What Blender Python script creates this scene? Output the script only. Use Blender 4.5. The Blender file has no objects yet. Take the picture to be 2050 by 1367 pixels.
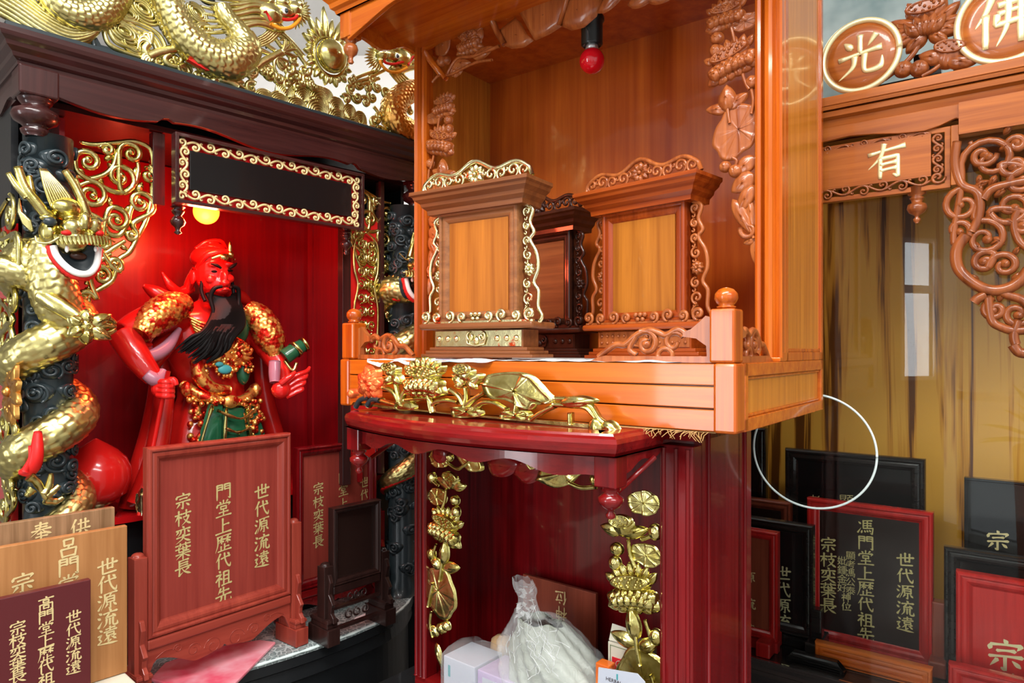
import bpy, math, random
from math import sin, cos, pi, atan2, hypot, floor, sqrt, radians
from mathutils import Vector, Matrix, noise as NZ
random.seed(7)
S = bpy.context.scene
COL = S.collection
# ------------------------------------------------------------------ camera
F_PX, CX, HY, CZ = 1356.0, 1025.0, 702.0, 1.35
cam_d = bpy.data.cameras.new('camera')
cam_d.lens = F_PX/2050*36; cam_d.sensor_width = 36; cam_d.clip_start = .02
cam_d.shift_y = (HY-683.5)/2050
cam_o = bpy.data.objects.new('camera', cam_d); COL.objects.link(cam_o)
cam_o.location = (0, 0, CZ); cam_o.rotation_euler = (pi/2, 0, 0)
S.camera = cam_o
# ------------------------------------------------------------------ world, lights, exposure
w = bpy.data.worlds.new('street_sky'); S.world = w; w.use_nodes = True
bg = w.node_tree.nodes['Background']
bg.inputs[0].default_value = (.93, .97, 1, 1); bg.inputs[1].default_value = .75
S.view_settings.view_transform = 'Standard'; S.view_settings.look = 'None'
S.view_settings.gamma = 1; S.view_settings.use_curve_mapping = False
S.view_settings.exposure = .80
S.cycles.use_denoising = True
S.cycles.max_bounces = 8; S.cycles.transparent_max_bounces = 12
S.cycles.sample_clamp_indirect = 6
def area(name, loc, rot, sx, sy, power, col=(1, 1, 1)):
    d = bpy.data.lights.new(name, 'AREA'); d.shape = 'RECTANGLE'; d.size = sx; d.size_y = sy
    d.energy = power; d.color = col
    o = bpy.data.objects.new(name, d); o.location = loc; o.rotation_euler = rot; COL.objects.link(o); return o
p = area('street_opening', (0, -2.6, 1.35), (-pi/2, 0, 0), 4.6, 2.7, 1); p.data.cycles.is_portal = True
p.rotation_euler = (pi/2, 0, 0)
p.rotation_euler = (-pi/2, pi, 0)
area('ceiling_light_a', (-.3, .1, 2.66), (0, 0, 0), 1.6, .3, 36, (1, .98, .95))
area('ceiling_light_b', (.9, -.9, 2.66), (0, 0, 0), 1.6, .3, 36, (1, .98, .95))
area('back_wall_fill', (-.3, 2.0, 2.6), (.5, 0, 0), 2.4, .3, 16, (1, .98, .96))  # added fill that brightens the back wall, not a lamp of the room
# ------------------------------------------------------------------ frames: yawed local axes of each piece of furniture
class Frame:
    def __init__(s, X, Y, yaw): s.X, s.Y, s.yaw, s.c, s.s = X, Y, yaw, cos(yaw), sin(yaw)
    def loc(s, X, Y):
        dx, dy = X-s.X, Y-s.Y; return dx*s.c+dy*s.s, -dx*s.s+dy*s.c
    def w(s, x, y, z=0): return Vector((s.X+x*s.c-y*s.s, s.Y+x*s.s+y*s.c, z))
    def hit(s, px, py, y=None, x=None, z=None):       # where a sight line meets a plane of this frame
        dx, dz = (px-CX)/F_PX, (HY-py)/F_PX
        if z is not None: t = (z-CZ)/dz
        else:
            cx, cy = s.loc(0, 0); ex, ey = s.loc(dx, 1)
            t = (y-cy)/(ey-cy) if y is not None else (x-cx)/(ex-cx)
        lx, ly = s.loc(dx*t, t); return lx, ly, CZ+dz*t
    def ab(s, px, py, y): h = s.hit(px, py, y); return h[0], h[2]
A = Frame(.282, .85, atan2(-.603, .798))
B = Frame(-.756, 1.05, atan2(.734, .679))
W0 = Frame(0, 0, 0)
# ------------------------------------------------------------------ materials
MATS = {}
def _new(name):
    m = bpy.data.materials.new(name); m.use_nodes = True
    nt = m.node_tree; return m, nt, nt.nodes['Principled BSDF']
def _set(b, rough, metal, coat, spec=.5):
    b.inputs['Roughness'].default_value = rough; b.inputs['Metallic'].default_value = metal
    b.inputs['Coat Weight'].default_value = coat*.5; b.inputs['Coat Roughness'].default_value = .06
    b.inputs['Specular IOR Level'].default_value = spec*.6
def ramp(nt, fac, stops):
    r = nt.nodes.new('ShaderNodeValToRGB'); e = r.color_ramp.elements
    while len(e) < len(stops): e.new(.5)
    for el, (p_, c) in zip(e, stops): el.position = p_; el.color = (*c, 1)
    nt.links.new(fac, r.inputs[0]); return r.outputs[0]
def noise(nt, scale, mapscale=(1, 1, 1), detail=3, rough=.6, dist=0):
    tc = nt.nodes.new('ShaderNodeTexCoord'); mp = nt.nodes.new('ShaderNodeMapping')
    mp.inputs['Scale'].default_value = mapscale
    nt.links.new(tc.outputs['Object'], mp.inputs[0])
    n = nt.nodes.new('ShaderNodeTexNoise'); n.inputs['Scale'].default_value = scale
    n.inputs['Detail'].default_value = detail; n.inputs['Roughness'].default_value = rough
    n.inputs['Distortion'].default_value = dist
    nt.links.new(mp.outputs[0], n.inputs['Vector']); return n.outputs['Fac']
def bump(nt, b, h, strength, dist=.001):
    n = nt.nodes.new('ShaderNodeBump'); n.inputs['Strength'].default_value = strength
    n.inputs['Distance'].default_value = dist
    nt.links.new(h, n.inputs['Height']); nt.links.new(n.outputs[0], b.inputs['Normal'])
def wood(name, c1, c2, axis='z', rough=.32, coat=.7, sc=1.0, c3=None, bp=.15, lo=.3, hi=.7):
    m, nt, b = _new(name); _set(b, rough, 0, coat)
    ms = {'z': (60, 60, 2.2), 'x': (2.2, 60, 60), 'y': (60, 2.2, 60)}[axis]
    n = noise(nt, sc, ms, 4, .65, .4)
    st = [(lo, c1), (hi, c2)] if c3 is None else [(lo, c1), ((lo+hi)/2, c2), (hi, c3)]
    nt.links.new(ramp(nt, n, st), b.inputs['Base Color'])
    if bp: bump(nt, b, n, bp, .0006)
    MATS[name] = m; return m
def plain(name, c, rough=.4, metal=0, coat=0, bp=0, bsc=200, c2=None, nsc=6, lo=.35, hi=.65, spec=.5, emit=None, es=1):
    m, nt, b = _new(name); _set(b, rough, metal, coat, spec)
    b.inputs['Base Color'].default_value = (*c, 1)
    if c2 is not None: nt.links.new(ramp(nt, noise(nt, nsc), [(lo, c), (hi, c2)]), b.inputs['Base Color'])
    if bp: bump(nt, b, noise(nt, bsc), bp, .001)
    if emit: b.inputs['Emission Color'].default_value = (*emit, 1); b.inputs['Emission Strength'].default_value = es
    MATS[name] = m; return m
# orange lacquered shrine
wood('orange_z', (.32, .045, .003), (.58, .135, .008), 'z', .26, .8)
wood('orange_x', (.38, .060, .004), (.58, .140, .009), 'x', .26, .8)
wood('orange_panel', (.42, .12, .010), (.66, .25, .030), 'z', .3, .6, 1.3)
wood('orange_back', (.30, .040, .004), (.56, .13, .012), 'z', .30, .9, .6, lo=.25, hi=.75)
wood('carved_wood', (.20, .040, .008), (.42, .12, .028), 'z', .3, .5, 1.5)
wood('tablet_brown', (.13, .040, .012), (.24, .080, .022), 'x', .42, .2, 1.2)
wood('tablet_pale', (.16, .055, .018), (.30, .115, .036), 'x', .5, .1, 1.2)
wood('tablet_panel', (.22, .060, .006), (.44, .15, .018), 'z', .3, .5, .8)
wood('tablet_red', (.17, .020, .003), (.36, .060, .007), 'z', .26, .8)
wood('tablet_redx', (.20, .026, .004), (.38, .070, .008), 'x', .26, .8)
wood('tablet_dark', (.025, .007, .004), (.06, .017, .008), 'z', .3, .6)
wood('mahogany_x', (.022, .006, .006), (.055, .016, .014), 'x', .25, .7)
wood('dark_stand', (.012, .005, .004), (.030, .012, .010), 'z', .3, .4)
wood('mahogany_z', (.022, .006, .006), (.055, .016, .014), 'z', .25, .7)
wood('rosewood_z', (.20, .022, .014), (.32, .050, .030), 'z', .35, .5)
wood('rosewood_x', (.22, .026, .016), (.34, .055, .034), 'x', .35, .5)
wood('rosewood_panel', (.20, .022, .015), (.29, .042, .028), 'z', .5, .1)
wood('crimson_z', (.07, .001, .002), (.20, .004, .006), 'z', .22, .8)
wood('crimson_x', (.12, .003, .004), (.25, .008, .008), 'x', .2, .8)
wood('board_brown', (.30, .12, .035), (.42, .19, .065), 'z', .5, .1)
wood('board_oak', (.16, .08, .032), (.36, .20, .10), 'z', .5, .1, 1.2)
plain('board_maroon', (.095, .014, .016), .42, 0, .1, .1, 300)
wood('plywood', (.14, .04, .004), (.60, .24, .025), 'z', .4, .2, .40, (.75, .36, .05), .1, .40, .50)
wood('right_wood_x', (.20, .042, .006), (.42, .12, .018), 'x', .3, .6)
wood('right_wood_z', (.24, .06, .010), (.44, .14, .025), 'z', .3, .6)
wood('right_carved', (.14, .032, .007), (.30, .08, .018), 'z', .3, .6, 1.5)
wood('ebony', (.010, .009, .009), (.022, .016, .014), 'x', .25, .6)
wood('red_frame', (.36, .010, .010), (.60, .022, .018), 'z', .24, .8)
wood('orange_frame', (.50, .08, .010), (.75, .18, .022), 'x', .24, .8)
wood('brown_frame', (.18, .03, .015), (.28, .06, .03), 'z', .3, .5)
plain('dark_panel', (.020, .010, .008), .22, 0, .5)
plain('black_panel', (.008, .007, .007), .2, 0, .5)
plain('black_lacquer', (.008, .009, .010), .38, 0, .3, .2, 150)
plain('black_carving', (.020, .030, .034), .32, 0, .5, .2, 120)
plain('gold', (.46, .39, .12), .28, 1, 0, .4, 160, (.74, .66, .30), 25)
plain('gold_leaf', (.44, .36, .09), .23, 1, 0, .5, 90, (.74, .66, .27), 40)
plain('gold_scale', (.60, .52, .21), .33, 1, 0)
plain('gold_red', (.70, .64, .36), .26, 1, 0, .4, 120, (.75, .08, .02), 45, .60, .68)
plain('gold_paint', (.78, .62, .30), .45, .35, 0)
plain('gold_paint_dull', (.62, .52, .22), .45, .3, 0)
plain('gold_relief', (.82, .74, .42), .35, .6, 0)
plain('rose_red_lit', (.80, .07, .02), .3, .6, 0, 0, 100, (.85, .22, .06), 60)  # red light falling on the flower is painted into its colour
plain('copper_gold', (.62, .25, .06), .3, 1, 0, 0, 120, (.80, .46, .12), 30)
plain('red_paint', (.58, .010, .008), .5, 0, .1)
plain('red_lacquer', (.48, .006, .008), .22, 0, .8)
wood('red_interior', (.20, .002, .005), (.30, .003, .006), 'z', .3, .5)
plain('white_enamel', (.8, .8, .78), .3)
plain('dark_mouth', (.02, .03, .035), .4)
plain('orange_lip', (.8, .30, .02), .35)
plain('bulb_red', (.60, .004, .012), .08, 0, 1)
plain('socket_black', (.008, .010, .010), .3, 0, .3)
plain('wire', (.5, .5, .5), .3, .8)
plain('bulb_glow', (1, .3, .05), .3, emit=(1, .20, .015), es=2.6)
plain('daylight_pane', (.9, .9, .9), .5, emit=(.92, .96, 1), es=6)
WIN = ((-2.49, -2.20, 1.15, 2.2), (-1.35, -.55, .5, 2.25))      # daylight windows in the left wall: y0, y1, z0, z1
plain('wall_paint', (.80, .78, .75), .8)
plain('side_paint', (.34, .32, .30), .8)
plain('ceiling_paint', (.85, .85, .83), .8)
plain('floor_tile', (.22, .20, .18), .4, c2=(.28, .26, .24), nsc=3)
plain('teal_paint', (.16, .24, .24), .5, c2=(.34, .42, .41), nsc=9)
plain('paper', (.80, .80, .82), .6, bp=.3, bsc=30)
plain('straw', (.45, .25, .09), .7)
plain('lilac', (.34, .24, .44), .4, c2=(.5, .42, .6), nsc=14)
plain('label_white', (.42, .45, .52), .4)
plain('label_teal', (.05, .28, .30), .4)
plain('label_red', (.65, .02, .03), .4)
plain('cream', (.66, .62, .50), .5)
plain('cork', (.50, .32, .16), .6, bp=.4, bsc=60)
plain('olive_line', (.20, .24, .12), .5)
plain('leaf_green', (.05, .16, .03), .5, c2=(.14, .26, .06), nsc=12)
plain('terracotta', (.45, .12, .05), .6)
plain('pink_packet', (.72, .10, .16), .18, 0, .8, .3, 20, (.78, .35, .40), 14)
plain('robe_red', (.42, .008, .006), .25, 0, .8, .2, 60)
plain('robe_green', (.012, .09, .04), .25, 0, .8, .3, 60)
plain('robe_gold', (.85, .42, .10), .28, .85, 0, .9, 140, (.60, .02, .01), 60, .47, .56)
plain('robe_lilac', (.34, .14, .19), .3, 0, .5)
plain('skin_red', (.62, .012, .010), .22, 0, .8)
plain('hair_black', (.006, .005, .005), .5, 0, 0, spec=.2)
plain('steel', (.62, .64, .64), .3, .9)
def translucent(name, col, alpha, rough=.12, bp=.6, bsc=40):
    m, nt, b = _new(name); _set(b, rough, 0, 0)
    b.inputs['Base Color'].default_value = (*col, 1); b.inputs['Alpha'].default_value = alpha
    bump(nt, b, noise(nt, bsc, detail=2, dist=1.2), bp, .004); MATS[name] = m
translucent('cellophane', (.86, .9, .9), .16)
translucent('cellophane_dense', (.85, .88, .87), .5, .2, .8, 120)
translucent('tissue', (.36, .39, .33), .93, .35, .8, 55)
def glass(name):
    m, nt, b = _new(name)
    nt.nodes.remove(b); out = nt.nodes['Material Output']
    tr = nt.nodes.new('ShaderNodeBsdfTransparent'); tr.inputs[0].default_value = (.95, .98, .97, 1)
    gl = nt.nodes.new('ShaderNodeBsdfGlossy'); gl.inputs['Roughness'].default_value = .01
    fr = nt.nodes.new('ShaderNodeFresnel'); fr.inputs[0].default_value = 1.32
    mx = nt.nodes.new('ShaderNodeMixShader')
    nt.links.new(fr.outputs[0], mx.inputs[0]); nt.links.new(tr.outputs[0], mx.inputs[1]); nt.links.new(gl.outputs[0], mx.inputs[2])
    nt.links.new(mx.outputs[0], out.inputs[0]); MATS[name] = m
glass('pane_glass')
plain('glass_edge', (.62, .72, .70), .15, 0, .6)
def lace():
    m, nt, b = _new('lace_top'); _set(b, .12, 0, .9)
    tc = nt.nodes.new('ShaderNodeTexCoord'); v = nt.nodes.new('ShaderNodeTexVoronoi'); v.inputs['Scale'].default_value = 75
    v.feature = 'DISTANCE_TO_EDGE'
    nt.links.new(tc.outputs['Object'], v.inputs[0])
    nt.links.new(ramp(nt, v.outputs['Distance'], [(.0, (.50, .56, .55)), (.12, (.16, .20, .20)), (.5, (.34, .38, .37))]), b.inputs['Base Color'])
    bump(nt, b, v.outputs['Distance'], .5, .002); MATS['lace_top'] = m
lace()
def printed():
    m, nt, b = _new('printed_cloth'); _set(b, .5, 0, 0)
    n = noise(nt, 14, (1, 3, 1), 2, .5, 2.0)
    nt.links.new(ramp(nt, n, [(.0, (.04, .30, .30)), (.34, (.12, .38, .45)), (.42, (.80, .80, .80)), (.60, (.82, .82, .82)), (.70, (.30, .28, .60)), (.8, (.7, .25, .35))]), b.inputs['Base Color'])
    MATS['printed_cloth'] = m
printed()
# ------------------------------------------------------------------ mesh builder
class MB:
    def __init__(s, M=None): s.v, s.f, s.mi, s.sm, s.cur = [], [], [], [], 0; s.M = M or (lambda a, b, c: (a, b, c)); s.smooth = True
    def add(s, vs, fs, smooth=None):
        o = len(s.v); s.v += [s.M(*p) for p in vs]
        sm = s.smooth if smooth is None else smooth
        for f in fs: s.f.append([o+i for i in f]); s.mi.append(s.cur); s.sm.append(sm)
    def box(s, x0, x1, y0, y1, z0, z1):
        s.add([(x, y, z) for x in (x0, x1) for y in (y0, y1) for z in (z0, z1)],
              [(0, 1, 3, 2), (4, 6, 7, 5), (0, 4, 5, 1), (2, 3, 7, 6), (0, 2, 6, 4), (1, 5, 7, 3)], False)
    def prism(s, out, h0, h1, smooth=False):               # outline in (a, b), extruded along the third axis
        n = len(out)
        s.add([(a, b, h0) for a, b in out]+[(a, b, h1) for a, b in out],
              [tuple(range(n))[::-1], tuple(range(n, 2*n))]+[(i, (i+1) % n, n+(i+1) % n, n+i) for i in range(n)], smooth)
    def grid(s, P, closed_u=False, closed_v=False, caps=False):
        nu, nv = len(P), len(P[0]); fs = []
        for i in range(nu if closed_u else nu-1):
            for j in range(nv if closed_v else nv-1):
                a, b = i, (i+1) % nu; c, d = j, (j+1) % nv
                fs.append((a*nv+c, b*nv+c, b*nv+d, a*nv+d))
        if caps: fs += [tuple(range(nv))[::-1], tuple(range((nu-1)*nv, nu*nv))]
        s.add([p for r in P for p in r], fs)
    def tube(s, pts, r, n=8, sq=1.0, up=(0, 0, 1), disp=None, flat=None):
        pts = [Vector(p) for p in pts]; N = len(pts)
        if not hasattr(r, '__len__'): r = [r]*N
        t0 = (pts[1]-pts[0]).normalized(); u = Vector(up)
        if abs(t0.dot(u)) > .95: u = Vector((1, 0, 0)) if abs(t0.x) < .9 else Vector((0, 1, 0))
        u = (u-t0*u.dot(t0)).normalized(); rows = []; sarc = 0
        for i in range(N):
            t = (pts[min(i+1, N-1)]-pts[max(i-1, 0)]);
            if t.length < 1e-9: t = t0
            t = t.normalized(); u = (u-t*u.dot(t)); u = u.normalized() if u.length > 1e-6 else Vector((1, 0, 0)); v = t.cross(u)
            if i: sarc += (pts[i]-pts[i-1]).length
            row = []
            for j in range(n):
                th = 2*pi*j/n; rr = r[i]*(1+(disp(sarc, th) if disp else 0))
                row.append(tuple(pts[i]+u*(cos(th)*rr*sq)+v*(sin(th)*rr)))
            rows.append(row)
        s.grid(rows, closed_v=True, caps=True)
    def lathe(s, prof, c=(0, 0, 0), n=20, ax='z', sx=1, sy=1):
        rows = []
        for r, z in prof:
            row = []
            for j in range(n):
                a, b = r*cos(2*pi*j/n)*sx, r*sin(2*pi*j/n)*sy
                q = {'z': (a, b, z), 'x': (z, a, b), 'y': (a, z, b)}[ax]
                row.append((c[0]+q[0], c[1]+q[1], c[2]+q[2]))
            rows.append(row)
        s.grid(rows, closed_v=True, caps=True)
    def ball(s, c, r, n=16, m=10, R=None):
        r = (r, r, r) if not hasattr(r, '__len__') else r; rows = []
        for i in range(m+1):
            ph = -pi/2+pi*i/m; cr = max(cos(ph), .02); row = []
            for j in range(n):
                q = Vector((r[0]*cr*cos(2*pi*j/n), r[1]*cr*sin(2*pi*j/n), r[2]*sin(ph)))
                if R is not None: q = R @ q
                row.append((c[0]+q.x, c[1]+q.y, c[2]+q.z))
            rows.append(row)
        s.grid(rows, closed_v=True, caps=True)
    def relief(s, C, out, hf, rings=5, thick=.004):
        n = len(out); rows = []
        for k in range(rings+1):
            q = max(k/rings, .02)
            rows.append([(C[0]+(p[0]-C[0])*q, C[1]+(p[1]-C[1])*q, hf(q, i/n, (C[0]+(p[0]-C[0])*q, C[1]+(p[1]-C[1])*q))) for i, p in enumerate(out)])
        rows.append([(p[0], p[1], -thick) for p in out])
        s.grid(rows, closed_v=True, caps=True)
def onplane(y): return lambda a, b, h: (a, y-h, b)
class Thing:
    """an Empty at the thing's base; its parts are built in the frame's coordinates"""
    def __init__(s, name, fr, base, label=None, cat=None, group=None, kind=None, yaw=None):
        s.fr, s.base = fr, Vector(base)
        s.o = bpy.data.objects.new(name, None); COL.objects.link(s.o); s.o.empty_display_size = .03
        s.o.location = fr.w(*base); s.o.rotation_euler = (0, 0, fr.yaw)
        tags(s.o, label, cat, group, kind)
    def parts(s, name, mb, mat, parent=None, **k):
        return [mesh(name, q, mat, s.base, parent or s.o, **k) for q in pieces(mb)]
    def part(s, name, mb, mat, parent=None, bevel=0, label=None, **k):
        return mesh(name, mb, mat, s.base, parent or s.o, bevel, label, **k)
def tags(o, label, cat, group=None, kind=None):
    if label: o['label'] = label
    if cat: o['category'] = cat
    if group: o['group'] = group
    if kind: o['kind'] = kind
def mesh(name, mb, mat, base=(0, 0, 0), parent=None, bevel=0, label=None, remesh=0, subsurf=0, smoothmod=0):
    me = bpy.data.meshes.new(name); bx = Vector(base)
    me.from_pydata([tuple(Vector(v)-bx) for v in mb.v], [], mb.f)
    for m in (mat if isinstance(mat, (list, tuple)) else [mat]): me.materials.append(MATS[m])
    me.polygons.foreach_set('material_index', mb.mi); me.polygons.foreach_set('use_smooth', mb.sm)
    o = bpy.data.objects.new(name, me); COL.objects.link(o)
    if parent: o.parent = parent
    if label: o['label'] = label
    if remesh:
        r = o.modifiers.new('skin', 'REMESH'); r.mode = 'VOXEL'; r.voxel_size = remesh; r.use_smooth_shade = True
        if smoothmod: q = o.modifiers.new('smooth', 'SMOOTH'); q.iterations = smoothmod; q.factor = .5
    if bevel:
        b = o.modifiers.new('edge', 'BEVEL'); b.width = bevel; b.segments = 2; b.limit_method = 'ANGLE'; b.angle_limit = radians(35)
        b.harden_normals = False
    me.update()
    return o
def pieces(mb, gap=.0):
    """the connected pieces of a builder, those that touch kept together"""
    par = list(range(len(mb.v)))
    def find(i):
        while par[i] != i: par[i] = par[par[i]]; i = par[i]
        return i
    for f in mb.f:
        r0 = find(f[0])
        for q in f[1:]: par[find(q)] = r0
    comp = {}
    for i, v in enumerate(mb.v): comp.setdefault(find(i), []).append(i)
    bb = [[min(mb.v[i][k] for i in c) for k in range(3)]+[max(mb.v[i][k] for i in c) for k in range(3)]+[c] for c in comp.values()]
    groups = []
    for b in bb:
        hit = [g for g in groups if any(all(o[k] <= b[k+3]+gap and b[k] <= o[k+3]+gap for k in range(3)) for o in g)]
        new = [b]
        for g in hit: new += g; groups.remove(g)
        groups.append(new)
    res = []
    for g in groups:
        ids = sorted(i for b in g for i in b[6]); mp = {i: n for n, i in enumerate(ids)}; m = MB()
        m.v = [mb.v[i] for i in ids]
        for f, mi, sm in zip(mb.f, mb.mi, mb.sm):
            if f[0] in mp: m.f.append([mp[i] for i in f]); m.mi.append(mi); m.sm.append(sm)
        res.append(m)
    return res
def solo(name, mb, mat, fr, base, label, cat, group=None, kind=None, **k):
    o = mesh(name, mb, mat, base, None, **k); o.location = fr.w(*base); o.rotation_euler = (0, 0, fr.yaw)
    tags(o, label, cat, group, kind); return o
# ------------------------------------------------------------------ ornament shapes, drawn in (a, b) with height h
def spiral(c, r, a0, turns, d=1, rend=.12, n=None):
    n = n or int(14*turns)+4; return [(c[0]+r*(1-t*(1-rend))*cos(a0+d*2*pi*turns*t), c[1]+r*(1-t*(1-rend))*sin(a0+d*2*pi*turns*t)) for t in [i/n for i in range(n+1)]]
def bez(p0, p1, p2, p3, n=10):
    return [tuple((1-t)**3*p0[k]+3*(1-t)**2*t*p1[k]+3*(1-t)*t*t*p2[k]+t**3*p3[k] for k in range(len(p0))) for t in [i/n for i in range(n+1)]]
def smoothline(pts, n=6):
    out = []; P = [pts[0]]+list(pts)+[pts[-1]]
    for i in range(1, len(P)-2):
        p0, p1, p2, p3 = P[i-1], P[i], P[i+1], P[i+2]
        for k in range(n):
            t = k/n
            out.append(tuple(.5*(2*p1[j]+(p2[j]-p0[j])*t+(2*p0[j]-5*p1[j]+4*p2[j]-p3[j])*t*t+(3*p1[j]-p0[j]-3*p2[j]+p3[j])*t**3) for j in range(len(p1))))
    out.append(tuple(pts[-1])); return out
def link(sp1, sp2, n=10, k=.45):
    """two curls (each listed outside to inside) joined into one scroll"""
    a, b = sp1[0], sp2[0]; D = hypot(b[0]-a[0], b[1]-a[1])*k
    def tg(s): dx, dy = s[0][0]-s[1][0], s[0][1]-s[1][1]; L = hypot(dx, dy) or 1; return dx/L*D, dy/L*D
    t1, t2 = tg(sp1), tg(sp2)
    return sp1[::-1]+bez(a, (a[0]+t1[0], a[1]+t1[1]), (b[0]+t2[0], b[1]+t2[1]), b, n)[1:-1]+sp2
def scroll(mb, pts, r, h=None, n=8, taper=.5, r2=None):
    """a rounded carved scroll, thinner towards its curled ends, with a bead at each curl's eye"""
    N = len(pts); h = r*.6 if h is None else h
    taper = .7
    rad = [r*(taper+(1-taper)*min(1, 4*min(i, N-1-i)/N)) for i in range(N)]
    mb.tube([(p[0], p[1], h) for p in pts], rad, n)
def bead(mb, c, r, h=0): mb.ball((c[0], c[1], h), (r, r, r*.8), 10, 6)
def scroll_band(mb, a0, a1, b, h, n, r, vertical=False, flip=1):
    p = (a1-a0)/n
    def q(a, z): return (z, a) if vertical else (a, z)
    amp = h*.24
    line = [(a0+p*n*i/(n*10), b+flip*amp*sin(pi*i/10)) for i in range(n*10+1)]
    mb.tube([(*q(*t), r*.5) for t in line], r, 6)
    for k in range(n):
        s_ = flip*(1 if k % 2 == 0 else -1); ca = a0+(k+.5)*p; R = min(p*.42, h*.38)
        sp = spiral((ca+p*.06, b+s_*(amp-R)), R, s_*pi/2, 1.15, -s_)
        mb.tube([(*q(*t), r*.6) for t in sp], [r*(1-.35*i/len(sp)) for i in range(len(sp))], 6)
        bead(mb, q(*sp[-1]), r*1.25, r*.6)
        l0 = (a0+k*p, b); sp = spiral((l0[0]-p*.02, b-s_*h*.2), h*.13, s_*pi/2, .8, s_)
        mb.tube([(*q(*t), r*.5) for t in sp], r*.7, 6)
def petal(mb, base, ang, L, W, h=.004, ribs=5, h0=0, tip=1.0, thick=.003, n=9, cup=0):
    ca, sa = cos(ang), sin(ang)
    def wl(t): return W/2*(sin(pi*t**.8)**.75 if 0 < t < 1 else 0)
    L1 = [(L*t, wl(t)) for t in [i/n for i in range(n+1)]]; L2 = [(x, -y) for x, y in L1[-2:0:-1]]
    loc = L1+L2; C = (L*.5, 0)
    out = [(base[0]+x*ca-y*sa, base[1]+x*sa+y*ca) for x, y in loc]; CC = (base[0]+C[0]*ca, base[1]+C[0]*sa)
    def hf(q, t, p):
        dx, dy = p[0]-base[0], p[1]-base[1]; v = (-dx*sa+dy*ca)/(W/2)
        return h0+h*(1-q*q)+h*.16*cos(ribs*pi*v)*(1-q**6)+(cup*q*q)
    mb.relief(CC, out, hf, 5, thick)
def bud(mb, c, r, h=None, ribs=9, rz=None, thick=.003):
    rz = rz or r; h = h or r*.8
    out = [(c[0]+r*cos(t), c[1]+rz*sin(t)) for t in [2*pi*i/24 for i in range(24)]]
    e = (c[0], c[1]-rz*.8)
    def hf(q, t, p):
        a = atan2(p[1]-e[1], p[0]-e[0]); return h*sqrt(max(0, 1-q*q))+h*.1*cos(a*ribs*1.6)*(1-q*.5)
    mb.relief(c, out, hf, 6, thick)
def leaf(mb, c, rx, rz, rot=0, h=.003, veins=8, wav=.07, thick=.006, seed=0, eye=(.0, .0), dome=.4):
    n = 64; out = []; ca, sa = cos(rot), sin(rot)
    for i in range(n):
        t = 2*pi*i/n; k = 1+wav*sin(t*5+seed)+wav*.5*sin(t*9+2*seed)
        x, y = rx*k*cos(t), rz*k*sin(t); out.append((c[0]+x*ca-y*sa, c[1]+x*sa+y*ca))
    C = (c[0]+eye[0]*rx*ca-eye[1]*rz*sa, c[1]+eye[0]*rx*sa+eye[1]*rz*ca)
    def hf(q, t, p):
        d = abs(((t*veins) % 1)-.5)*2; vein = max(0, 1-(1-d)/.16)
        rim = max(0, (q-.86)/.14)
        return h*dome*(1-q*q)+h*.9*vein*(1 if q > .06 else .5)*(1-.3*q)+h*.6*rim
    mb.relief(C, out, hf, 9, thick)
def pod(mb, c, rx, rz, rot=0, h=.006, seeds=9, depth=1.5, thick=.006):
    """lotus seed head: ribbed cup with a seeded top disc"""
    ca, sa = cos(rot), sin(rot)
    def R(x, y): return (c[0]+x*ca-y*sa, c[1]+x*sa+y*ca)
    cup_ = [R(rx*cos(t), -rz*.0+rz*depth*sin(t)*(1.0 if sin(t) < 0 else .3)) for t in [2*pi*i/32 for i in range(32)]]
    e = R(0, -rz*depth*1.3)
    def hf(q, t, p):
        a = atan2(p[1]-e[1], p[0]-e[0]); return h*.8*(1-q**3)+h*.12*cos(a*26)
    mb.relief(R(0, 0), cup_, hf, 5, thick)
    top = [R(rx*cos(t), rz*.25+rz*.75*sin(t)) for t in [2*pi*i/28 for i in range(28)]]
    mb.relief(R(0, rz*.25), top, lambda q, t, p: h*(1.0+(.28 if .82 < q < .99 else 0)), 8, 0)
    k = 0
    for ring, m in ((.0, 1), (.5, max(4, seeds//2)), (.78, seeds)):
        for i in range(m):
            t = 2*pi*(i+.3*k)/m; x, y = R(rx*ring*cos(t), rz*.25+rz*.62*ring*sin(t)); bead(mb, (x, y), rx*.085, h*1.08)
        k += 1
def lotus(mb, c, w, hh, rot=0, h=.008, thick=.008, tiers=3):
    """open lotus: fans of ribbed petals below and beside a seed head"""
    ca, sa = cos(rot), sin(rot)
    def R(x, y): return (c[0]+x*ca-y*sa, c[1]+x*sa+y*ca)
    for i in range(7):                                  # points of the petals behind the seed head
        u = -1+2*i/6; petal(mb, R(u*w*.30, hh*.12+hh*.10*(1-u*u)), rot+radians(90-u*52), hh*.30, w*.15, h*.4, 3, -h*.1, thick=thick)
    for i in range(6):                                  # petals hanging outwards below
        u = -1+2*i/5; petal(mb, R(u*w*.26, -hh*.24), rot+radians(-90+u*70), hh*(.22+.12*abs(u)), w*.22, h*.6, 5, 0, thick=thick)
    pod(mb, R(0, hh*.10), w*.36, hh*.19, rot, h*.9, 13, 1.0, thick)
    for k, (m_, by, L_, sp) in enumerate(((7, -.20, .27, 64), (6, -.32, .30, 48))):
        for i in range(m_):                             # cupped petals in front, tips up
            u = -1+2*i/(m_-1); petal(mb, R(u*w*(.27-.05*k), hh*(by-.02*(1-u*u))), rot+radians(90-u*sp), hh*L_, w*.23, h*.8, 6, h*(.55+.35*k), thick=thick)
def stem(mb, pts, r, h=None, n=6): mb.tube([(a, b, r*.5 if h is None else h) for a, b in smoothline(pts, 5)], r, 8)
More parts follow.
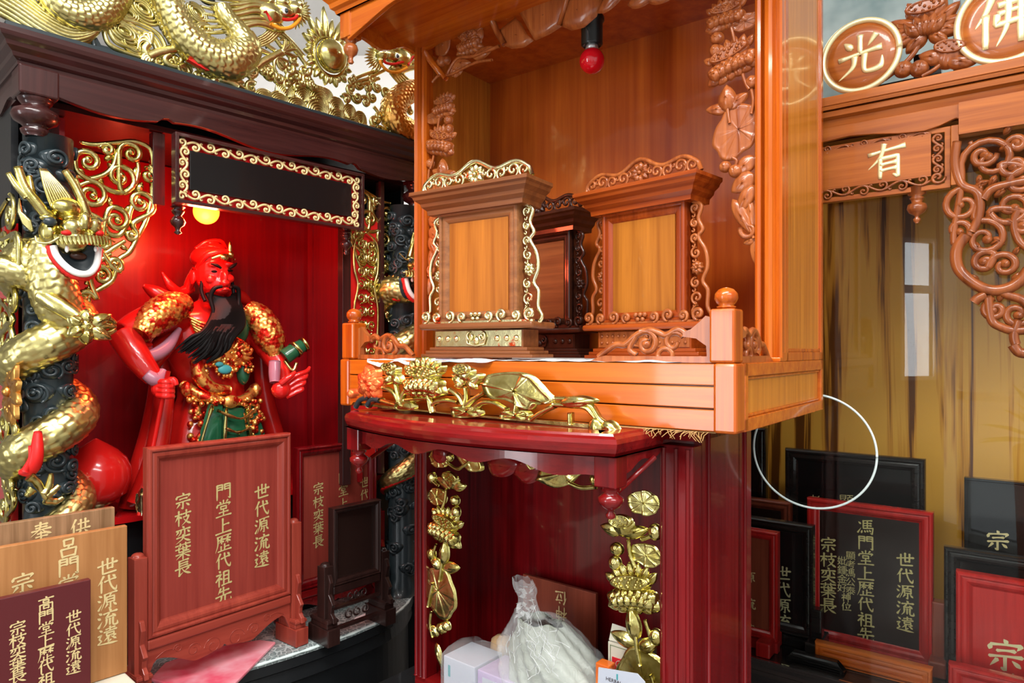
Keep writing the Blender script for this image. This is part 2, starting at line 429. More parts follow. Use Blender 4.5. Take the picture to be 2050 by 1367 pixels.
# ------------------------------------------------------------------ mouldings
def moulding(mb, path, prof, closed=False):
    """profile (out, up) swept along a plan path of (x, y) with mitred corners; out is to the right of travel"""
    N = len(path); rows = []
    for i, (x, y) in enumerate(path):
        def nrm(a, b): dx, dy = b[0]-a[0], b[1]-a[1]; L = hypot(dx, dy); return dy/L, -dx/L
        if closed: n1, n2 = nrm(path[i-1], path[i]), nrm(path[i], path[(i+1) % N])
        else:
            n1 = nrm(path[max(i-1, 0)], path[max(i, 1)]); n2 = nrm(path[min(i, N-2)], path[min(i+1, N-1)])
        bx, by = n1[0]+n2[0], n1[1]+n2[1]; k = 2/(bx*bx+by*by)
        rows.append([(x+bx*k*o, y+by*k*o, z) for o, z in prof])
    mb.grid(rows, closed_u=closed, closed_v=True, caps=not closed)
    for k in range(len(mb.sm)): mb.sm[k] = False
CORN = lambda d, h: [(0, 0), (d*.25, 0), (d*.3, h*.18), (d*.5, h*.28), (d*.62, h*.30), (d*.66, h*.42), (d*.86, h*.55), (d*.95, h*.72), (d, h*.80), (d, h), (0, h)]
def chamfer_frame(mb, x0, x1, z0, z1, wd, y0, y1, lip=.3):
    """a mitred picture frame: bevelled face rising outwards, opening in the middle; front at y0"""
    prof = [(0, y1), (0, y0+.24*wd), (.05*wd, y0+.10*wd), (.14*wd, y0+.02*wd), (.24*wd, y0+.02*wd), (.31*wd, y0+.08*wd), (.34*wd, y0+.17*wd), (.44*wd, y0+.13*wd), (.60*wd, y0+.13*wd), (.76*wd, y0+.22*wd), (.92*wd, y0+.40*wd), (wd, y0+.44*wd), (wd, y1)]
    rows = []
    for cx_, cz_, sx_, sz_ in ((x0, z0, 1, 1), (x1, z0, -1, 1), (x1, z1, -1, -1), (x0, z1, 1, -1)):
        rows.append([(cx_+sx_*o, yy, cz_+sz_*o) for o, yy in prof])
    mb.smooth = False; mb.grid(rows, closed_u=True, closed_v=True); mb.smooth = True
# ------------------------------------------------------------------ lettering
# ------------------------------------------------------------------ brush lettering: strokes on a 100 x 100 square, y downwards
# h across, v down, p falling left, n falling right, d dot, t flick up, z angled stroke, g hooked stroke, c curved hook
STR = {
'世': 'h5,44,95,36|z27,18,28,86,90,83|v50,10,50,64|v74,14,73,64|h50,63,74,61', '代': 'p32,8,20,30,6,50|v22,34,22,92|h36,38,88,30|c56,8,60,42,72,74,88,90,94,70|d73,10,86,22',
'源': 'd10,12,24,24|d4,36,18,48|t8,88,26,58|h34,15,94,11|p38,15,36,52,20,92|p66,16,58,28|v46,30,46,58|z46,30,82,30,82,58|h46,44,80,44|h46,58,82,58|g64,59,64,92,55,86|p50,66,38,84|d76,64,92,82',
'流': 'd10,12,24,24|d4,36,18,48|t8,88,26,58|d58,4,68,15|h32,24,94,20|z58,26,42,46,80,42|d72,32,88,50|p46,54,44,76,30,94|v61,54,61,86|c76,52,76,82,82,92,96,90,96,74',
'遠': 'd12,10,26,22|z6,42,22,38,12,56,22,70,6,82|n6,84,40,88,98,95|h42,16,84,13|v62,4,62,26|h34,29,92,25|v46,36,46,50|z46,36,80,36,80,50|h46,50,80,50|p58,52,32,74|z54,60,54,82,66,74|n66,56,92,78|p88,54,74,63',
'門': 'v12,12,12,95|z12,12,44,12,44,40|h12,26,44,26|h12,40,44,40|v57,12,57,40|g57,12,90,12,90,95,78,88|h57,26,90,26|h57,40,90,40',
'堂': 'v50,2,50,20|d26,7,36,18|p76,5,64,19|d15,22,10,40|h14,25,88,22|p90,22,80,36|v34,36,34,52|z34,36,67,36,67,52|h34,52,67,52|v50,54,50,90|h24,71,78,68|h6,93,96,90', '上': 'v46,8,46,88|h48,45,82,42|h4,91,96,87',
'歷': 'h12,10,94,7|p17,10,16,55,2,96|p44,16,30,21|h22,29,54,27|v39,18,39,52|p38,30,24,47|d42,34,52,43|p80,15,66,20|h58,28,92,26|v76,18,76,52|p75,30,62,47|d78,34,92,46|v57,55,57,90|h57,73,82,71|v36,66,36,90|h18,93,96,90',
'祖': 'd22,4,34,15|z8,28,38,26,6,62|v24,46,24,95|d28,44,42,58|v52,16,52,88|z52,16,82,16,82,88|h52,40,82,40|h52,62,82,62|h40,91,98,88', '先': 'p34,8,18,38|h28,27,82,24|v50,4,50,50|h4,53,96,48|p38,54,34,76,4,95|c60,52,60,82,68,92,94,90,95,70',
'宗': 'd47,0,56,12|d15,16,10,34|h14,19,90,16|p91,16,80,31|h30,37,74,34|h10,56,92,51|g50,56,50,95,39,88|p30,64,12,86|d68,64,88,82', '枝': 'h4,31,44,27|v25,6,25,95|p24,32,4,66|d28,38,42,52|h50,27,96,23|v70,6,70,44|h52,47,84,44|p84,45,70,72,42,95|n54,56,74,78,98,94',
'奕': 'd46,0,58,12|h10,23,92,19|p38,24,36,40,20,56|g60,22,60,54,52,48|p22,30,10,46|d76,28,90,44|h12,66,90,61|p50,52,46,76,8,98|n52,66,66,82,96,97', '葉': 'h6,13,94,9|v34,1,34,21|v66,1,66,21|h6,35,94,31|z26,22,26,53,86,50|v50,20,50,44|v72,22,72,44|h50,44,72,43|h8,67,94,63|v50,53,50,99|p47,67,10,92|n53,67,94,91',
'長': 'v28,5,28,52|h28,8,82,5|h30,23,78,21|h30,37,78,35|h4,53,96,48|v30,54,28,90|t26,93,52,76|n44,53,62,76,98,95|p84,57,62,71', '呂': 'v30,8,32,40|z30,8,71,8,68,39|h32,38,68,38|v18,54,24,95|z18,54,84,54,78,94|h24,91,78,91|p52,40,46,54',
'高': 'd46,-2,56,9|h6,17,94,13|v34,24,34,41|z34,24,66,24,66,41|h34,40,66,40|v14,52,14,97|g14,52,88,50,88,96,76,88|v36,62,36,83|z36,62,66,62,66,82|h36,81,66,81', '馮': 'd8,16,22,30|t4,86,24,54|v36,8,36,58|h36,10,86,7|v60,10,60,58|h36,26,82,25|h36,42,82,40|g36,58,93,55,88,94,76,88|d30,70,25,88|d43,70,49,83|d57,68,64,81|d71,66,79,79',
'供': 'p30,4,6,54|v20,34,20,95|h40,31,92,27|v54,8,54,60|v76,6,76,58|h32,63,98,58|p54,68,34,95|d72,66,92,92', '奉': 'h24,15,78,12|h26,29,76,26|h8,43,94,38|p48,0,42,36,4,68|n54,40,72,56,98,68|h34,60,70,58|h26,77,78,74|v50,50,50,99', '位': 'p30,4,6,54|v20,34,20,95|d58,6,68,18|h42,31,94,27|d48,40,58,74|p86,38,72,76|h34,88,98,85',
'神': 'd22,4,34,15|z8,28,38,26,6,62|v24,46,24,95|d28,44,42,58|v50,22,50,64|z50,22,90,22,90,64|h50,42,90,42|h50,62,90,62|v70,2,70,99', '光': 'v50,2,50,46|d16,12,34,31|p84,8,66,32|h4,50,96,42|p38,50,34,74,4,97|c60,48,58,80,66,90,92,86,96,62',
'佛': 'p28,4,18,30,2,54|v18,34,18,96|z36,22,86,20,86,38|h36,38,86,36|g36,38,34,57,93,54,88,80,78,72|p52,6,50,60,34,96|v70,3,70,97', '有': 'h4,26,96,17|p44,2,34,38,4,66|v34,40,34,97|g34,42,77,40,77,96,64,88|h34,59,75,57|h34,75,75,73'}
WPROF = {'h': (1.0, .72, .68, .8, 1.25), 'v': (1.2, .9, .9, .95, .7), 'p': (1.25, 1.0, .8, .5, .12), 'n': (.3, .6, .9, 1.35, .2), 'd': (.25, .8, 1.25, 1.3, .6), 't': (1.3, 1.0, .7, .4, .1), 'z': (1, .9, .9, .9, .9), 'g': (1, .9, .9, 1.0, .15), 'c': (1.1, .85, .85, 1.15, .2)}
def brush_char(mb, ch, x, z, size, y, fat=1.0, flip=False, raised_=0, shear=.0):
    st = STR[ch].split('|'); bw = size*.046*fat*(1.0 if len(st) < 11 else .86); k = size/100
    for si, s_ in enumerate(st):
        ty = s_[0]; v = [float(q) for q in s_[1:].split(',')]; P_ = [((v[i]-50)*k, (50-v[i+1])*k) for i in range(0, len(v), 2)]
        P_ = [(a, b+a*shear) for a, b in P_]
        if flip: P_ = [(-a, -b) for a, b in P_]
        if ty in 'pnc' and len(P_) > 2: P_ = smoothline(P_, 7)
        elif ty in 'zg':
            Q = [P_[0]]
            for a, b in zip(P_, P_[1:]): Q += [(a[0]+(b[0]-a[0])*t, a[1]+(b[1]-a[1])*t) for t in (.08, .5, .92, 1)]
            P_ = Q
        else: P_ = [(P_[0][0]+(P_[-1][0]-P_[0][0])*t/8, P_[0][1]+(P_[-1][1]-P_[0][1])*t/8+(size*.012*sin(pi*t/8) if ty == 'h' else 0)) for t in range(9)]
        n = len(P_); pr = WPROF[ty]; ws = []
        for i in range(n): t = 4*i/(n-1); j = min(int(t), 3); ws.append(bw*(pr[j]+(pr[j+1]-pr[j])*(t-j)))
        if raised_:
            mb.tube([(x+P_[0][0], y, z+P_[0][1])]+[(x+a, y, z+b) for a, b in P_]+[(x+P_[-1][0], y, z+P_[-1][1])], [ws[0]*.3]+[w_*1.25 for w_ in ws]+[ws[-1]*.3], 10, .62, up=(0, 1, 0)); continue
        L_, R_ = [], []
        for i in range(n):
            a, b = P_[max(i-1, 0)], P_[min(i+1, n-1)]; dx, dz = b[0]-a[0], b[1]-a[1]; l = hypot(dx, dz) or 1; nx, nz = -dz/l*ws[i], dx/l*ws[i]
            L_.append((x+P_[i][0]+nx, y-si*4e-6, z+P_[i][1]+nz)); R_.append((x+P_[i][0]-nx, y-si*4e-6, z+P_[i][1]-nz))
        t0 = (P_[0][0]-P_[1][0], P_[0][1]-P_[1][1]); l0 = hypot(*t0) or 1; c0 = (x+P_[0][0]+t0[0]/l0*ws[0]*.7, y-si*4e-6, z+P_[0][1]+t0[1]/l0*ws[0]*.7)
        t1 = (P_[-1][0]-P_[-2][0], P_[-1][1]-P_[-2][1]); l1 = hypot(*t1) or 1; c1 = (x+P_[-1][0]+t1[0]/l1*ws[-1]*.9, y-si*4e-6, z+P_[-1][1]+t1[1]/l1*ws[-1]*.9)
        vs = [c0]+L_+[c1]+R_; fs = [(1+i, 2+i, n+3+i, n+2+i) for i in range(n-1)]+[(0, 1, n+2), (n+1, 2*n+1, n)]
        mb.add(vs, fs, False)
def glyphs(parent, base, fr, chars, x, z, size, y, mat, pitch=None, name='lettering', depth=.0006, shear=.05, fat=1.0, flip=False, xs=1.0):
    """gold characters written top to bottom; x, z is the centre of the first one"""
    m = MB(); m.smooth = False
    for i, ch in enumerate(chars):
        cz_ = z-i*(pitch or size*1.06)
        if ch in STR: brush_char(m, ch, x, cz_, size, y-depth, fat*1.12, flip, 0, shear); continue
        c = bpy.data.curves.new('t', 'FONT'); c.body = ch; c.size = 1; c.resolution_u = 3
        o = bpy.data.objects.new('t', c); COL.objects.link(o)
        me = bpy.data.meshes.new_from_object(o.evaluated_get(bpy.context.evaluated_depsgraph_get()))
        vs = [v.co for v in me.vertices]
        mx = (min(v.x for v in vs)+max(v.x for v in vs))/2; mz = (min(v.y for v in vs)+max(v.y for v in vs))/2
        k = size*1.05*(-1 if flip else 1)
        m.add([(x+(v.x-mx)*k, y-depth, cz_+(v.y-mz)*k+(v.x-mx)*k*shear) for v in vs], [tuple(f.vertices) for f in me.polygons])
        bpy.data.objects.remove(o); bpy.data.curves.remove(c); bpy.data.meshes.remove(me)
    return mesh(name, m, mat, base, parent)
# ------------------------------------------------------------------ room shell
def struct(name, mb, mat, fr=W0, base=(0, 0, 0)): return solo(name, mb, mat, fr, base, None, None, None, 'structure')
m = MB(); m.box(-2.6, 2.9, -2.6, 3.1, -.05, 0); struct('floor', m, 'floor_tile')
m = MB(); m.box(-2.6, 2.9, -2.6, 3.1, 2.7, 2.75); struct('ceiling', m, 'ceiling_paint')
m = MB(); m.box(-2.6, 2.9, 3.1, 3.15, 0, 2.7); struct('wall_back', m, 'wall_paint')
m = MB()                                                   # left wall with two daylight windows
for y0, y1, z0, z1 in ((-2.6, WIN[0][0], 0, 2.7), (WIN[0][1], WIN[1][0], 0, 2.7), (WIN[1][1], 3.1, 0, 2.7), (WIN[0][0], WIN[0][1], 0, WIN[0][2]), (WIN[0][0], WIN[0][1], WIN[0][3], 2.7), (WIN[1][0], WIN[1][1], 0, WIN[1][2]), (WIN[1][0], WIN[1][1], WIN[1][3], 2.7)): m.box(-2.65, -2.6, y0, y1, z0, z1)
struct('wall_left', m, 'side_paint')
for i, (y0, y1, z0, z1) in enumerate(WIN):
    m = MB(); m.box(-2.645, -2.635, y0, y1, z0, z1); struct('window_%d' % (i+2), m, 'daylight_pane')
    m = MB(); zm = z0+(z1-z0)*.62
    for a, b, c, d in ((y0-.03, y1+.03, z0-.03, z0), (y0-.03, y1+.03, z1, z1+.03), (y0-.03, y0, z0, z1), (y1, y1+.03, z0, z1), (y0, y1, zm, zm+.06)): m.box(-2.64, -2.585, a, b, c, d)
    struct('window_frame_%d' % (i+2), m, 'wall_paint')
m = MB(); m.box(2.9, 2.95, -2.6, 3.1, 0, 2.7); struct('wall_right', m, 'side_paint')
# ------------------------------------------------------------------ orange lacquered shrine (frame A)
XL, XR = -.7732, 0.0; ZB, ZT = 1.245, 1.334; YC, YB_ = .205, .459; ZTOP = 2.12
T = Thing('household_shrine', A, (-.39, .2, ZB), 'open orange lacquered household shrine with carved lotus sides and a small balcony', 'shrine')
m = MB()                                                   # balcony base: three stacked front boards
for k in range(3):
    z0 = ZB+.0297*k; m.box(XL+.024, XR-.03, .004, .05, z0+.0006, z0+.0285 if k < 2 else ZT-.001)
T.part('front_board', m, 'orange_x', bevel=.0012)
m = MB(); m.box(XL+.01, XR-.012, .03, YB_-.01, ZB+.001, 1.331); T.part('balcony_floor', m, 'orange_x')
for x0, x1 in ((XL, XL+.026), (XR-.031, XR)):
    m = MB(); m.box(x0, x1, 0, .034, ZB-.001, ZT); T.part('base_post', m, 'orange_z', bevel=.004)
# right side of the base: rails, inset panel
m = MB()
for z0, z1 in ((ZB-.001, ZB+.017), (ZT-.018, ZT)): m.box(-.014, 0, .034, YB_, z0, z1)
for y0, y1 in ((.034, .046), (YB_-.014, YB_)): m.box(-.014, 0, y0, y1, ZB, ZT)
for z0, z1 in ((ZB+.017, ZB+.0215), (ZT-.0225, ZT-.018)): m.box(-.014, -.003, .046, YB_-.014, z0, z1)
T.part('base_side_frame', m, 'orange_x', bevel=.0015)
m = MB(); m.box(-.014, -.006, .048, YB_-.016, ZB+.02, ZT-.02); T.part('base_side_panel', m, 'orange_panel')
m = MB(); m.box(XL, XL+.012, .03, YB_, ZB, ZT); T.part('base_left_board', m, 'orange_x')
# newels with ball finials
for xx, zt in ((XR-.037, 1.404), (XL+.003, 1.404)):
    m = MB(); m.box(xx, xx+.034, .002, .036, ZT, zt); n_ = T.part('newel_post', m, 'orange_z', bevel=.0035)
    m = MB(); m.lathe([(.004, 0), (.011, .001), (.0125, .003), (.009, .0045), (.0125, .008), (.0150, .0135), (.0142, .020), (.0095, .0255), (.002, .028)], (xx+.017, .019, zt), 24)
    T.part('ball_finial', m, 'orange_z', n_)
# carved scroll rails beside the newels
def railing(P, r=.0035, flat=True):
    m = MB(P); m.tube(smoothL([(0, .003), (.19, .003)]), .0045, 8)
def rail_shape(mb, L, k=1):
    H = .062
    mb.prism([(0, 0), (L, 0), (L*.93, .006), (L*.86, .009), (L*.8, .0085), (0, .0085)], .0, .012)
    mb.prism([(0, .0085), (0, H*.95), (L*.05, H), (L*.1, H*.86), (L*.16, H*.72), (L*.22, H*.66), (L*.22, H*.56), (L*.12, H*.52), (L*.045, H*.36), (L*.04, .0085)], .001, .011)
    R = .0043
    s1 = spiral((L*.30, H*.44), H*.25, radians(150), .95, -1, .25); mb.tube([(a, b, .006) for a, b in s1], [R*(1-.3*i/len(s1)) for i in range(len(s1))], 8)
    s2 = spiral((L*.52, H*.42), H*.30, radians(60), 1.15, 1, .2); mb.tube([(a, b, .006) for a, b in s2], [R*(1.15-.3*i/len(s2)) for i in range(len(s2))], 8)
    s3 = spiral((L*.36, H*.14), H*.20, radians(0), .55, 1, .7); mb.tube([(a, b, .006) for a, b in s3], R*.9, 8)
    mb.tube([(a, b, .006) for a, b in smoothline([(L*.20, H*.60), (L*.27, H*.72), (L*.36, H*.60), (L*.42, H*.66), (L*.5, H*.72), (L*.60, H*.62), (L*.70, H*.40), (L*.78, H*.40), (L*.88, H*.22), (L*.93, .007)], 6)], R*1.1, 8)
    mb.tube([(a, b, .006) for a, b in smoothline([(L*.60, H*.62), (L*.66, H*.30), (L*.60, H*.16)], 6)], R, 8)
    bead(mb, (L*.52, H*.40), R*1.5, .006)
m = MB(lambda a, b, h: (XR-.037-a, .026-h, ZT+b)); rail_shape(m, .185); T.part('scroll_rail', m, 'carved_wood')
m = MB(lambda a, b, h: (XL+.037+a, .026-h, ZT+b)); rail_shape(m, .155); T.part('scroll_rail', m, 'carved_wood')
m = MB(lambda a, b, h: (-.022+h, .036+a, ZT+b)); rail_shape(m, .155); T.part('scroll_rail', m, 'carved_wood')
m = MB(lambda a, b, h: (XL+.010+h, .036+a, ZT+b)); rail_shape(m, .155); T.part('scroll_rail', m, 'carved_wood')
# case: walls, back, ceiling
m = MB(); m.box(-.016, -.004, YC, YB_, ZT, ZTOP); T.part('side_wall', m, 'orange_panel')
m = MB()                                                   # outer side frame over the wall
m.box(-.010, 0, YC+.012, YC+.030, ZT, ZTOP); m.box(-.010, 0, YB_-.014, YB_, ZT, ZTOP); m.box(-.010, 0, YC, YB_, ZT, ZT+.014)
m.box(-.010, -.0015, YC+.030, YB_-.014, ZT+.014, ZT+.0195)
m.box(-.010, -.002, YC+.030, YC+.0335, ZT+.0195, ZTOP); m.box(-.010, -.002, YB_-.0175, YB_-.014, ZT+.0195, ZTOP)
T.part('side_frame', m, 'orange_z', bevel=.0012)
m = MB(); m.box(XL, XL+.016, YC, YB_, ZT, ZTOP); T.part('side_wall', m, 'orange_panel')
m = MB(); m.box(XL, XR-.003, YB_-.014, YB_-.002, ZT, ZTOP); T.part('back_panel', m, 'orange_back')
m = MB(); m.box(XL+.014, XR-.014, YC, YB_-.012, 2.004, 2.016); T.part('inner_ceiling', m, 'orange_back')
# moulded stiles either side of the opening
def stile(xa, xb, out):                                    # out = +1: outer edge is xb
    w_ = xb-xa; q = [(0, .0), (.07, -.006), (.16, -.008), (.26, -.006), (.30, .001), (.36, -.004), (.46, -.012), (.60, -.014), (.70, -.010), (.76, -.002), (.82, -.004), (.93, -.006), (1, -.003), (1, .02), (0, .02)]
    mb = MB(lambda a, b, h: (a, h, b)); pr = [((xa+w_*u) if out > 0 else (xb-w_*u), YC+v) for u, v in q]
    mb.grid([[(a, z, h) for a, h in pr] for z in (ZT, ZTOP)], closed_v=True, caps=True)
    mb.sm = [False]*len(mb.sm); return mb
T.part('moulded_stile', stile(-.042, -.0005, 1), 'orange_z')
T.part('moulded_stile', stile(XL+.0005, XL+.034, -1), 'orange_z')
m = MB(); m.box(-.042, 0, YC-.014, YC, ZT, ZT+.006); T.part('stile_foot', m, 'orange_x', bevel=.001)
# balcony roof
ZS = 2.003
m = MB(); m.box(XL-.006, XR+.006, -.004, YC+.004, ZS, ZS+.012); T.part('roof_soffit', m, 'orange_x')
m = MB(onplane(.012)); out = [(XL+.02, ZS)]
for i in range(41):
    u = i/40; x = XL+.02+(XR-XL-.04)*u; v = abs(u-.5)*2
    z = ZS-.044+.036*(1-v**3)-.010*sin(pi*((v*1.5) % 1))*(1 if v > .3 else .4); out.append((x, z))
out.append((XR-.02, ZS)); m.prism(out[::-1], 0, .010); T.part('roof_apron', m, 'orange_x', bevel=.0015)
m = MB(lambda a, b, h: (XL+.012-h, a, b)); out = [(.012, ZS), (YC-.01, ZS), (YC-.01, ZS-.006)]
out += [(.012+(YC-.022)*(1-i/16), ZS-.044+.034*(1-i/16)+.008*sin(3*pi*(1-i/16))) for i in range(17)]; m.prism(out, 0, .010); T.part('roof_apron', m, 'orange_x')
m = MB(lambda a, b, h: (XR-.002-h, a, b)); m.prism(out, 0, .010); T.part('roof_apron', m, 'orange_x')
m = MB(); pr = [(o, ZS+z) for o, z in ((0, 0), (.004, 0), (.006, .006), (.012, .010), (.014, .018), (.022, .026), (.028, .034), (.03, .048), (0, .048))]
moulding(m, [(XL-.002, YC), (XL-.002, 0), (XR+.002, 0), (XR+.002, YC)], pr); T.part('roof_cornice', m, 'orange_x')
for xx in (XL, XR-.03):
    m = MB(); m.box(xx, xx+.030, .0, .030, ZS-.048, ZS); q = T.part('corner_block', m, 'orange_z', bevel=.002)
    m = MB(); m.lathe([(.004, -.046), (.006, -.043), (.004, -.038), (.005, -.033), (.012, -.027), (.0145, -.019), (.012, -.011), (.0065, -.008), (.011, -.004), (.011, 0)], (xx+.015, .015, ZS-.048), 22)
    T.part('turned_pendant', m, 'carved_wood', q)
# carved lotus strips (shape traced once on the right stile, mirrored for the left)
def lotus_strip(mb, S_=1):
    """a, b measured in units of 110 picture steps; a from 0 (inner) to 110 (at the stile), b downwards from 0 to 540"""
    h = .006
    def P(x, y): return (x, -y)
    def q(f, *a, **k): f(mb, *a, **k)
    lotus(mb, P(45, 12), 90, 70, 0, 9, 4)
    for pts in ([(58, 45), (62, 60), (66, 78)], [(82, 145), (88, 165), (96, 180)], [(50, 205), (52, 225), (55, 240)], [(100, 180), (104, 205), (100, 230)], [(60, 310), (70, 320), (62, 335)], [(80, 440), (95, 455), (105, 480)]): stem(mb, [P(*p_) for p_ in pts], 3.4, 3)
    leaf(mb, P(86, 40), 30, 16, .1, 3, 8, .04, 5)
    petal(mb, P(48, 28), radians(200), 44, 22, 4, 3, 2, thick=4)
    bud(mb, P(26, 57), 15, 9, 7, 13, 4); bud(mb, P(22, 82), 13, 9, 7, 14, 4)
    lotus(mb, P(56, 108), 116, 88, radians(14), 10, 4)
    petal(mb, P(52, 208), radians(172), 52, 24, 4, 3, 0, thick=4); petal(mb, P(48, 208), radians(28), 50, 26, 4, 3, 1, thick=4)
    petal(mb, P(50, 215), radians(92), 56, 38, 9, 7, 3, thick=4); bud(mb, P(100, 165), 14, 9, 7, 14, 4)
    leaf(mb, P(66, 258), 44, 58, radians(-28), 3.4, 9, .05, 5, 2, (.1, .1))
    bud(mb, P(44, 326), 13, 9, 7, 12, 4); bud(mb, P(66, 338), 15, 10, 8, 14, 4)
    petal(mb, P(110, 318), radians(205), 56, 34, 4, 3, 0, thick=4)
    petal(mb, P(106, 350), radians(212), 58, 40, 5, 4, 1, thick=4)
    petal(mb, P(104, 372), radians(238), 64, 32, 5, 3, 2, thick=4); petal(mb, P(60, 395), radians(-62), 86, 28, 5, 3, 2, thick=4)
    petal(mb, P(104, 460), radians(100), 70, 22, 4, 3, 0, thick=4)
    sp = spiral(P(94, 462), 17, radians(160), .8, 1, .5); mb.tube([(a, b, 4) for a, b in sp], [6-3*i/len(sp) for i in range(len(sp))], 8)
    petal(mb, P(110, 478), radians(200), 30, 18, 4, 3, 0, thick=4); petal(mb, P(104, 480), radians(-84), 56, 20, 3, 2, 0, thick=3)
def strip_map(x_in, x_out, z0, kz, y, kh=.0008):
    return lambda a, b, h: (x_in+(x_out-x_in)*a/110, y-h*kh, z0+b*kz)
kz = .00078
m = MB(strip_map(-.122, -.040, 1.352+.00078*702*.985, kz*.985, YC+.004)); lotus_strip(m); T.part('carved_lotus_strip', m, 'carved_wood')
m = MB(strip_map(XL+.034+.078, XL+.034, 1.352+.00078*702*.985-.012, kz*.985, YC+.004)); lotus_strip(m); T.part('carved_lotus_strip', m, 'carved_wood')
# carved valance across the top of the opening: flowers at the ends, a carved ribbon scroll in the middle
m = MB(onplane(YC+.002))
def av(px, py): return A.ab(px, py, YC)
def relief_poly(mb, pts, h=.004, ridge=None, thick=.006, rings=4):
    P_ = [av(*p) for p in pts]; C = (sum(p[0] for p in P_)/len(P_), sum(p[1] for p in P_)/len(P_))
    mb.relief(C, P_, lambda q, t, p: h*(1-q**4)+.0004, rings, thick)
relief_poly(m, [(1035, 18), (1055, 55), (1068, 78), (1095, 66), (1120, 50), (1135, 20), (1142, -12), (1060, -25)])
relief_poly(m, [(1120, 50), (1140, 58), (1165, 52), (1190, 30), (1205, -10), (1150, -25), (1137, -5)], .007)
relief_poly(m, [(995, 62), (1030, 35), (1038, 42), (1050, 65), (1064, 78), (1045, 92), (1020, 95), (1008, 90)], .003)
m.tube([(*av(984, 36), .004), (*av(998, 66), .006), (*av(1011, 90), .004)], .006, 10)
m.tube([(*av(1121, 52), .006), (*av(1132, 22), .007), (*av(1142, -12), .007)], .0045, 10)
c = av(938, 80); lotus(m, c, .062, .062, 0, .007, .004)
for k in range(7): petal(m, c, 2*pi*k/7, .026, .02, .005, 3, .003, thick=.002)
bud(m, av(1012, 28), .008, .006, 7)
leaf(m, av(912, 140), .016, .012, .3, .003, 6, .04, .004); bud(m, av(882, 122), .012, .007, 7); bud(m, av(893, 120), .009, .007, 7)
petal(m, av(945, 116), radians(10), .055, .022, .004, 3, 0); petal(m, av(905, 128), radians(-10), .05, .02, .004, 3, 0)
petal(m, av(965, 60), radians(200), .03, .03, .003, 3, 0); petal(m, av(870, 108), radians(35), .05, .045, .002, 2, -.002)
petal(m, av(1195, 25), radians(28), .075, .026, .004, 3, 0); petal(m, av(1255, 10), radians(5), .06, .024, .005, 3, .001); petal(m, av(1290, -5), radians(-10), .06, .026, .005, 3, .001)
stem(m, [av(*p) for p in ((895, 150), (915, 118), (950, 112), (1000, 92))], .0035); stem(m, [av(*p) for p in ((865, 165), (880, 150), (900, 150), (950, 126), (985, 120))], .003)
T.part('carved_valance', m, 'carved_wood')
m = MB(onplane(YC)); m.tube([(*av(850, 104), 0), (*av(893, 158), 0)], .006, 8); m.tube([(*av(856, 118), 0), (*av(880, 150), 0)], .004, 8)
m.prism([av(846, 106), av(1060, -28), av(1060, -44), av(838, 98)], -.004, .004); T.part('corner_brace', m, 'orange_x')
# bulb and socket
bx, bz = A.ab(1185, 122, .25)
T2 = Thing('light_bulb', A, (bx, .25, bz-.024), 'unlit red glass bulb in a black socket hanging inside the orange shrine', 'light bulb')
m = MB(); m.ball((bx, .25, bz), .0235, 28, 18); T2.part('glass_bulb', m, 'bulb_red')
m = MB(); m.lathe([(.010, .018), (.0125, .022), (.0115, .028), (.011, .034)], (bx, .25, bz), 20); T2.part('bulb_collar', m, 'wire')
m = MB(); m.lathe([(.017, .028), (.020, .030), (.020, .072), (.023, .074), (.023, .080), (.0195, .082), (.0195, 2.003-bz)], (bx, .25, bz), 24); m.box(bx-.034, bx+.034, .232, .268, 1.993, 2.003); T2.part('socket', m, 'socket_black')
m = MB(); m.tube([(bx+.001, .2295, bz+.072), (bx-.002, .228, bz+.058), (bx+.004, .228, bz+.046), (bx+.006, .229, bz+.034)], .0004, 5); T2.part('loose_wire', m, 'wire')
# printed cloth under the tablets
m = MB(); rows = []
for i in range(61):
    x = -.70+.62*i/60; r_ = []
    fr_ = .008 if -.62 < x < -.36 else .02
    for j in range(17):
        y = .195-(.195+0)*j/16
        y = max(y, .004+.004*sin(x*60)) if j < 16 else -.0035
        z = 1.3345+.0025*max(0, sin(x*40+y*30))*(1 if y < .04 else 0)
        if j == 16: z = 1.331-(.016*max(0, 1-abs(x+.555)/.05)+.012*max(0, 1-abs(x+.655)/.04)) if -.70 < x < -.40 else 1.3345
        if j == 16 and not -.70 < x < -.40: y = .006
        r_.append((x, y, z+.0006*sin(x*140)))
    rows.append(r_)
m.grid(rows); 
solo('cloth', m, 'printed_cloth', A, (-.39, .1, 1.334), 'crumpled white printed cloth spread under the wooden tablets of the orange shrine', 'cloth')
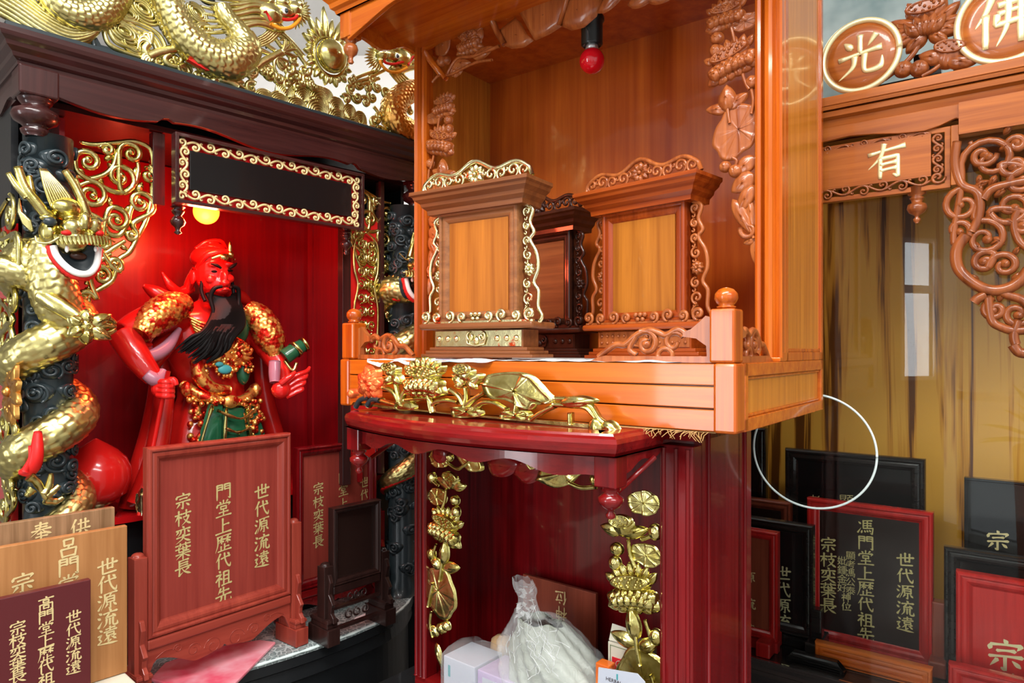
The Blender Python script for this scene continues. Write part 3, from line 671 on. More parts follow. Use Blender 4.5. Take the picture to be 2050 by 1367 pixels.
# ------------------------------------------------------------------ carved ancestral tablets inside the orange shrine
def ancestor_tablet(XLf, YLf, XRf, YRf, label, wood_, wood_x, panel, orn, gilt, z0=1.336, dots=3, seed=0):
    yaw = atan2(YRf-YLf, XRf-XLf); W = hypot(XRf-XLf, YRf-YLf); fr = Frame((XLf+XRf)/2, (YLf+YRf)/2, yaw)
    T = Thing('ancestor_tablet', fr, (0, 0, z0), label, 'tablet', 'carved tablets in the orange shrine')
    h = W/2; Z = lambda v: z0+v
    m = MB(); m.box(-h*.98, h*.98, .004, .074, Z(0), Z(.006)); m.box(-h*.92, h*.92, .008, .070, Z(.006), Z(.012)); m.box(-h*.86, h*.86, .011, .067, Z(.012), Z(.018))
    T.part('stepped_foot', m, wood_x, bevel=.0012)
    m = MB(); m.box(-h*.78, h*.78, .015, .064, Z(.018), Z(.048)); T.part('plinth', m, wood_x)
    m = MB(onplane(.015)); m.prism([(-h*.76, Z(.020)), (h*.76, Z(.020)), (h*.76, Z(.047)), (-h*.76, Z(.047))], 0, .0015)
    if dots == 3:
        for s_ in (-1, 1):
            for k in range(3):
                c = (s_*h*(.36+.16*k), Z(.0335)); bud(m, c, .0085, .001, 0, .0085, 0); bud(m, c, .006, .006, 0, .006, 0)
    else:
        for s_ in (-1, 1):
            for k in range(5):
                for j in range(2): bead(m, (s_*h*(.30+.10*k), Z(.028+.012*j)), .003, .002)
    for s_ in (-1, 1):
        sp = spiral((s_*.012, Z(.037)), .009, radians(90), 1.2, -s_); scroll(m, sp, .0022, .004)
    scroll(m, [(-.022, Z(.036)), (-.018, Z(.024)), (0, Z(.021)), (.018, Z(.024)), (.022, Z(.036))], .0022, .004); petal(m, (0, Z(.022)), pi/2, .016, .012, .004, 3, .002)
    T.part('plinth_carving', m, orn)
    m = MB(); m.box(-h, h, .0, .078, Z(.050), Z(.061)); T.part('ledge_board', m, wood_x, bevel=.004)
    bw = h*.70; zt = .262
    m = MB(); m.box(-bw, bw, .020, .052, Z(.061), Z(zt)); T.part('body', m, wood_)
    m = MB(); chamfer_frame(m, -bw, bw, Z(.061), Z(zt), h*.20, .010, .024); T.part('inner_frame', m, wood_)
    m = MB(); m.box(-bw+h*.18, bw-h*.18, .0175, .022, Z(.075), Z(zt-.016)); T.part('name_panel', m, panel)
    # cornice
    m = MB(); hw = h*.80; pr = [(o, Z(z)) for o, z in ((0, zt-.004), (.004, zt-.004), (.005, zt+.004), (.012, zt+.010), (.014, zt+.016), (.022, zt+.022), (.024, zt+.027), (.028, zt+.030), (.028, zt+.036), (0, zt+.036))]
    moulding(m, [(-hw, .062), (-hw, .006), (hw, .006), (hw, .062)], pr); m.box(-hw, hw, .006, .062, Z(zt-.004), Z(zt+.036)); T.part('cornice', m, wood_x)
    # crest
    def crest(u): v = abs(u); return .016+.020*(1-v**2.2)+.0085*cos(v*pi*2.6)*(1-v*.3)
    N = 48; top = [(-h*.96+h*1.92*i/N, Z(zt+.036+crest(-1+2*i/N)*(1 if 0 < i < N else .35))) for i in range(N+1)]
    m = MB(onplane(.010)); m.tube([(a, b, .002) for a, b in top], .0042, 8)
    m.prism([(-h*.97, Z(zt+.036)), (h*.97, Z(zt+.036)), (h*.97, Z(zt+.0395)), (-h*.97, Z(zt+.0395))], -.004, .005)
    for k in range(10):
        if k in (4, 5): continue
        x = -h*.84+h*1.68*k/9; hh = crest(x/h)*.44; s_ = 1 if k < 5 else -1
        sp = spiral((x, Z(zt+.040+hh)), hh*.95, radians(-90), 1.35, s_*(1 if k % 2 else -1)); scroll(m, sp, .0027, .003)
        sp = spiral((x+s_*hh*.9, Z(zt+.040+hh*1.3)), hh*.45, radians(90), 1.0, -s_); scroll(m, sp, .0022, .003)
    for k in range(9):
        t = 2*pi*k/9; petal(m, (cos(t)*.004, Z(zt+.058)+sin(t)*.003), t, .016, .012, .004, 3, .002, thick=.003)
    bead(m, (0, Z(zt+.058)), .004, .004)
    if not gilt: m.cur = 0
    T.part('crest_carving', m, orn)
    m = MB(onplane(.0145)); m.prism([(-h*.95, Z(zt+.036))]+[(a, b) for a, b in top]+[(h*.95, Z(zt+.036))], 0, .0005)
    # side wings
    for s_ in (-1, 1):
        m = MB(onplane(.030)); x0 = s_*bw
        edge = [(x0+(q_-x0)*1.3, z_) for q_, z_ in [(x0+s_*.004, Z(zt-.002)), (x0+s_*.016, Z(zt-.012)), (x0+s_*.012, Z(zt-.032)), (x0+s_*.018, Z(zt-.050)), (x0+s_*.012, Z(zt-.062)), (x0+s_*.022, Z(zt-.085)), (x0+s_*.0245, Z(zt-.112)), (x0+s_*.018, Z(zt-.134)), (x0+s_*.025, Z(zt-.150)), (x0+s_*.0245, Z(zt-.176)), (x0+s_*.030, Z(zt-.192)), (x0+s_*.026, Z(.061))]]
        m.tube([(a, b, .002) for a, b in smoothline(edge, 6)], .0036, 8)
        for k in range(8):
            z = Z(zt-.014-.0245*k); ww = 1.3*(.010, .009, .010, .012, .014, .011, .014, .015)[k]
            if k == 4:
                for j in range(8): petal(m, (x0+s_*.012, z), 2*pi*j/8, .012, .009, .004, 3, .001, thick=.003)
                bead(m, (x0+s_*.012, z), .003, .005); continue
            sp = spiral((x0+s_*ww*.75, z), ww*.62, radians(90 if k % 2 else -90), 1.3, s_*(1 if k % 2 else -1)); scroll(m, sp, .0026, .003)
            bead(m, sp[-1], .0022, .003); sp = spiral((x0+s_*ww*.45, z-.012), ww*.32, radians(90), .9, -s_); scroll(m, sp, .0015, .002)
        T.part('side_carving', m, orn)
    # low scroll strip in front
    m = MB(onplane(.012))
    for k in range(9):
        x = -h*.92+h*1.84*k/8; r_ = .0125 if k % 2 == 0 else .0105; s_ = 1 if k < 4 else -1
        if k == 4:
            for j, (dx, dz) in enumerate(((-.005, 0), (.005, 0), (0, .008), (-.009, .008), (.009, .008))): bead(m, (dx, Z(.068+dz)), .0045, .003)
            continue
        sp = spiral((x, Z(.061+r_)), r_*.9, radians(-90), 1.3, -s_ if k % 2 else s_); scroll(m, sp, .0034, .004); bead(m, sp[-1], .0038, .004)
    m.prism([(-h*.97, Z(.061)), (h*.97, Z(.061)), (h*.97, Z(.0645)), (-h*.97, Z(.0645))], -.002, .004)
    T.part('foot_carving', m, orn)
    return T
ancestor_tablet(-.172, 1.245, .033, 1.109, 'carved wooden ancestor tablet with gilded scroll crest and sides, front left in the orange shrine', 'tablet_pale', 'tablet_brown', 'tablet_panel', 'gold_red', True, 1.338)
ancestor_tablet(.128, 1.245, .300, 1.073, 'glossy red-brown carved ancestor tablet standing nearest the orange shrine newel post', 'tablet_red', 'tablet_redx', 'tablet_panel', 'carved_wood', False, 1.336, dots=5)
ancestor_tablet(-.035, 1.515, .135, 1.345, 'dark brown carved ancestor tablet half hidden behind the gilded one', 'tablet_dark', 'tablet_dark', 'tablet_brown', 'tablet_dark', False, 1.336)
# ------------------------------------------------------------------ crimson shrine under the orange one (frame C)
_c = A.w(-.1216, -.0875); C = Frame(_c.x, _c.y, radians(-39.5))
CT = 1.2435; CX0, CX1 = -.522, .040; CY0, CY1 = .135, .355; CF = .735
def bow(n=24, x0=-.5587, x1=0, d=.052, off=0):
    return [(x0+(x1-x0)*i/n, -d*(1-(2*i/n-1)**2)+off) for i in range(n+1)]
T = Thing('crimson_shrine', C, (-.26, .2, CF), 'dark red lacquered shrine with gilded lotus carvings standing below the orange shrine', 'shrine')
m = MB(); pr = [(o, CT-z) for o, z in ((0, .0285), (-.006, .0285), (-.003, .024), (-.001, .018), (.0, .012), (-.002, .006), (-.008, .003), (-.010, .0), (-.05, 0), (-.05, .0285))][::-1]
pth = [(-.5587, .13)]+bow()+[(0, .13)]
moulding(m, [(x, y) for x, y in pth], pr); m.prism([(x, y) for x, y in [(-.50, .30)]+[(a*.93-.02, b+.03) for a, b in bow()]+[(-.03, .30)]], CT-.026, CT-.002)
T.part('bowed_cornice', m, 'crimson_x')
m = MB()                                                   # apron below with wavy lower edge
rows = []
for i, (x, y) in enumerate(bow(60, -.525, -.034, .046, .012)):
    u = i/60; v = abs(2*u-1); zb = CT-.056+.010*(1-v**2)+.006*cos(v*pi*4)-.008*v**6
    rows.append([(x, y, zb), (x, y, CT-.027), (x, y+.010, CT-.027), (x, y+.010, zb)])
m.grid(rows, closed_v=True, caps=True); m.sm = [False]*len(m.sm); T.part('wavy_apron', m, 'crimson_x')
for s_ in (-1, 1):                                         # side aprons
    x = -.010 if s_ > 0 else -.549; m = MB(lambda a, b, h: (x+h, a, b))
    m.prism([(.02, CT-.0285), (.13, CT-.0285)]+[(.13-.11*i/12, CT-.036-.016*i/12-.004*sin(i*pi/4)) for i in range(13)], -.004, .004); T.part('side_apron', m, 'crimson_x')
    x0 = -.0365 if s_ > 0 else -.557
    m = MB(); m.box(x0, x0+.033, -.001+.004, .032, CT-.070, CT-.0285); q = T.part('corner_block', m, 'crimson_z', bevel=.002)
    m = MB(); m.lathe([(.003, -.042), (.006, -.040), (.0065, -.036), (.004, -.033), (.005, -.030), (.012, -.026), (.0165, -.019), (.0165, -.014), (.011, -.010), (.009, -.007), (.013, -.004), (.013, 0)], (x0+.0165, .018, CT-.070), 24)
    T.part('turned_pendant', m, 'crimson_x', q)
for s_ in (-1, 1):                                         # diagonal braces seen under the cornice
    m = MB(); x0, x1 = (-.012, -.006) if s_ > 0 else (-.51, -.545)
    m.tube([(x0-.012, .030, CT-.085), (x0+.012, .10, CT-.040)], .004, 6); T.part('brace', m, 'crimson_x')
for x0, x1 in ((CX0, CX0+.030), (CX1-.050, CX1)):
    m = MB(); m.box(x0, x1, CY0, CY0+.03, CF, CT-.026)
    for u in (.12, .5, .85): m.tube([(x0+(x1-x0)*u, CY0, CF), (x0+(x1-x0)*u, CY0, CT-.03)], .0035, 8)
    T.part('front_post', m, 'crimson_z', bevel=.0015)
m = MB(); m.box(CX1-.012, CX1, CY0+.03, CY1, CF, CT-.004); m.tube([(CX1+.001, CY1-.03, CF), (CX1+.001, CY1-.03, CT-.006)], .003, 6); m.tube([(CX1+.001, CY0+.05, CF), (CX1+.001, CY0+.05, CT-.006)], .003, 6); T.part('side_wall', m, 'crimson_z')
m = MB(); m.box(CX0, CX0+.012, CY0+.03, CY1, CF, CT-.004); T.part('side_wall', m, 'crimson_z')
m = MB(); m.box(CX0, CX1, CY1-.055, CY1-.045, CF, CT-.004); T.part('back_panel', m, 'crimson_z')
m = MB(); m.box(CX0+.012, CX0+.020, CY1-.075, CY1-.055, CF, CT-.03); T.part('corner_trim', m, 'crimson_z')
m = MB(); m.box(CX0, CX1, CY0, CY1, CF-.02, CF); T.part('shrine_floor', m, 'crimson_x')
m = MB(); m.box(CX0+.01, CX1-.0, CY0+.01, CY1-.01, CT-.020, CT-.004); T.part('top_board', m, 'crimson_x')
zt_ = 1.16; kzc = .00098
m = MB(strip_map(-.095, -.0105, 1.128, .00082, CY0+.006)); cl = []
def gilt_strip(m):
    def P(x, y): return (x, -y)
    leaf(m, P(72, 0), 34, 22, .05, 3, 8, .04, 5, 1)
    pod(m, P(26, 42), 26, 16, .1, 9, 9, 1.6, 4); petal(m, P(22, 62), radians(170), 46, 24, 4, 4, 0, thick=4); petal(m, P(26, 64), radians(18), 60, 24, 4, 4, 0, thick=4); bud(m, P(96, 48), 14, 9, 7, 15, 4)
    for pts in ([(42, 70), (46, 95), (58, 118)], [(90, 55), (80, 60), (70, 64)], [(78, 205), (86, 225), (92, 245)], [(56, 225), (58, 250), (66, 290)], [(90, 300), (100, 330), (108, 360)]): stem(m, [P(*q) for q in pts], 4, 3)
    leaf(m, P(78, 92), 34, 20, -.05, 3, 8, .04, 5, 2)
    bud(m, P(14, 92), 15, 9, 7, 12, 4); bud(m, P(10, 118), 14, 9, 7, 14, 4)
    lotus(m, P(48, 158), 118, 92, radians(10), 11, 4)
    petal(m, P(60, 258), radians(170), 62, 28, 4, 4, 0, thick=4); petal(m, P(56, 250), radians(100), 62, 32, 8, 6, 3, thick=4); petal(m, P(62, 258), radians(20), 42, 26, 6, 4, 3, thick=4); bud(m, P(98, 232), 15, 9, 7, 15, 4)
    leaf(m, P(66, 318), 52, 62, radians(-24), 3.6, 9, .04, 5, 2, (.1, .1))
    bud(m, P(44, 392), 14, 9, 7, 12, 4); bud(m, P(62, 402), 16, 9, 7, 14, 4); petal(m, P(70, 420), radians(15), 46, 26, 5, 4, 1); petal(m, P(80, 440), radians(250), 60, 26, 5, 4, 1); stem(m, [P(96, 370), P(100, 400), P(90, 430)], 4, 3)
gilt_strip(m); T.part('gilded_lotus_strip', m, 'gold_leaf')
m = MB(strip_map(CX0+.030+.080, CX0+.030, 1.150, .00078, CY0+.006)); gilt_strip(m)
m2 = m; T.part('gilded_lotus_strip', m2, 'gold_leaf', label='gilded lotus strip glowing partly red')
m = MB(onplane(CY0-.030))
def cv(px, py): return C.ab(px, py, CY0-.030)
def polyr(mb, pts, h=.005, veins=True, thick=.006):
    P_ = [cv(*p) for p in smoothline([(*q,) for q in pts]+[pts[0]], 4)][:-1]; Cc = (sum(p[0] for p in P_)/len(P_), sum(p[1] for p in P_)/len(P_))
    def hf(q, t, p): d = abs(((t*7) % 1)-.5)*2; return h*(1-q*q)*.5+h*.8*max(0, 1-(1-d)/.16)+(h*.4 if q > .9 else 0)
    mb.relief(Cc, P_, hf, 7, thick)
polyr(m, [(1075, 960), (1110, 976), (1140, 968), (1160, 950), (1190, 938), (1170, 925), (1120, 922), (1085, 935)])
stem(m, [cv(*p) for p in ((1140, 966), (1165, 976), (1195, 974))], .0035); bud(m, cv(1192, 960), .010, .007, 6)
polyr(m, [(912, 905), (925, 928), (945, 944), (965, 940), (955, 915), (930, 900)])
polyr(m, [(1050, 922), (1062, 940), (1070, 930), (1060, 915)]); stem(m, [cv(*p) for p in ((895, 925), (915, 938), (930, 932), (945, 920))], .003)
bud(m, cv(900, 915), .008, .006, 6)
T.parts('gilded_valance', m, 'gold_leaf')
m = MB(onplane(CY0-.020)); P_ = lambda px, py: C.ab(px, py, CY0-.02)
for a in ([(975, 925), (985, 950), (1010, 955), (1035, 940), (1040, 925), (1000, 905)], [(1028, 948), (1050, 968), (1072, 962), (1085, 935), (1070, 915), (1035, 925)], [(868, 893), (866, 915), (880, 928), (894, 915), (890, 898)]):
    pp = [P_(*q) for q in smoothline(a+[a[0]], 4)][:-1]; cc = (sum(p[0] for p in pp)/len(pp), sum(p[1] for p in pp)/len(pp)); m.relief(cc, pp, lambda q, t, p: .003*(1-q**4), 4, .005)
T.parts('red_valance', m, 'crimson_x')
# gilded lotus pond carving standing on the cornice front
CR = T
def gv(px, py): return A.ab(px, py, -.034)
m = MB(onplane(-.034)); red = MB(onplane(-.034)); back = MB(onplane(-.034))
def gpoly(mb, pts, h=.006, ve=7, eye=None, thick=.014, sm=True):
    P_ = [gv(*p) for p in (smoothline(pts+[pts[0]], 4)[:-1] if sm else pts)]
    Cc = gv(*eye) if eye else (sum(p[0] for p in P_)/len(P_), sum(p[1] for p in P_)/len(P_))
    def hf(q, t, p): d = abs(((t*ve) % 1)-.5)*2; return h*.35*(1-q*q)+h*.75*max(0, 1-(1-d)/.14)*(1-.2*q)+(h*.6 if .9 < q else 0)
    mb.relief(Cc, P_, hf, 10, thick)
# big leaf
gpoly(m, [(966, 768), (975, 752), (1000, 746), (1030, 745), (1058, 752), (1075, 768), (1090, 785), (1106, 802), (1085, 810), (1068, 808), (1060, 820), (1045, 815), (1012, 800), (985, 798), (972, 785)], .006, 8, (1030, 783))
# petals and pods
c = gv(845, 757); lotus(m, c, .092, .070, 0, .008, .014)
c = gv(781, 738); pod(m, c, .0155, .011, 0, .008, 9, 1.6, .014); petal(m, gv(785, 752), radians(215), .026, .016, .005, 4, .002, thick=.012); petal(m, gv(785, 752), radians(-30), .026, .018, .005, 4, .002, thick=.012)
c = gv(927, 743); pod(m, c, .0165, .012, 0, .008, 9, 1.6, .014); petal(m, gv(930, 770), radians(150), .032, .018, .005, 4, .002, thick=.012); petal(m, gv(932, 770), radians(28), .036, .020, .005, 4, .002, thick=.012); petal(m, gv(928, 766), radians(200), .018, .014, .005, 4, .003); petal(m, gv(935, 762), radians(-30), .024, .014, .005, 4, .003)
def strap(pts, w=.0045): m.tube([(a, b, -.004) for a, b in smoothline([gv(*p) for p in pts], 6)], w, 8, 1.8, up=(0, 0, 1))
for pts in ([(790, 768), (795, 790), (800, 808)], [(765, 776), (785, 785), (797, 806)], [(815, 778), (805, 790), (800, 806)], [(930, 775), (932, 795), (928, 815)], [(898, 780), (915, 792), (926, 812)], [(970, 785), (945, 800), (930, 815)],
            [(862, 826), (866, 808), (890, 802), (915, 806)], [(866, 826), (858, 800), (840, 798), (808, 802)], [(862, 826), (858, 808), (856, 790)], [(1030, 826), (1032, 812), (1032, 800)], [(948, 818), (965, 806), (990, 808), (1012, 820)], [(1060, 840), (1085, 824), (1110, 812)],
            [(745, 795), (760, 802), (795, 812)], [(762, 800), (740, 806), (735, 815)], [(1108, 798), (1150, 800), (1180, 812), (1198, 838), (1215, 850)], [(1106, 810), (1140, 812), (1170, 816), (1186, 830), (1205, 854)], [(1140, 826), (1140, 850)]): strap(pts, .0040)
for pts, ey in (([(905, 815), (945, 815), (958, 822), (955, 834), (910, 834)], None), ([(1006, 824), (1045, 822), (1058, 832), (1048, 840), (1004, 838)], None), ([(792, 804), (820, 806), (824, 820), (795, 820)], None)): gpoly(m, pts, .005, 5)
petal(m, gv(1190, 835), radians(-80), .035, .022, .005, 4, .003, thick=.012); petal(m, gv(1205, 845), radians(-30), .03, .016, .005, 4, .001, thick=.012)
petal(m, gv(1120, 806), radians(5), .060, .018, .006, 3, .002, thick=.012)
m.prism([gv(700, 810), gv(1225, 862), gv(1228, 856), gv(1140, 846), gv(900, 828), gv(704, 805)], -.014, -.004)
T = Thing('lotus_crest_carving', A, (-.42, -.034, 1.246), 'gilded lotus and leaf carving standing on the front edge of the crimson shrine top', 'carving')
T.part('gilded_lotus_relief', m, 'gold_leaf')
c = gv(738, 768); 
for k in range(3):
    for j in range(7): petal(red, c, 2*pi*j/7+.4*k, .034-.008*k, .026-.005*k, .006, 4, .003*k, thick=.012)
bud(red, gv(703, 788), .009, .006, 5, thick=.012)
T.part('rose_relief', red, 'rose_red_lit', label='red flower at the left end')
for pts in ([(712, 815), (722, 800), (740, 796)], [(735, 812), (745, 800), (760, 802)]): back.tube([(a, b, .0) for a, b in smoothline([gv(*p) for p in pts], 6)], .005, 8)
T.part('dark_leaves', back, 'black_carving')
# straw packing between the two shrines
m = MB(); random.seed(3)
m.prism([(-.34, -.006), (-.03, .008), (-.03, .03), (-.34, .02)], 1.2432, 1.2445)
for k in range(60):
    x = -.27+.24*random.random(); a = random.uniform(-1.2, 1.2); L = random.uniform(.006, .022)
    y = -.004+random.uniform(-.004, .004); m.tube([(x, y+.01, 1.2443), (x+sin(a)*L*.5, y-.002, 1.2443-L*.2), (x+sin(a)*L, y-.004, 1.2440-L*.6)], .0005, 4)
solo('straw_pad', m, 'straw', A, (-.18, 0, 1.243), 'frayed straw packing poking out under the orange shrine at its corner', 'straw', None, 'stuff')
# stand below
m = MB(); m.box(-.58, .10, .05, .40, 0, CF-.02); solo('display_stand', m, 'black_lacquer', C, (-.26, .2, 0), 'plain dark stand carrying the crimson shrine', 'stand')
# ---- things kept inside the crimson shrine
def wl(px, py, y): h = C.hit(px, py, y); return h
# leaning board with upside-down lettering
hb = C.hit(1120, 1250, y=.26)
T = Thing('name_board', C, (hb[0], .262, CF), 'plain brown wooden board with upside-down gold characters leaning inside the crimson shrine', 'board')
p0, p1, p2 = C.hit(1052, 1150, y=.285), C.hit(1196, 1190, y=.27), C.hit(1196, 1345, y=.25)
m = MB(); q = [C.hit(px, py, y=.27) for px, py in ((1048, 1148), (1194, 1188), (1194, 1350))]
zb_ = CF+.001; m.prism([(q[0][0], q[0][2]), (q[1][0], q[1][2]), (q[1][0], zb_), (q[0][0], zb_)], -.274, -.266)
mm = MB(lambda a, b, h: (a, -h, b)); mm.prism([(q[0][0], q[0][2]), (q[1][0], q[1][2]), (q[1][0], zb_), (q[0][0], zb_)], -.276, -.268)
bd = T.part('board', mm, 'brown_frame', bevel=.001)
tx = C.hit(1124, 1196, y=.267); glyphs(bd, T.base, C, '位', tx[0], tx[2], .026, .267, 'gold_paint', flip=True); tx = C.hit(1124, 1228, y=.267); glyphs(bd, T.base, C, '神', tx[0], tx[2], .026, .267, 'gold_paint', flip=True)
# knotted clear bag
h0 = C.hit(1115, 1367, y=.17); bx_, by_ = h0[0], .170
T = Thing('plastic_bag', C, (bx_, by_, CF), 'knotted clear cellophane bag bulging with pale crumpled packing', 'bag')
def bagshape(sc, seed, zk=.935, n=96):
    rows = []; nk = C.hit(1050, 1215, y=.165); tp = C.hit(1042, 1160, y=.165)
    ax = [(bx_, by_, CF+.002), (bx_, by_, CF+.05), (bx_-.004, by_, CF+.10), (bx_-.018, by_, .862), (nk[0]+.030, by_, .895), (nk[0]+.006, by_, nk[2]-.012), (nk[0], by_, nk[2]+.012), (nk[0]-.004, by_, nk[2]+.030), (tp[0], by_, tp[2])]
    rd = [.066, .092, .094, .078, .052, .026, .016, .021, .018]
    P_ = smoothline([(*a, r) for a, r in zip(ax, rd)], 9); random.seed(seed); ph = [random.uniform(0, 6) for _ in range(6)]
    for i, (x, y, z, r) in enumerate(P_):
        r *= sc; row = []
        for j in range(n):
            t = 2*pi*j/n; k = 1+.10*sin(3*t+ph[0]+z*40)+.16*NZ.turbulence(Vector((cos(t)*2.2+seed, sin(t)*2.2, z*26)), 4, True)+.05*sin(13*t+ph[2]+z*90)
            row.append((x+r*k*cos(t), y+r*k*.62*sin(t), z+.003*sin(5*t+ph[3])))
        rows.append(row)
    return rows
m = MB(); m.grid(bagshape(1.0, 4), closed_v=True, caps=True); T.part('clear_bag', m, 'cellophane')
m = MB(); m.grid(bagshape(.80, 9)[:38], closed_v=True, caps=True); T.part('pale_packing', m, 'tissue')
m = MB(); nk = C.hit(1052, 1200, y=.165); random.seed(5)
for k in range(46):
    t = random.uniform(0, 6.28); u = random.uniform(-1, 1); R_ = .010*sqrt(1-u*u*.5); c = (nk[0]+R_*cos(t), .165+R_*.8*sin(t), nk[2]+u*.024)
    d_ = Vector((cos(t)+random.uniform(-.4, .4), -.5+sin(t)*.7, u*.8)).normalized(); s_ = Vector((-d_.y, d_.x, random.uniform(-.6, .6))).normalized()*.004; L = random.uniform(.006, .013)
    a_ = Vector(c); m.add([tuple(a_-s_), tuple(a_+s_), tuple(a_+d_*L+s_*1.2), tuple(a_+d_*L*.9-s_*.6)], [(0, 1, 2, 3)], False)
T.part('knotted_ruffle', m, 'cellophane_dense')
m = MB(); random.seed(8)                                   # sharp creases of the film
for k in range(26):
    x = random.uniform(-.8, .8); z0_ = random.uniform(CF+.08, .90); R_ = .09*(1 if z0_ < .84 else (1-(z0_-.84)*7))
    pts = []
    for i in range(6): xx = x*R_+.006*sin(i*1.7+k)+(i*.004)*(-1 if x > 0 else 1); pts.append((bx_-.010*(z0_ > .84)+xx, by_-.64*sqrt(max(R_*R_*1.02-min(xx*xx, R_*R_*.9), 1e-6))-.003, z0_+i*random.uniform(.004, .010)))
    m.tube(pts, .0006, 4)
T.part('film_creases', m, 'cellophane_dense')
# wrapped white and lilac carton
T = Thing('wrapped_carton', C, (C.hit(955, 1367, y=.13)[0], .15, CF), 'white and lilac cartons shrink-wrapped in clear plastic beside the knotted bag', 'box')
q0, q1, q2 = C.hit(888, 1330, y=.125), C.hit(945, 1330, y=.125), C.hit(1038, 1330, y=.125)
zt1 = C.hit(900, 1316, y=.125)[2]; xa, xb, xc = q0[0], q1[0], q2[0]
m = MB(); m.box(xa, xb+.006, .125, .20, CF, zt1); b_ = T.part('white_carton', m, 'label_white', bevel=.0015)
m = MB(); m.box(xa+.012, xa+.017, .1243, .1255, CF+.03, zt1-.014); T.part('teal_stripe', m, 'label_teal', b_)
m = MB(); m.box(xb+.008, xc, .130, .205, CF, zt1-.004); b_ = T.part('lilac_carton', m, 'lilac', bevel=.0015)
m = MB(); m.box(xb+.020, xc-.004, .1293, .131, CF+.01, zt1-.014); T.part('pale_label', m, 'label_white', b_)
m = MB(); rows = []
for i in range(30):
    u = i/29; x = xa-.003+(xc+.006-xa)*u; rows.append([(x, .121, CF), (x, .121, zt1-.010), (x, .123, zt1+.002), (x, .14, zt1+.010+.016*sin(pi*u)+.003*sin(17*u)), (x, .17, zt1+.014+.014*sin(pi*u*.9)+.003*sin(23*u)), (x, .21, zt1+.006+.002*sin(30*u)), (x, .212, CF)])
m.grid(rows); T.part('shrink_wrap', m, 'cellophane')
# cork stopper shape, small carton, card
ck = C.hit(1005, 1290, y=.225)
m = MB(lambda a, b, h: (ck[0]+a, .225+h, b)); m.lathe([(.004, .0), (.021, 0), (.022, .01), (.022, ck[2]-CF-.004), (.020, ck[2]-CF+.012), (.012, ck[2]-CF+.019), (.003, ck[2]-CF+.021)], (0, 0, 0), 24)
m.v = [(x, .225+(y_-.225), z) for x, y_, z in m.v]
m = MB(); hh = ck[2]-CF; m.lathe([(.004, CF), (.021, CF), (.022, CF+.01), (.022, CF+hh-.004), (.020, CF+hh+.010), (.012, CF+hh+.016), (.003, CF+hh+.018)], (ck[0], .225, 0), 24)
solo('cork_stopper', m, 'cork', C, (ck[0], .225, CF), 'pale cork coloured roll standing behind the wrapped cartons', 'stopper')
bx2 = C.hit(1238, 1300, y=.17); x0_, x1_ = C.hit(1217, 1300, y=.17)[0], C.hit(1287, 1300, y=.17)[0]; zt2 = C.hit(1238, 1290, y=.17)[2]
T = Thing('medicine_carton', C, ((x0_+x1_)/2, .19, CF), 'small cream carton with a red seal label, its flap open, behind the gilded leaf', 'box')
m = MB(); m.box(x0_, x1_, .17, .215, CF, zt2); b_ = T.part('carton_body', m, 'cream', bevel=.001)
m = MB()
for a_, b__, c_, d_ in ((x0_+.004, x0_+.005, CF, zt2-.004), (x1_-.005, x1_-.004, CF, zt2-.004), (x0_+.004, x1_-.004, zt2-.005, zt2-.004)): m.box(a_, b__, .1694, .1702, c_, d_)
T.part('printed_border', m, 'olive_line', b_)
zr = C.hit(1240, 1330, y=.17)[2]
m = MB(); m.box(x0_+.008, x1_-.010, .1690, .1700, zr-.008, zr+.009); l_ = T.part('red_label', m, 'label_red', b_)
m = MB(onplane(.1688)); m.tube([(x0_+.022+.007*cos(t*pi/8), zr+.006*sin(t*pi/8), 0) for t in range(17)], .0006, 5); m.tube([(x0_+.019, zr-.002, 0), (x0_+.022, zr+.003, 0), (x0_+.025, zr-.002, 0)], .0006, 5); T.part('seal_mark', m, 'cream', b_)
m = MB(lambda a, b, h: (a, .185+h, b)); z_ = zt2; m.add([(x0_, z_+.001, -.012), (x0_+.030, z_+.001, -.010), (x0_+.030, z_+.022, .0), (x0_, z_+.024, -.002), (x0_+.0, z_+.001, .008), (x0_+.030, z_+.001, .008)], [(0, 1, 2, 3), (3, 2, 5, 4), (0, 3, 4), (1, 5, 2)], False); T.part('open_flap', m, 'cream')
xx0, xx1 = C.hit(1192, 1350, y=.10)[0], C.hit(1292, 1350, y=.10)[0]; zc = C.hit(1240, 1341, y=.10)[2]
T = Thing('printed_card', C, ((xx0+xx1)/2, .11, CF), 'white printed card with a tiny hole standing at the front of the crimson shrine', 'card')
mm = MB(lambda a, b, h: (a, .10-h, b)); mm.prism([(xx0, CF), (xx1, CF), (xx1, zc-.004), (xx1-.012, zc+.004), (xx0+.006, zc-.006)], 0, .0015); b_ = T.part('card', mm, 'label_white')
m = MB(); m.box((xx0+xx1)/2-.004, (xx0+xx1)/2-.002, .0975, .0984, zc-.014, zc-.006); T.part('punched_slot', m, 'label_teal', b_)
cc = bpy.data.curves.new('t', 'FONT'); cc.body = 'HERBAL ALOE'; cc.size = 1; oo = bpy.data.objects.new('t', cc); COL.objects.link(oo)
me_ = bpy.data.meshes.new_from_object(oo.evaluated_get(bpy.context.evaluated_depsgraph_get())); m = MB(); m.smooth = False
k_ = .0075; m.add([((xx0+xx1)/2-.022+v.co.x*k_, .0980, zc-.020+v.co.y*k_) for v in me_.vertices], [tuple(f.vertices) for f in me_.polygons]); bpy.data.objects.remove(oo); T.part('printed_words', m, 'dark_panel', b_)
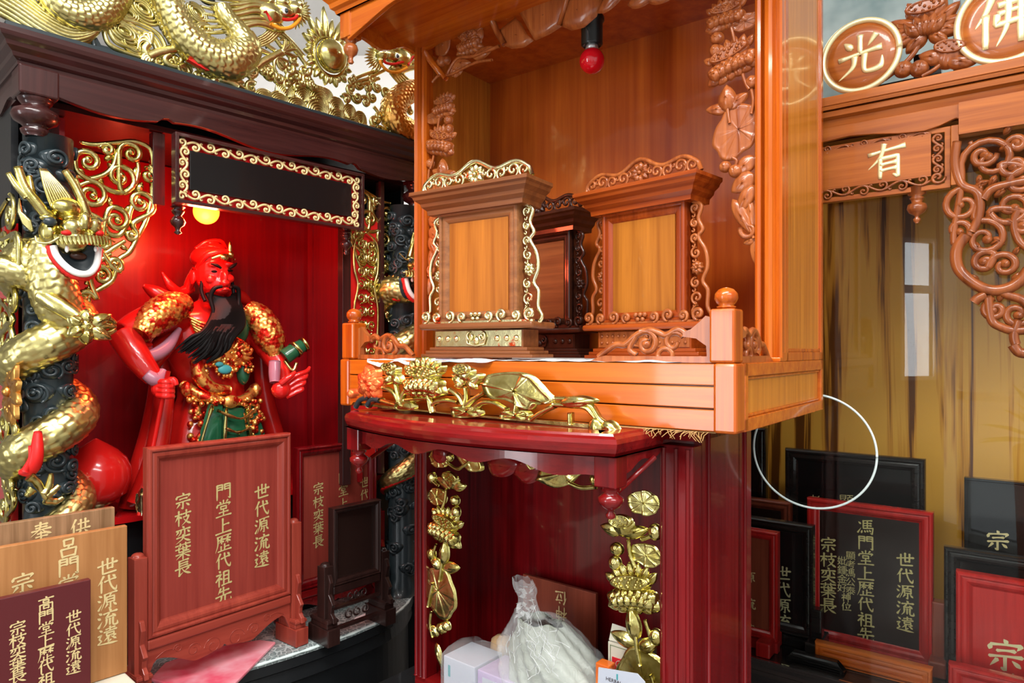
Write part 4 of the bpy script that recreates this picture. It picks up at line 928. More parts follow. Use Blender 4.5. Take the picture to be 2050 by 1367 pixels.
m = MB(); ow = C.hit(1205, 1330, y=.14); m.box(ow[0]-.012, ow[0]+.012, .14, .16, CF, ow[2]); solo('orange_block', m, 'orange_frame', C, (ow[0], .15, CF), 'small orange wooden corner showing between the clear bag and the cream carton', 'block', bevel=.002)
# ------------------------------------------------------------------ black shrine with gilded dragons (frame B)
BX0, BX1, RZ0, RZ1 = -.004, .824, 1.795, 1.842; FLZ = 1.045; TZ = .76
T = Thing('temple_shrine', B, (.41, .2, TZ), 'black and mahogany shrine with a red interior and gilded scroll brackets', 'shrine')
BS = T
m = MB(); pr = [(o, z) for o, z in ((0, RZ0), (.003, RZ0), (.004, RZ0+.006), (.010, RZ0+.010), (.012, RZ0+.016), (.020, RZ0+.022), (.022, RZ0+.028), (.028, RZ0+.033), (.030, RZ0+.039), (.030, RZ1), (0, RZ1))]
moulding(m, [(BX0, .44), (BX0, .012), (BX1, .012), (BX1, .44)], pr); T.part('roof_cornice', m, 'mahogany_x')
m = MB(); m.box(BX0, BX1, .012, .44, RZ0+.004, RZ1-.004); T.part('roof_slab', m, 'black_lacquer')
m = MB(); m.box(BX0-.022, BX1+.022, -.012, .46, RZ1+.0005, RZ1+.009); T.part('black_top_board', m, 'black_carving', bevel=.002)
m = MB(onplane(.014)); out = [(BX0+.04, RZ0)]
def apz(u):                                                # wavy lower edge, mirrored about the middle
    v = abs(2*u-1); return 1.7555-.0085*cos(v*pi*2.6)*(1 if v > .25 else 1)+(.006 if .50 < v < .56 else 0)
for i in range(81): u = i/80; out.append((BX0+.045+(BX1-BX0-.09)*u, apz(u)))
out.append((BX1-.04, RZ0)); m.prism(out[::-1], -.004, .008); T.part('wavy_apron', m, 'mahogany_x', bevel=.0012)
m = MB(lambda a, b, h: (BX0+.004-h, a, b)); m.prism([(.04, RZ0), (.42, RZ0)]+[(.42-.38*i/20, 1.756-.007*cos(i*.9)) for i in range(21)], -.006, .004); T.part('side_apron', m, 'mahogany_x')
for x0 in (BX0, BX1-.050):
    m = MB(); m.box(x0-.002, x0+.052, .004, .056, 1.752, RZ0+.002); q = T.part('corner_block', m, 'mahogany_z', bevel=.003)
    m = MB(); cx_ = x0+.025; m.lathe([(.014, -.060), (.019, -.056), (.021, -.050), (.016, -.046), (.020, -.042), (.030, -.036), (.0335, -.028), (.031, -.020), (.022, -.015), (.018, -.011), (.022, -.006), (.0245, -.002), (.0245, 0)], (cx_, .030, 1.752), 28)
    T.part('turned_capital', m, 'mahogany_z', q)
# interior
m = MB(); m.box(.075, .665, .285, .295, FLZ, 1.75); T.part('back_panel', m, 'red_interior')
m = MB(); m.box(.655, .665, .06, .285, FLZ, 1.75); m.box(.650, .655, .12, .135, FLZ, 1.75); m.box(.650, .655, .255, .275, FLZ, 1.75); T.part('inner_wall', m, 'red_interior')
m = MB(); m.box(.068, .076, .09, .285, FLZ, 1.75); T.part('inner_wall', m, 'red_interior')
m = MB(); m.box(.0, .82, .05, .295, 1.752, 1.762); T.part('inner_ceiling', m, 'mahogany_x')
m = MB(); m.box(-.02, .84, .125, .42, TZ+.001, FLZ-.012); T.part('plinth', m, 'black_lacquer')
m = MB(); m.box(.0, .82, .10, .42, FLZ-.012, FLZ); T.part('shrine_floor', m, 'red_lacquer')
m = MB(); m.box(.05, .79, .400, .408, FLZ, RZ0); T.part('rear_board', m, 'mahogany_z')
for x0, x1 in ((.0, .010), (.800, .810)):
    m = MB(); m.box(x0, x1, .09, .40, 1.56, 1.76); T.part('outer_wall', m, 'black_lacquer'); m = MB(); m.box(x0, x1, .09, .40, FLZ, 1.56); T.part('outer_wall', m, 'red_lacquer')
for x0, x1, z0 in ((.205, .226, 1.618), (.606, .628, FLZ)):
    m = MB(); m.box(x0, x1, .052, .072, z0, 1.75); T.part('inner_post', m, 'mahogany_z', bevel=.001)
# gilded scroll brackets (pixel spots give centres on the bracket's plane, radii in metres)
def scroll_set(mb, spots, links, r, plane, k=.00086, mir=None):
    sp = []
    for (x, y, R, a0, tu, d) in spots:
        c = plane(x, y); s_ = spiral(c, R*k, radians(a0), tu, d, .16)
        if mir: s_ = [(2*mir-a, b) for a, b in s_]
        sp.append(s_)
    used = set()
    for i, j in links: scroll(mb, link(sp[i], sp[j], 10), r); used |= {i, j}; bead(mb, sp[i][-1], r*1.3, r*.6); bead(mb, sp[j][-1], r*1.3, r*.6)
    for i, s_ in enumerate(sp):
        if i not in used: scroll(mb, s_, r); bead(mb, s_[-1], r*1.3, r*.6)
SPOTS = [(176, 324, 22, 200, 1.3, -1), (214, 300, 12, 180, 1.2, -1), (262, 308, 22, 200, 1.3, -1), (297, 352, 15, 120, 1.2, -1), (240, 355, 26, -60, 1.35, 1), (182, 390, 25, 90, 1.35, -1),
         (281, 407, 22, 0, 1.3, 1), (232, 440, 22, 90, 1.3, -1), (205, 482, 17, 180, 1.2, 1), (262, 470, 12, 60, 1.2, -1), (178, 470, 18, 0, 1.2, 1), (203, 552, 20, 200, 1.3, -1), (228, 530, 13, -30, 1.2, 1), (170, 600, 16, 20, 1.2, 1), (165, 520, 10, 0, 1.1, -1)]
LINKS = [(0, 5), (2, 4), (6, 9), (7, 10), (11, 13), (8, 12)]
LEAFS = [(210, 320, 40, 22), (276, 385, 70, 24), (272, 355, 90, 22), (196, 352, -60, 20), (228, 340, 130, 16), (205, 395, -120, 22), (252, 425, 60, 20), (222, 412, 100, 18), (240, 490, -30, 18), (188, 445, 150, 16), (215, 510, -70, 16), (185, 575, 200, 14), (300, 325, 40, 18), (250, 380, 10, 20), (170, 350, 140, 18)]
def pl(px, py): return B.ab(px, py, .060)
def bracket(mir=None):
    mb = MB(onplane(.062)); scroll_set(mb, SPOTS, LINKS, .0054, pl, .00098, mir)
    for lx, ly, an, L in LEAFS:
        c = pl(lx, ly); a = radians(an)
        if mir: c = (2*mir-c[0], c[1]); a = pi-a
        petal(mb, c, a, L*.0009, L*.0005, .004, 3, .002)
    ed = smoothline([pl(*q) for q in ((303, 372), (302, 400), (292, 440), (272, 480), (258, 505), (236, 522), (225, 560), (200, 578), (180, 590), (165, 620))], 5)
    ed2 = smoothline([pl(*q) for q in ((160, 285), (190, 290), (235, 286), (270, 284), (300, 300), (306, 340))], 5)
    st = [smoothline([pl(*q) for q in s_], 5) for s_ in (((152, 352), (180, 358), (208, 350), (225, 335), (232, 312), (240, 290)), ((156, 372), (185, 364), (212, 378), (240, 386), (266, 372), (276, 345), (275, 325)), ((160, 420), (185, 430), (205, 445), (218, 468), (240, 470), (255, 445), (262, 420), (280, 385)), ((180, 497), (205, 508), (228, 496), (250, 482)), ((172, 570), (182, 535), (202, 520), (222, 508)), ((300, 330), (306, 360), (303, 400)))]
    for e in [ed, ed2]+st:
        if mir: e = [(2*mir-a, b) for a, b in e]
        scroll(mb, e, .0050)
    return mb
T.parts('gilded_scroll_bracket', bracket(), 'gold_leaf')
T.parts('gilded_scroll_bracket', bracket(.417), 'gold_leaf')
# narrow gilded panel beside the far column
m = MB(onplane(.050)); xa, xb = B.ab(707, 500, .05)[0], B.ab(757, 500, .05)[0]; xm = (xa+xb)/2
for k in range(11):
    z = 1.595-.031*k; s_ = 1 if k % 2 else -1
    for q in (-1, 1): sp = spiral((xm+q*.015, z), .012, radians(90*s_), 1.25, q*s_); scroll(m, sp, .003)
    petal(m, (xm, z-.010), radians(90), .022, .012, .004, 3, .001)
e_ = smoothline([(xm, 1.625), (xb-.004, 1.60), (xb-.002, 1.54), (xb-.012, 1.50), (xb-.002, 1.45), (xb-.004, 1.38), (xb-.012, 1.34), (xb-.002, 1.30), (xb-.006, 1.25)], 5)
scroll(m, e_, .003); scroll(m, [(2*xm-a, b) for a, b in e_], .003); T.part('gilded_side_panel', m, 'gold_leaf')
m = MB(); m.box(xa-.004, xb+.004, .058, .062, 1.10, 1.66); T.part('panel_backing', m, 'red_paint')
m = MB(); m.box(xb+.004, xb+.014, .045, .065, 1.06, 1.75); T.part('inner_post', m, 'mahogany_z')
# side face: scrolls over a red board
m = MB(lambda a, b, h: (-.004-h, a, b))
def ps(px, py): h = B.hit(px, py, x=-.004); return h[1], h[2]
for (x, y, R, a0, tu, d) in ((25, 430, 20, 90, 1.3, 1), (12, 490, 22, 0, 1.3, -1), (34, 500, 16, 0, 1.2, 1), (30, 605, 18, 0, 1.2, 1), (12, 640, 20, 90, 1.2, -1), (22, 690, 26, 0, 1.3, 1), (14, 850, 22, 0, 1.3, -1), (26, 890, 22, 90, 1.3, 1), (20, 950, 20, 0, 1.3, -1), (26, 975, 18, 180, 1.2, 1), (12, 1015, 22, 90, 1.2, 1)):
    sp = spiral(ps(x, y), R*.0016, radians(a0), tu, d); scroll(m, sp, .0048); bead(m, sp[-1], .006, .003)
for pts in ([(20, 400), (0, 440), (10, 480), (40, 470), (42, 540)], [(5, 600), (30, 640), (5, 680), (20, 740)], [(10, 820), (38, 860), (10, 920), (34, 1000), (12, 1040)]): scroll(m, smoothline([ps(*q) for q in pts], 6), .0048)
T.part('side_scrollwork', m, 'gold_leaf')
m = MB(lambda a, b, h: (-.010-h, a, b)); c = ps(33, 783)
for k in range(11): petal(m, (c[0]+.003*cos(2*pi*k/11), c[1]+.003*sin(2*pi*k/11)), 2*pi*k/11, .052, .028, .005, 7, .002)
bead(m, c, .009, .006); T.part('bronze_blossom', m, 'copper_gold', label='reddish bronze rosette')
# hanging sign board
sx0, sx1, sz0, sz1 = .2195, .6190, 1.614, 1.7395
sg = T
m = MB(lambda a, b, h: (a, -.004-h, b))
def ring(mb, x0, x1, z0, z1, w_, y0, y1):
    mb.smooth = False; rows = []
    for X_, Z_, a, b in ((x0, z0, 1, 1), (x1, z0, -1, 1), (x1, z1, -1, -1), (x0, z1, 1, -1)): rows.append([(X_, Z_, y0), (X_+a*w_, Z_+b*w_, y0), (X_+a*w_, Z_+b*w_, y1), (X_, Z_, y1)])
    mb.grid(rows, closed_u=True, closed_v=True); mb.smooth = True
ring(m, sx0, sx1, sz0, sz1, .0065, .010, -.010); s_o = T.part('sign_board', m, 'mahogany_x', bevel=.001)
m = MB(lambda a, b, h: (a, -.004-h, b)); ring(m, sx0+.005, sx1-.005, sz0+.005, sz1-.005, .024, -.006, -.009); T.part('red_glow_backing', m, 'red_lacquer', s_o)  # added plate, its red stands in for the glow through the border
m = MB(lambda a, b, h: (a, -.004-h, b)); m.prism([(sx0+.028, sz0+.028), (sx1-.028, sz0+.028), (sx1-.028, sz1-.026), (sx0+.028, sz1-.026)], -.008, .002); T.part('blank_panel', m, 'black_panel', s_o, bevel=.001)
m = MB(lambda a, b, h: (a, -.004-h, b)); scroll_band(m, sx0+.022, sx1-.022, sz1-.0165, .024, 13, .0024); scroll_band(m, sx0+.022, sx1-.022, sz0+.0175, .024, 13, .0024, flip=-1)
scroll_band(m, sz0+.022, sz1-.022, sx0+.0175, .024, 4, .0024, True); scroll_band(m, sz0+.022, sz1-.022, sx1-.0175, .024, 4, .0024, True)
for X_, Z_, a0 in ((sx0+.014, sz0+.014, 0), (sx1-.014, sz0+.014, 90), (sx1-.014, sz1-.014, 180), (sx0+.014, sz1-.014, 270)): sp = spiral((X_, Z_), .008, radians(a0), 1.2, 1); scroll(m, sp, .0024)
T.part('scroll_border', m, 'gold_paint', s_o)
for xx in (.240, .600):
    m = MB(); m.lathe([(.003, -.050), (.007, -.047), (.004, -.043), (.005, -.038), (.011, -.033), (.0135, -.027), (.010, -.020), (.006, -.016), (.010, -.011), (.012, -.007), (.008, -.004), (.013, 0)], (xx, .030, 1.614), 20)
    m.box(xx-.008, xx+.008, .022, .038, 1.612, 1.640); T.part('turned_pendant', m, 'mahogany_z')
# glowing bulb
hb = B.hit(413, 424, y=.09)
T = Thing('shrine_lamp', B, (hb[0], .09, hb[2]+.06), 'small round glowing orange bulb behind the sign board of the dragon shrine', 'light bulb')
m = MB(); m.ball((hb[0], .09, hb[2]), .0245, 24, 16); T.part('glowing_bulb', m, 'bulb_glow')
m = MB(); m.lathe([(.012, .020), (.015, .026), (.015, 1.752-hb[2])], (hb[0], .09, hb[2]), 18); T.part('socket', m, 'socket_black')
d = bpy.data.lights.new('red_bulb_light', 'POINT'); d.energy = 2.8; d.color = (1, .10, .04); d.shadow_soft_size = .03
o = bpy.data.objects.new('red_bulb_light', d); o.location = B.w(hb[0]-.02, .055, hb[2]-.035); COL.objects.link(o)
# ------------------------------------------------------------------ dragons
def scales(L, nth, amp):
    amp *= 1.15
    def f(s_, th):
        u = s_/L; v0 = th/(2*pi)*nth; r = floor(u); best = 0
        for k in (r-1, r):                                 # the scale in front overlaps the next row
            v = v0+(.5 if k % 2 else 0); dv = abs((v % 1)-.5)*2; du = u-k; reach = 1.0+.75*sqrt(max(0, 1-dv*dv))
            if du < reach: best = amp*(.15+.85*du/1.75)*(1-.45*dv**5); break
        return best
    return f
def serp(mb, pts, rad, L=.009, nth=14, amp=.14, n=84, sub=8, sq=1.0):
    """scaled body along a 3-D path"""
    P_ = smoothline([(*p, r) for p, r in zip(pts, rad)], sub); Q = [P_[0]]; step = L/6
    for p in P_[1:]:
        while True:
            q = Q[-1]; d_ = sqrt(sum((p[i]-q[i])**2 for i in range(3)))
            if d_ < step: break
            t = step/d_; Q.append(tuple(q[i]+(p[i]-q[i])*t for i in range(4)))
    mb.tube([q[:3] for q in Q], [q[3] for q in Q], n, sq, disp=scales(L, nth, amp)); return Q
def spikes(mb, Q, side, h, every=6, off=.9, w_=.5):
    """row of fin points along a body; side(i) gives the outward direction"""
    for i in range(2, len(Q)-2, every):
        c, r = Vector(Q[i][:3]), Q[i][3]; t = (Vector(Q[i+1][:3])-Vector(Q[i-1][:3])).normalized(); o_ = side(i, c, t).normalized(); b = c+o_*r*off
        n_ = t.cross(o_)*r*.12; tip = b+o_*h+t*h*.5
        mb.add([tuple(b-t*h*w_+n_), tuple(b+t*h*w_+n_), tuple(b+t*h*w_-n_), tuple(b-t*h*w_-n_), tuple(tip)], [(0, 1, 4), (1, 2, 4), (2, 3, 4), (3, 0, 4), (3, 2, 1, 0)], False)
# --- carved crest along the roof: two dragons chasing a flaming pearl
def dq(px, py, h=0): a, b = B.ab(px, py, .022); return (a, b, h)
def dp(px, py): return B.ab(px, py, .022)
K = .00098
T = Thing('dragon_crest', B, (.41, .022, RZ1), 'gilded openwork crest of two dragons chasing a flaming pearl on the shrine roof', 'carving')
PM = onplane(.022)
m = MB(PM); Z0 = RZ1+.0005
base = [(-.02, Z0), (-.02, Z0+.012), dp(60, 52), dp(100, 60), dp(138, 70), dp(150, 82), dp(163, 73), dp(188, 70), dp(200, 92), dp(240, 102), dp(292, 128), dp(335, 142), dp(400, 166), dp(500, 196), dp(600, 226), dp(700, 258), dp(822, 294), (.82, Z0)]
m.prism(base[::-1], -.012, .006); sp = spiral(dp(168, 92), .022, radians(180), 1.1, -1); scroll(m, sp, .004, .007); scroll(m, smoothline([dp(*q) for q in ((175, 108), (220, 112), (260, 122), (290, 130))], 5), .0035, .007)
T.part('black_wave_base', m, 'black_carving', bevel=.002)
m = MB(PM); g2 = MB(PM)                                    # first dragon's body
QB = serp(m, [dq(312, -50, .010), dq(322, -5, .012), dq(345, 50, .014), dq(375, 92, .016), (*dp(415, 120), .018), dq(455, 126, .018), dq(482, 100, .016), dq(468, 68, .014), dq(445, 38, .012), dq(438, 15, .010)], [.024, .026, .027, .029, .031, .033, .029, .020, .017, .015], .0100, 15, .13)
QC = serp(m, [dq(92, -30, .008), dq(112, 12, .010), dq(150, 34, .012), dq(190, 32, .012), dq(224, 5, .010), dq(238, -30, .008)], [.020, .022, .023, .023, .021, .019], .0085, 14, .13)
T.part('dragon_body', m, 'gold_scale')
m = MB(PM)
for Q_, sgn in ((QB, 1), (QC, 1)):
    C_ = Vector((sum(q[0] for q in Q_)/len(Q_), sum(q[1] for q in Q_)/len(Q_), 0))
    e = [];
    for i in range(1, len(Q_)-1):
        t = Vector(Q_[i+1][:3])-Vector(Q_[i-1][:3]); nrm = Vector((t.y, -t.x, 0)).normalized(); e.append(tuple(Vector(Q_[i][:3])+nrm*Q_[i][3]*1.02*sgn))
    for i in range(0, len(e), 3): m.ball(e[i], .0042, 8, 5)
T.part('belly_beads', m, 'gold')
m = MB(PM); spikes(m, QB, lambda i, c, t: Vector((-t.y, t.x, .2)), .014, 5, .8, .45); spikes(m, QC, lambda i, c, t: Vector((-t.y, t.x, .2)), .010, 4, .8, .4); T.parts('dorsal_fin', m, 'gold')
m = MB(PM)                                                 # sweeping tail fan at the left
up_ = [(-40, -60), (40, -10), (90, 28), (130, 48), (165, 56), (196, 62)]; lo_ = [(-40, 8), (20, 42), (80, 80), (130, 104), (165, 96), (190, 70)]
for k in range(9):
    u = k/8; pts = [dq(a[0]+(b[0]-a[0])*u, a[1]+(b[1]-a[1])*u, .006+.006*sin(pi*u)) for a, b in zip(up_, lo_)]
    m.tube(smoothline(pts, 6), [.0058*(1-.5*abs(i/30-.4)) for i in range(len(smoothline(pts, 6)))], 8)
m.prism([dp(*q) for q in up_]+[dp(*q) for q in lo_[::-1]], -.004, .004); T.part('tail_fan', m, 'gold')
m = MB(PM)                                                 # cloud swirls
def swirl(c, rx, n=4, d=1, rot=0, h=.006):
    ca, sa = cos(rot), sin(rot); cc_ = dp(*c)
    for k in range(n):
        R_ = rx*K*(1-.22*k); pts = []
        for i in range(26):
            t = i/25*2*pi*(1.0 if k else .95)+pi; q = .62 if k else .66
            x, y = R_*cos(t), R_*q*sin(t)*d; pts.append((cc_[0]+x*ca-y*sa, cc_[1]+x*sa+y*ca, h+.001*k))
        m.tube(pts, .0030*(1-.08*k), 7)
    m.relief(cc_, [(cc_[0]+rx*K*cos(t)*ca-rx*K*.64*sin(t)*sa, cc_[1]+rx*K*cos(t)*sa+rx*K*.64*sin(t)*ca) for t in [2*pi*i/20 for i in range(20)]], lambda q, t, p: h*(1.1-q*q*.7), 4, .004)
swirl((284, 22), 30, 4, 1, -.5); swirl((246, 66), 32, 4, 1, -.4); swirl((262, 92), 18, 2, 1, -.5); swirl((392, 28), 20, 3, 1, -.6); swirl((405, 60), 16, 3, -1, .3); swirl((253, 30), 18, 3, -1, -.2); swirl((363, 140), 16, 3, 1, .2)
for pts in ([(232, 45), (270, 60), (305, 78), (318, 98), (322, 104)], [(240, 40), (280, 52), (315, 72), (330, 100)], [(236, 50), (262, 66), (300, 84), (310, 100)], [(205, 60), (215, 90), (250, 108), (285, 118)], [(212, 52), (228, 84), (262, 100), (290, 108)], [(470, 110), (500, 100), (530, 108), (548, 118)], [(465, 80), (500, 92), (540, 112)], [(470, 70), (510, 80), (550, 105)], [(545, 62), (570, 85), (595, 112), (612, 135)], [(550, 58), (580, 85), (605, 115)], [(540, 68), (560, 95), (580, 120)]):
    m.tube(smoothline([dq(*q, .006) for q in pts], 6), .0044, 8)
T.parts('cloud_swirl', m, 'gold')
m = MB(PM)                                                 # legs and claws
def claw(c, ang, L=26, n=4, spread=.5, r=.0045):
    for k in range(n):
        a = radians(ang)+spread*(k-(n-1)/2); x, y = c; pts = [(x, y), (x+L*.5*cos(a), y-L*.5*sin(a)-4), (x+L*.85*cos(a+.2), y-L*.85*sin(a+.2)), (x+L*cos(a+.5), y-L*sin(a+.5)+6)]
        P_ = smoothline([dq(*q, .012) for q in pts], 4); m.tube(P_, [r*(1.2-.9*i/len(P_)) for i in range(len(P_))], 8)
for pts, r in (([(360, 98), (335, 104), (310, 110), (292, 118)], .0085), ([(335, 112), (325, 122), (335, 134), (352, 138)], .006), ([(292, 92), (285, 105), (300, 125)], .007), ([(450, 150), (432, 160), (455, 168), (470, 178)], .010), ([(430, 160), (420, 168), (440, 178)], .008), ([(505, 140), (520, 128), (540, 118), (560, 108)], .008)):
    P_ = smoothline([dq(*q, .010) for q in pts], 5); m.tube(P_, r, 10)
claw((296, 92), 120); claw((298, 120), 200, 20); claw((352, 138), -40, 18); claw((462, 172), -50, 22, 4, .6, .006); claw((445, 160), 160, 22, 3, .5, .006); claw((560, 108), 20, 30, 4, .6); claw((548, 120), -70, 24, 4, .5)
T.parts('dragon_claw', m, 'gold')
def crest_head(c, s_, body, eyes, red, lip, k=1.0):
    """profile dragon head, muzzle pointing along s_ (+1 right, -1 left)"""
    def H(x, y, h=0): a, b = dp(c[0]+s_*x*k, c[1]+y*k); return (a, b, h)
    def ball(mb, x, y, h, r): mb.ball(H(x, y, h), (r[0]*K*k, r[1]*K*k, r[2]*K*k), 14, 9)
    ball(body, 0, 0, .012, (26, 22, 20)); ball(body, 22, -6, .014, (22, 14, 16)); ball(body, 40, -8, .016, (16, 15, 15)); ball(body, 18, -18, .018, (14, 9, 12)); ball(body, 44, 4, .016, (9, 8, 12)); ball(body, 8, 20, .010, (22, 10, 14)); ball(body, 48, -16, .018, (8, 9, 10))
    ball(body, 18, -2, .026, (8, 7, 5))
    for j in range(13):                                    # frill of points round the muzzle
        a = radians(80-165*j/12); P_ = [H(42+12*cos(a), -4-12*sin(a), .014), H(42+20*cos(a), -4-20*sin(a), .016), H(42+29*cos(a), -4-29*sin(a), .012)]; body.tube(P_, [.0042*k, .0034*k, .0006], 6)
    for j in range(10):                                    # flowing mane
        u = j/9; y0 = -26+50*u; pts = [H(6, y0, .016), H(-25, y0-10+6*sin(j), .018), H(-60, y0-24+26*u, .014), H(-95, y0-34+40*u, .010), H(-118, y0-48+52*u, .006)]
        P_ = smoothline(pts, 5); body.tube(P_, [.0062*k*(1.05-.8*i/len(P_)) for i in range(len(P_))], 8)
    for j in range(5): P_ = smoothline([H(2+5*j, 24, .012), H(-12+4*j, 36+2*j, .010), H(-30+3*j, 42+3*j, .006)], 4); body.tube(P_, [.004*k*(1-.7*i/len(P_)) for i in range(len(P_))], 6)
    P_ = smoothline([H(0, -20, .02), H(-12, -42, .018), H(-34, -56, .014), H(-48, -72, .010)], 5); body.tube(P_, [.007*k*(1-.6*i/len(P_)) for i in range(len(P_))], 8)
    P_ = smoothline([H(12, -22, .02), H(24, -30, .02), H(32, -24, .02)], 4); body.tube(P_, .0045*k, 8)
    ball(eyes[0], 18, -2, .032, (6, 6.5, 3)); ball(eyes[1], 19, -1, .0345, (3.6, 4.4, 2.4))
    for q, w_ in (([(-16, -2), (-6, 6), (6, 8), (22, 12), (36, 10), (42, 4)], 3.0),): red.tube(smoothline([H(*p_, .026) for p_ in q], 4), w_*K*k, 6)
    red.tube([H(-14, -2, .028), H(-4, 14, .028)], 3.0*K*k, 6)
    lip.tube(smoothline([H(-4, 18, .024), (H(12, 26, .024)), H(32, 24, .024), H(46, 10, .024), H(44, 2, .024)], 5), 3.4*K*k, 8)
hb_, ew, ek, rd_, lp = MB(PM), MB(PM), MB(PM), MB(PM), MB(PM)
crest_head((534, 34), 1, hb_, (ew, ek), rd_, lp, 1.16)
hd = T.part('dragon_head', hb_, 'gold'); T.part('eye_white', ew, 'white_enamel', hd); T.part('pupil', ek, 'black_carving', hd); T.part('red_mouth', rd_, 'red_paint', hd); T.part('orange_lip', lp, 'orange_lip', hd)
m = MB(PM)
for c, an in (((427, 8), 150), ((472, 62), 200), ((535, 76), 230), ((492, 50), 210)):
    for k in range(5): petal(m, dp(*c), radians(an+18*(k-2)), .022, .008, .004, 2, .006)
T.parts('dark_tuft', m, 'black_carving')
m = MB(PM)                                                 # red flames under the body
out = [(363, 128), (388, 128), (386, 136), (395, 142), (402, 136), (414, 134), (408, 142), (418, 146), (428, 140), (440, 138), (430, 148), (415, 153), (398, 148), (380, 138)]
m.prism([dp(*q) for q in out][::-1], .020, .030); T.part('red_flame', m, 'red_paint')
# pearl with flames
m = MB(PM); c = dp(657, 116); m.ball((*c, .014), (.035, .036, .026), 24, 16); m.tube([(c[0]+.038*cos(t*pi/16), c[1]+.040*sin(t*pi/16), .006) for t in range(33)], .0035, 8); pe = T.part('pearl', m, 'gold_leaf')
m = MB(PM)
for k in range(26):
    a = 2*pi*k/26; upw = max(0, sin(a)); L = (.026+.046*upw**2)*(1 if k % 2 else .72); petal(m, (c[0]+.034*cos(a), c[1]+.036*sin(a)), a+.25*cos(a)*0, L, .014, .005, 3, .002+.002*(k % 2))
T.part('flames', m, 'gold', pe)
# waves
m = MB(PM)
def mound(c, w_, h_, hh=.008):
    x, y = dp(*c); W = w_*K*.5; H_ = h_*K
    def arch(q): return [(x+W*q*cos(t)*(1+.12*sin(t)), y+H_*q*(sin(t)**.8 if sin(t) > 0 else 0)) for t in [pi-pi*i/18 for i in range(19)]]
    o_ = arch(1); m.relief((x, y+H_*.15), o_+[(x+W, y-.006), (x-W, y-.006)], lambda q, t, p: hh*(1.1-q*q*.8), 5, .004)
    for k in range(7): q = 1-.135*k; m.tube([(a, b, hh*(1.12-q*q*.8)+.0012) for a, b in arch(q)], .0023, 6)
for c, w_, h_, hh in (((571, 196), 44, 36, .005), ((604, 204), 46, 36, .005), ((638, 214), 50, 44, .005), ((672, 228), 42, 36, .005), ((698, 240), 36, 34, .005), ((528, 206), 42, 26, .009), ((558, 216), 46, 32, .010), ((592, 226), 50, 34, .011), ((632, 238), 58, 46, .012), ((672, 250), 46, 38, .011), ((704, 262), 38, 34, .010), ((728, 272), 32, 26, .009), ((650, 205), 40, 30, .003), ((720, 250), 32, 30, .004)):
    mound(c, w_, h_, hh)
T.parts('carved_wave', m, 'gold')
m = MB(PM); random.seed(11)                                # foam and little clouds filling the openwork
def foam(x, y, r): 
    if 515 < x < 742 and y > 156+(x-500)*.30-8: return
    s_ = random.choice((-1, 1)); sp = spiral(dp(x, y), r*K, random.uniform(0, 6.28), 1.1, s_); P_ = [(a, b, .006) for a, b in sp]; m.tube(P_, [.0056-.0020*i/len(P_) for i in range(len(P_))], 7)
    m.ball((*sp[-1], .007), .0050, 8, 6)
for (x, y, r) in ((520, 160, 12), (538, 148, 12), (556, 158, 11), (574, 140, 12), (590, 152, 11), (606, 142, 12), (500, 178, 11), (482, 186, 10), (540, 176, 10), (510, 142, 9), (612, 160, 9), (560, 128, 10), (585, 120, 9), (700, 180, 10), (716, 170, 10), (732, 178, 11), (712, 196, 11), (728, 206, 11), (742, 196, 10), (735, 228, 11), (720, 226, 9), (748, 244, 11), (756, 262, 11), (742, 262, 9), (768, 272, 10), (782, 280, 10), (800, 286, 9), (700, 162, 9), (690, 200, 9), (752, 176, 10), (770, 186, 10), (790, 190, 9), (625, 175, 9), (470, 168, 9), (410, 158, 8), (395, 152, 8), (340, 128, 7), (744, 160, 9)): foam(x, y, r*1.25)
for k in range(46):
    u = random.random(); x = 745+75*u if k % 2 else 470+150*u; yb_ = 196+(x-500)*.305; y = yb_-(12+random.random()*70 if k % 2 else 44+random.random()*22); foam(x, y, random.uniform(8, 13))
for x, y in ((350, 120), (338, 135), (365, 145), (385, 158), (318, 128), (300, 118), (420, 172), (480, 192), (445, 182)): foam(x, y, 10)
for pts in ([(700, 168), (730, 160), (750, 150), (770, 140)], [(704, 160), (728, 150), (752, 142)], [(698, 176), (728, 168), (756, 158)], [(745, 215), (755, 230), (752, 250)], [(765, 200), (770, 220), (766, 240)]): m.tube(smoothline([dq(*q, .006) for q in pts], 5), .0042, 8)
T.parts('foam_curl', m, 'gold')
m = MB(PM); QD = serp(m, [dq(840, 180, .014), dq(805, 190, .016), dq(780, 215, .018), dq(782, 248, .018), dq(812, 268, .016), dq(850, 270, .012)], [.020, .024, .027, .028, .027, .024], .0095, 15, .14)
T.part('dragon_body', m, 'copper_gold', label='dragon body with a reddish bronze sheen')
m = MB(PM); 
for i in range(1, len(QD)-1, 3):
    t = Vector(QD[i+1][:3])-Vector(QD[i-1][:3]); nrm = Vector((t.y, -t.x, 0)).normalized(); m.ball(tuple(Vector(QD[i][:3])+nrm*QD[i][3]), .004, 8, 5)
T.part('belly_beads', m, 'gold')
hb_, ew, ek, rd_, lp = MB(PM), MB(PM), MB(PM), MB(PM), MB(PM)
crest_head((798, 122), -1, hb_, (ew, ek), rd_, lp, 1.06)
hd = T.part('dragon_head', hb_, 'gold'); T.part('eye_white', ew, 'white_enamel', hd); T.part('pupil', ek, 'black_carving', hd); T.part('red_mouth', rd_, 'red_paint', hd); T.part('orange_lip', lp, 'orange_lip', hd)
m = MB(PM); m.prism([dp(*q) for q in ((797, 258), (800, 275), (812, 290), (822, 286), (815, 276), (808, 270))], .022, .032); T.part('red_flame', m, 'red_paint')
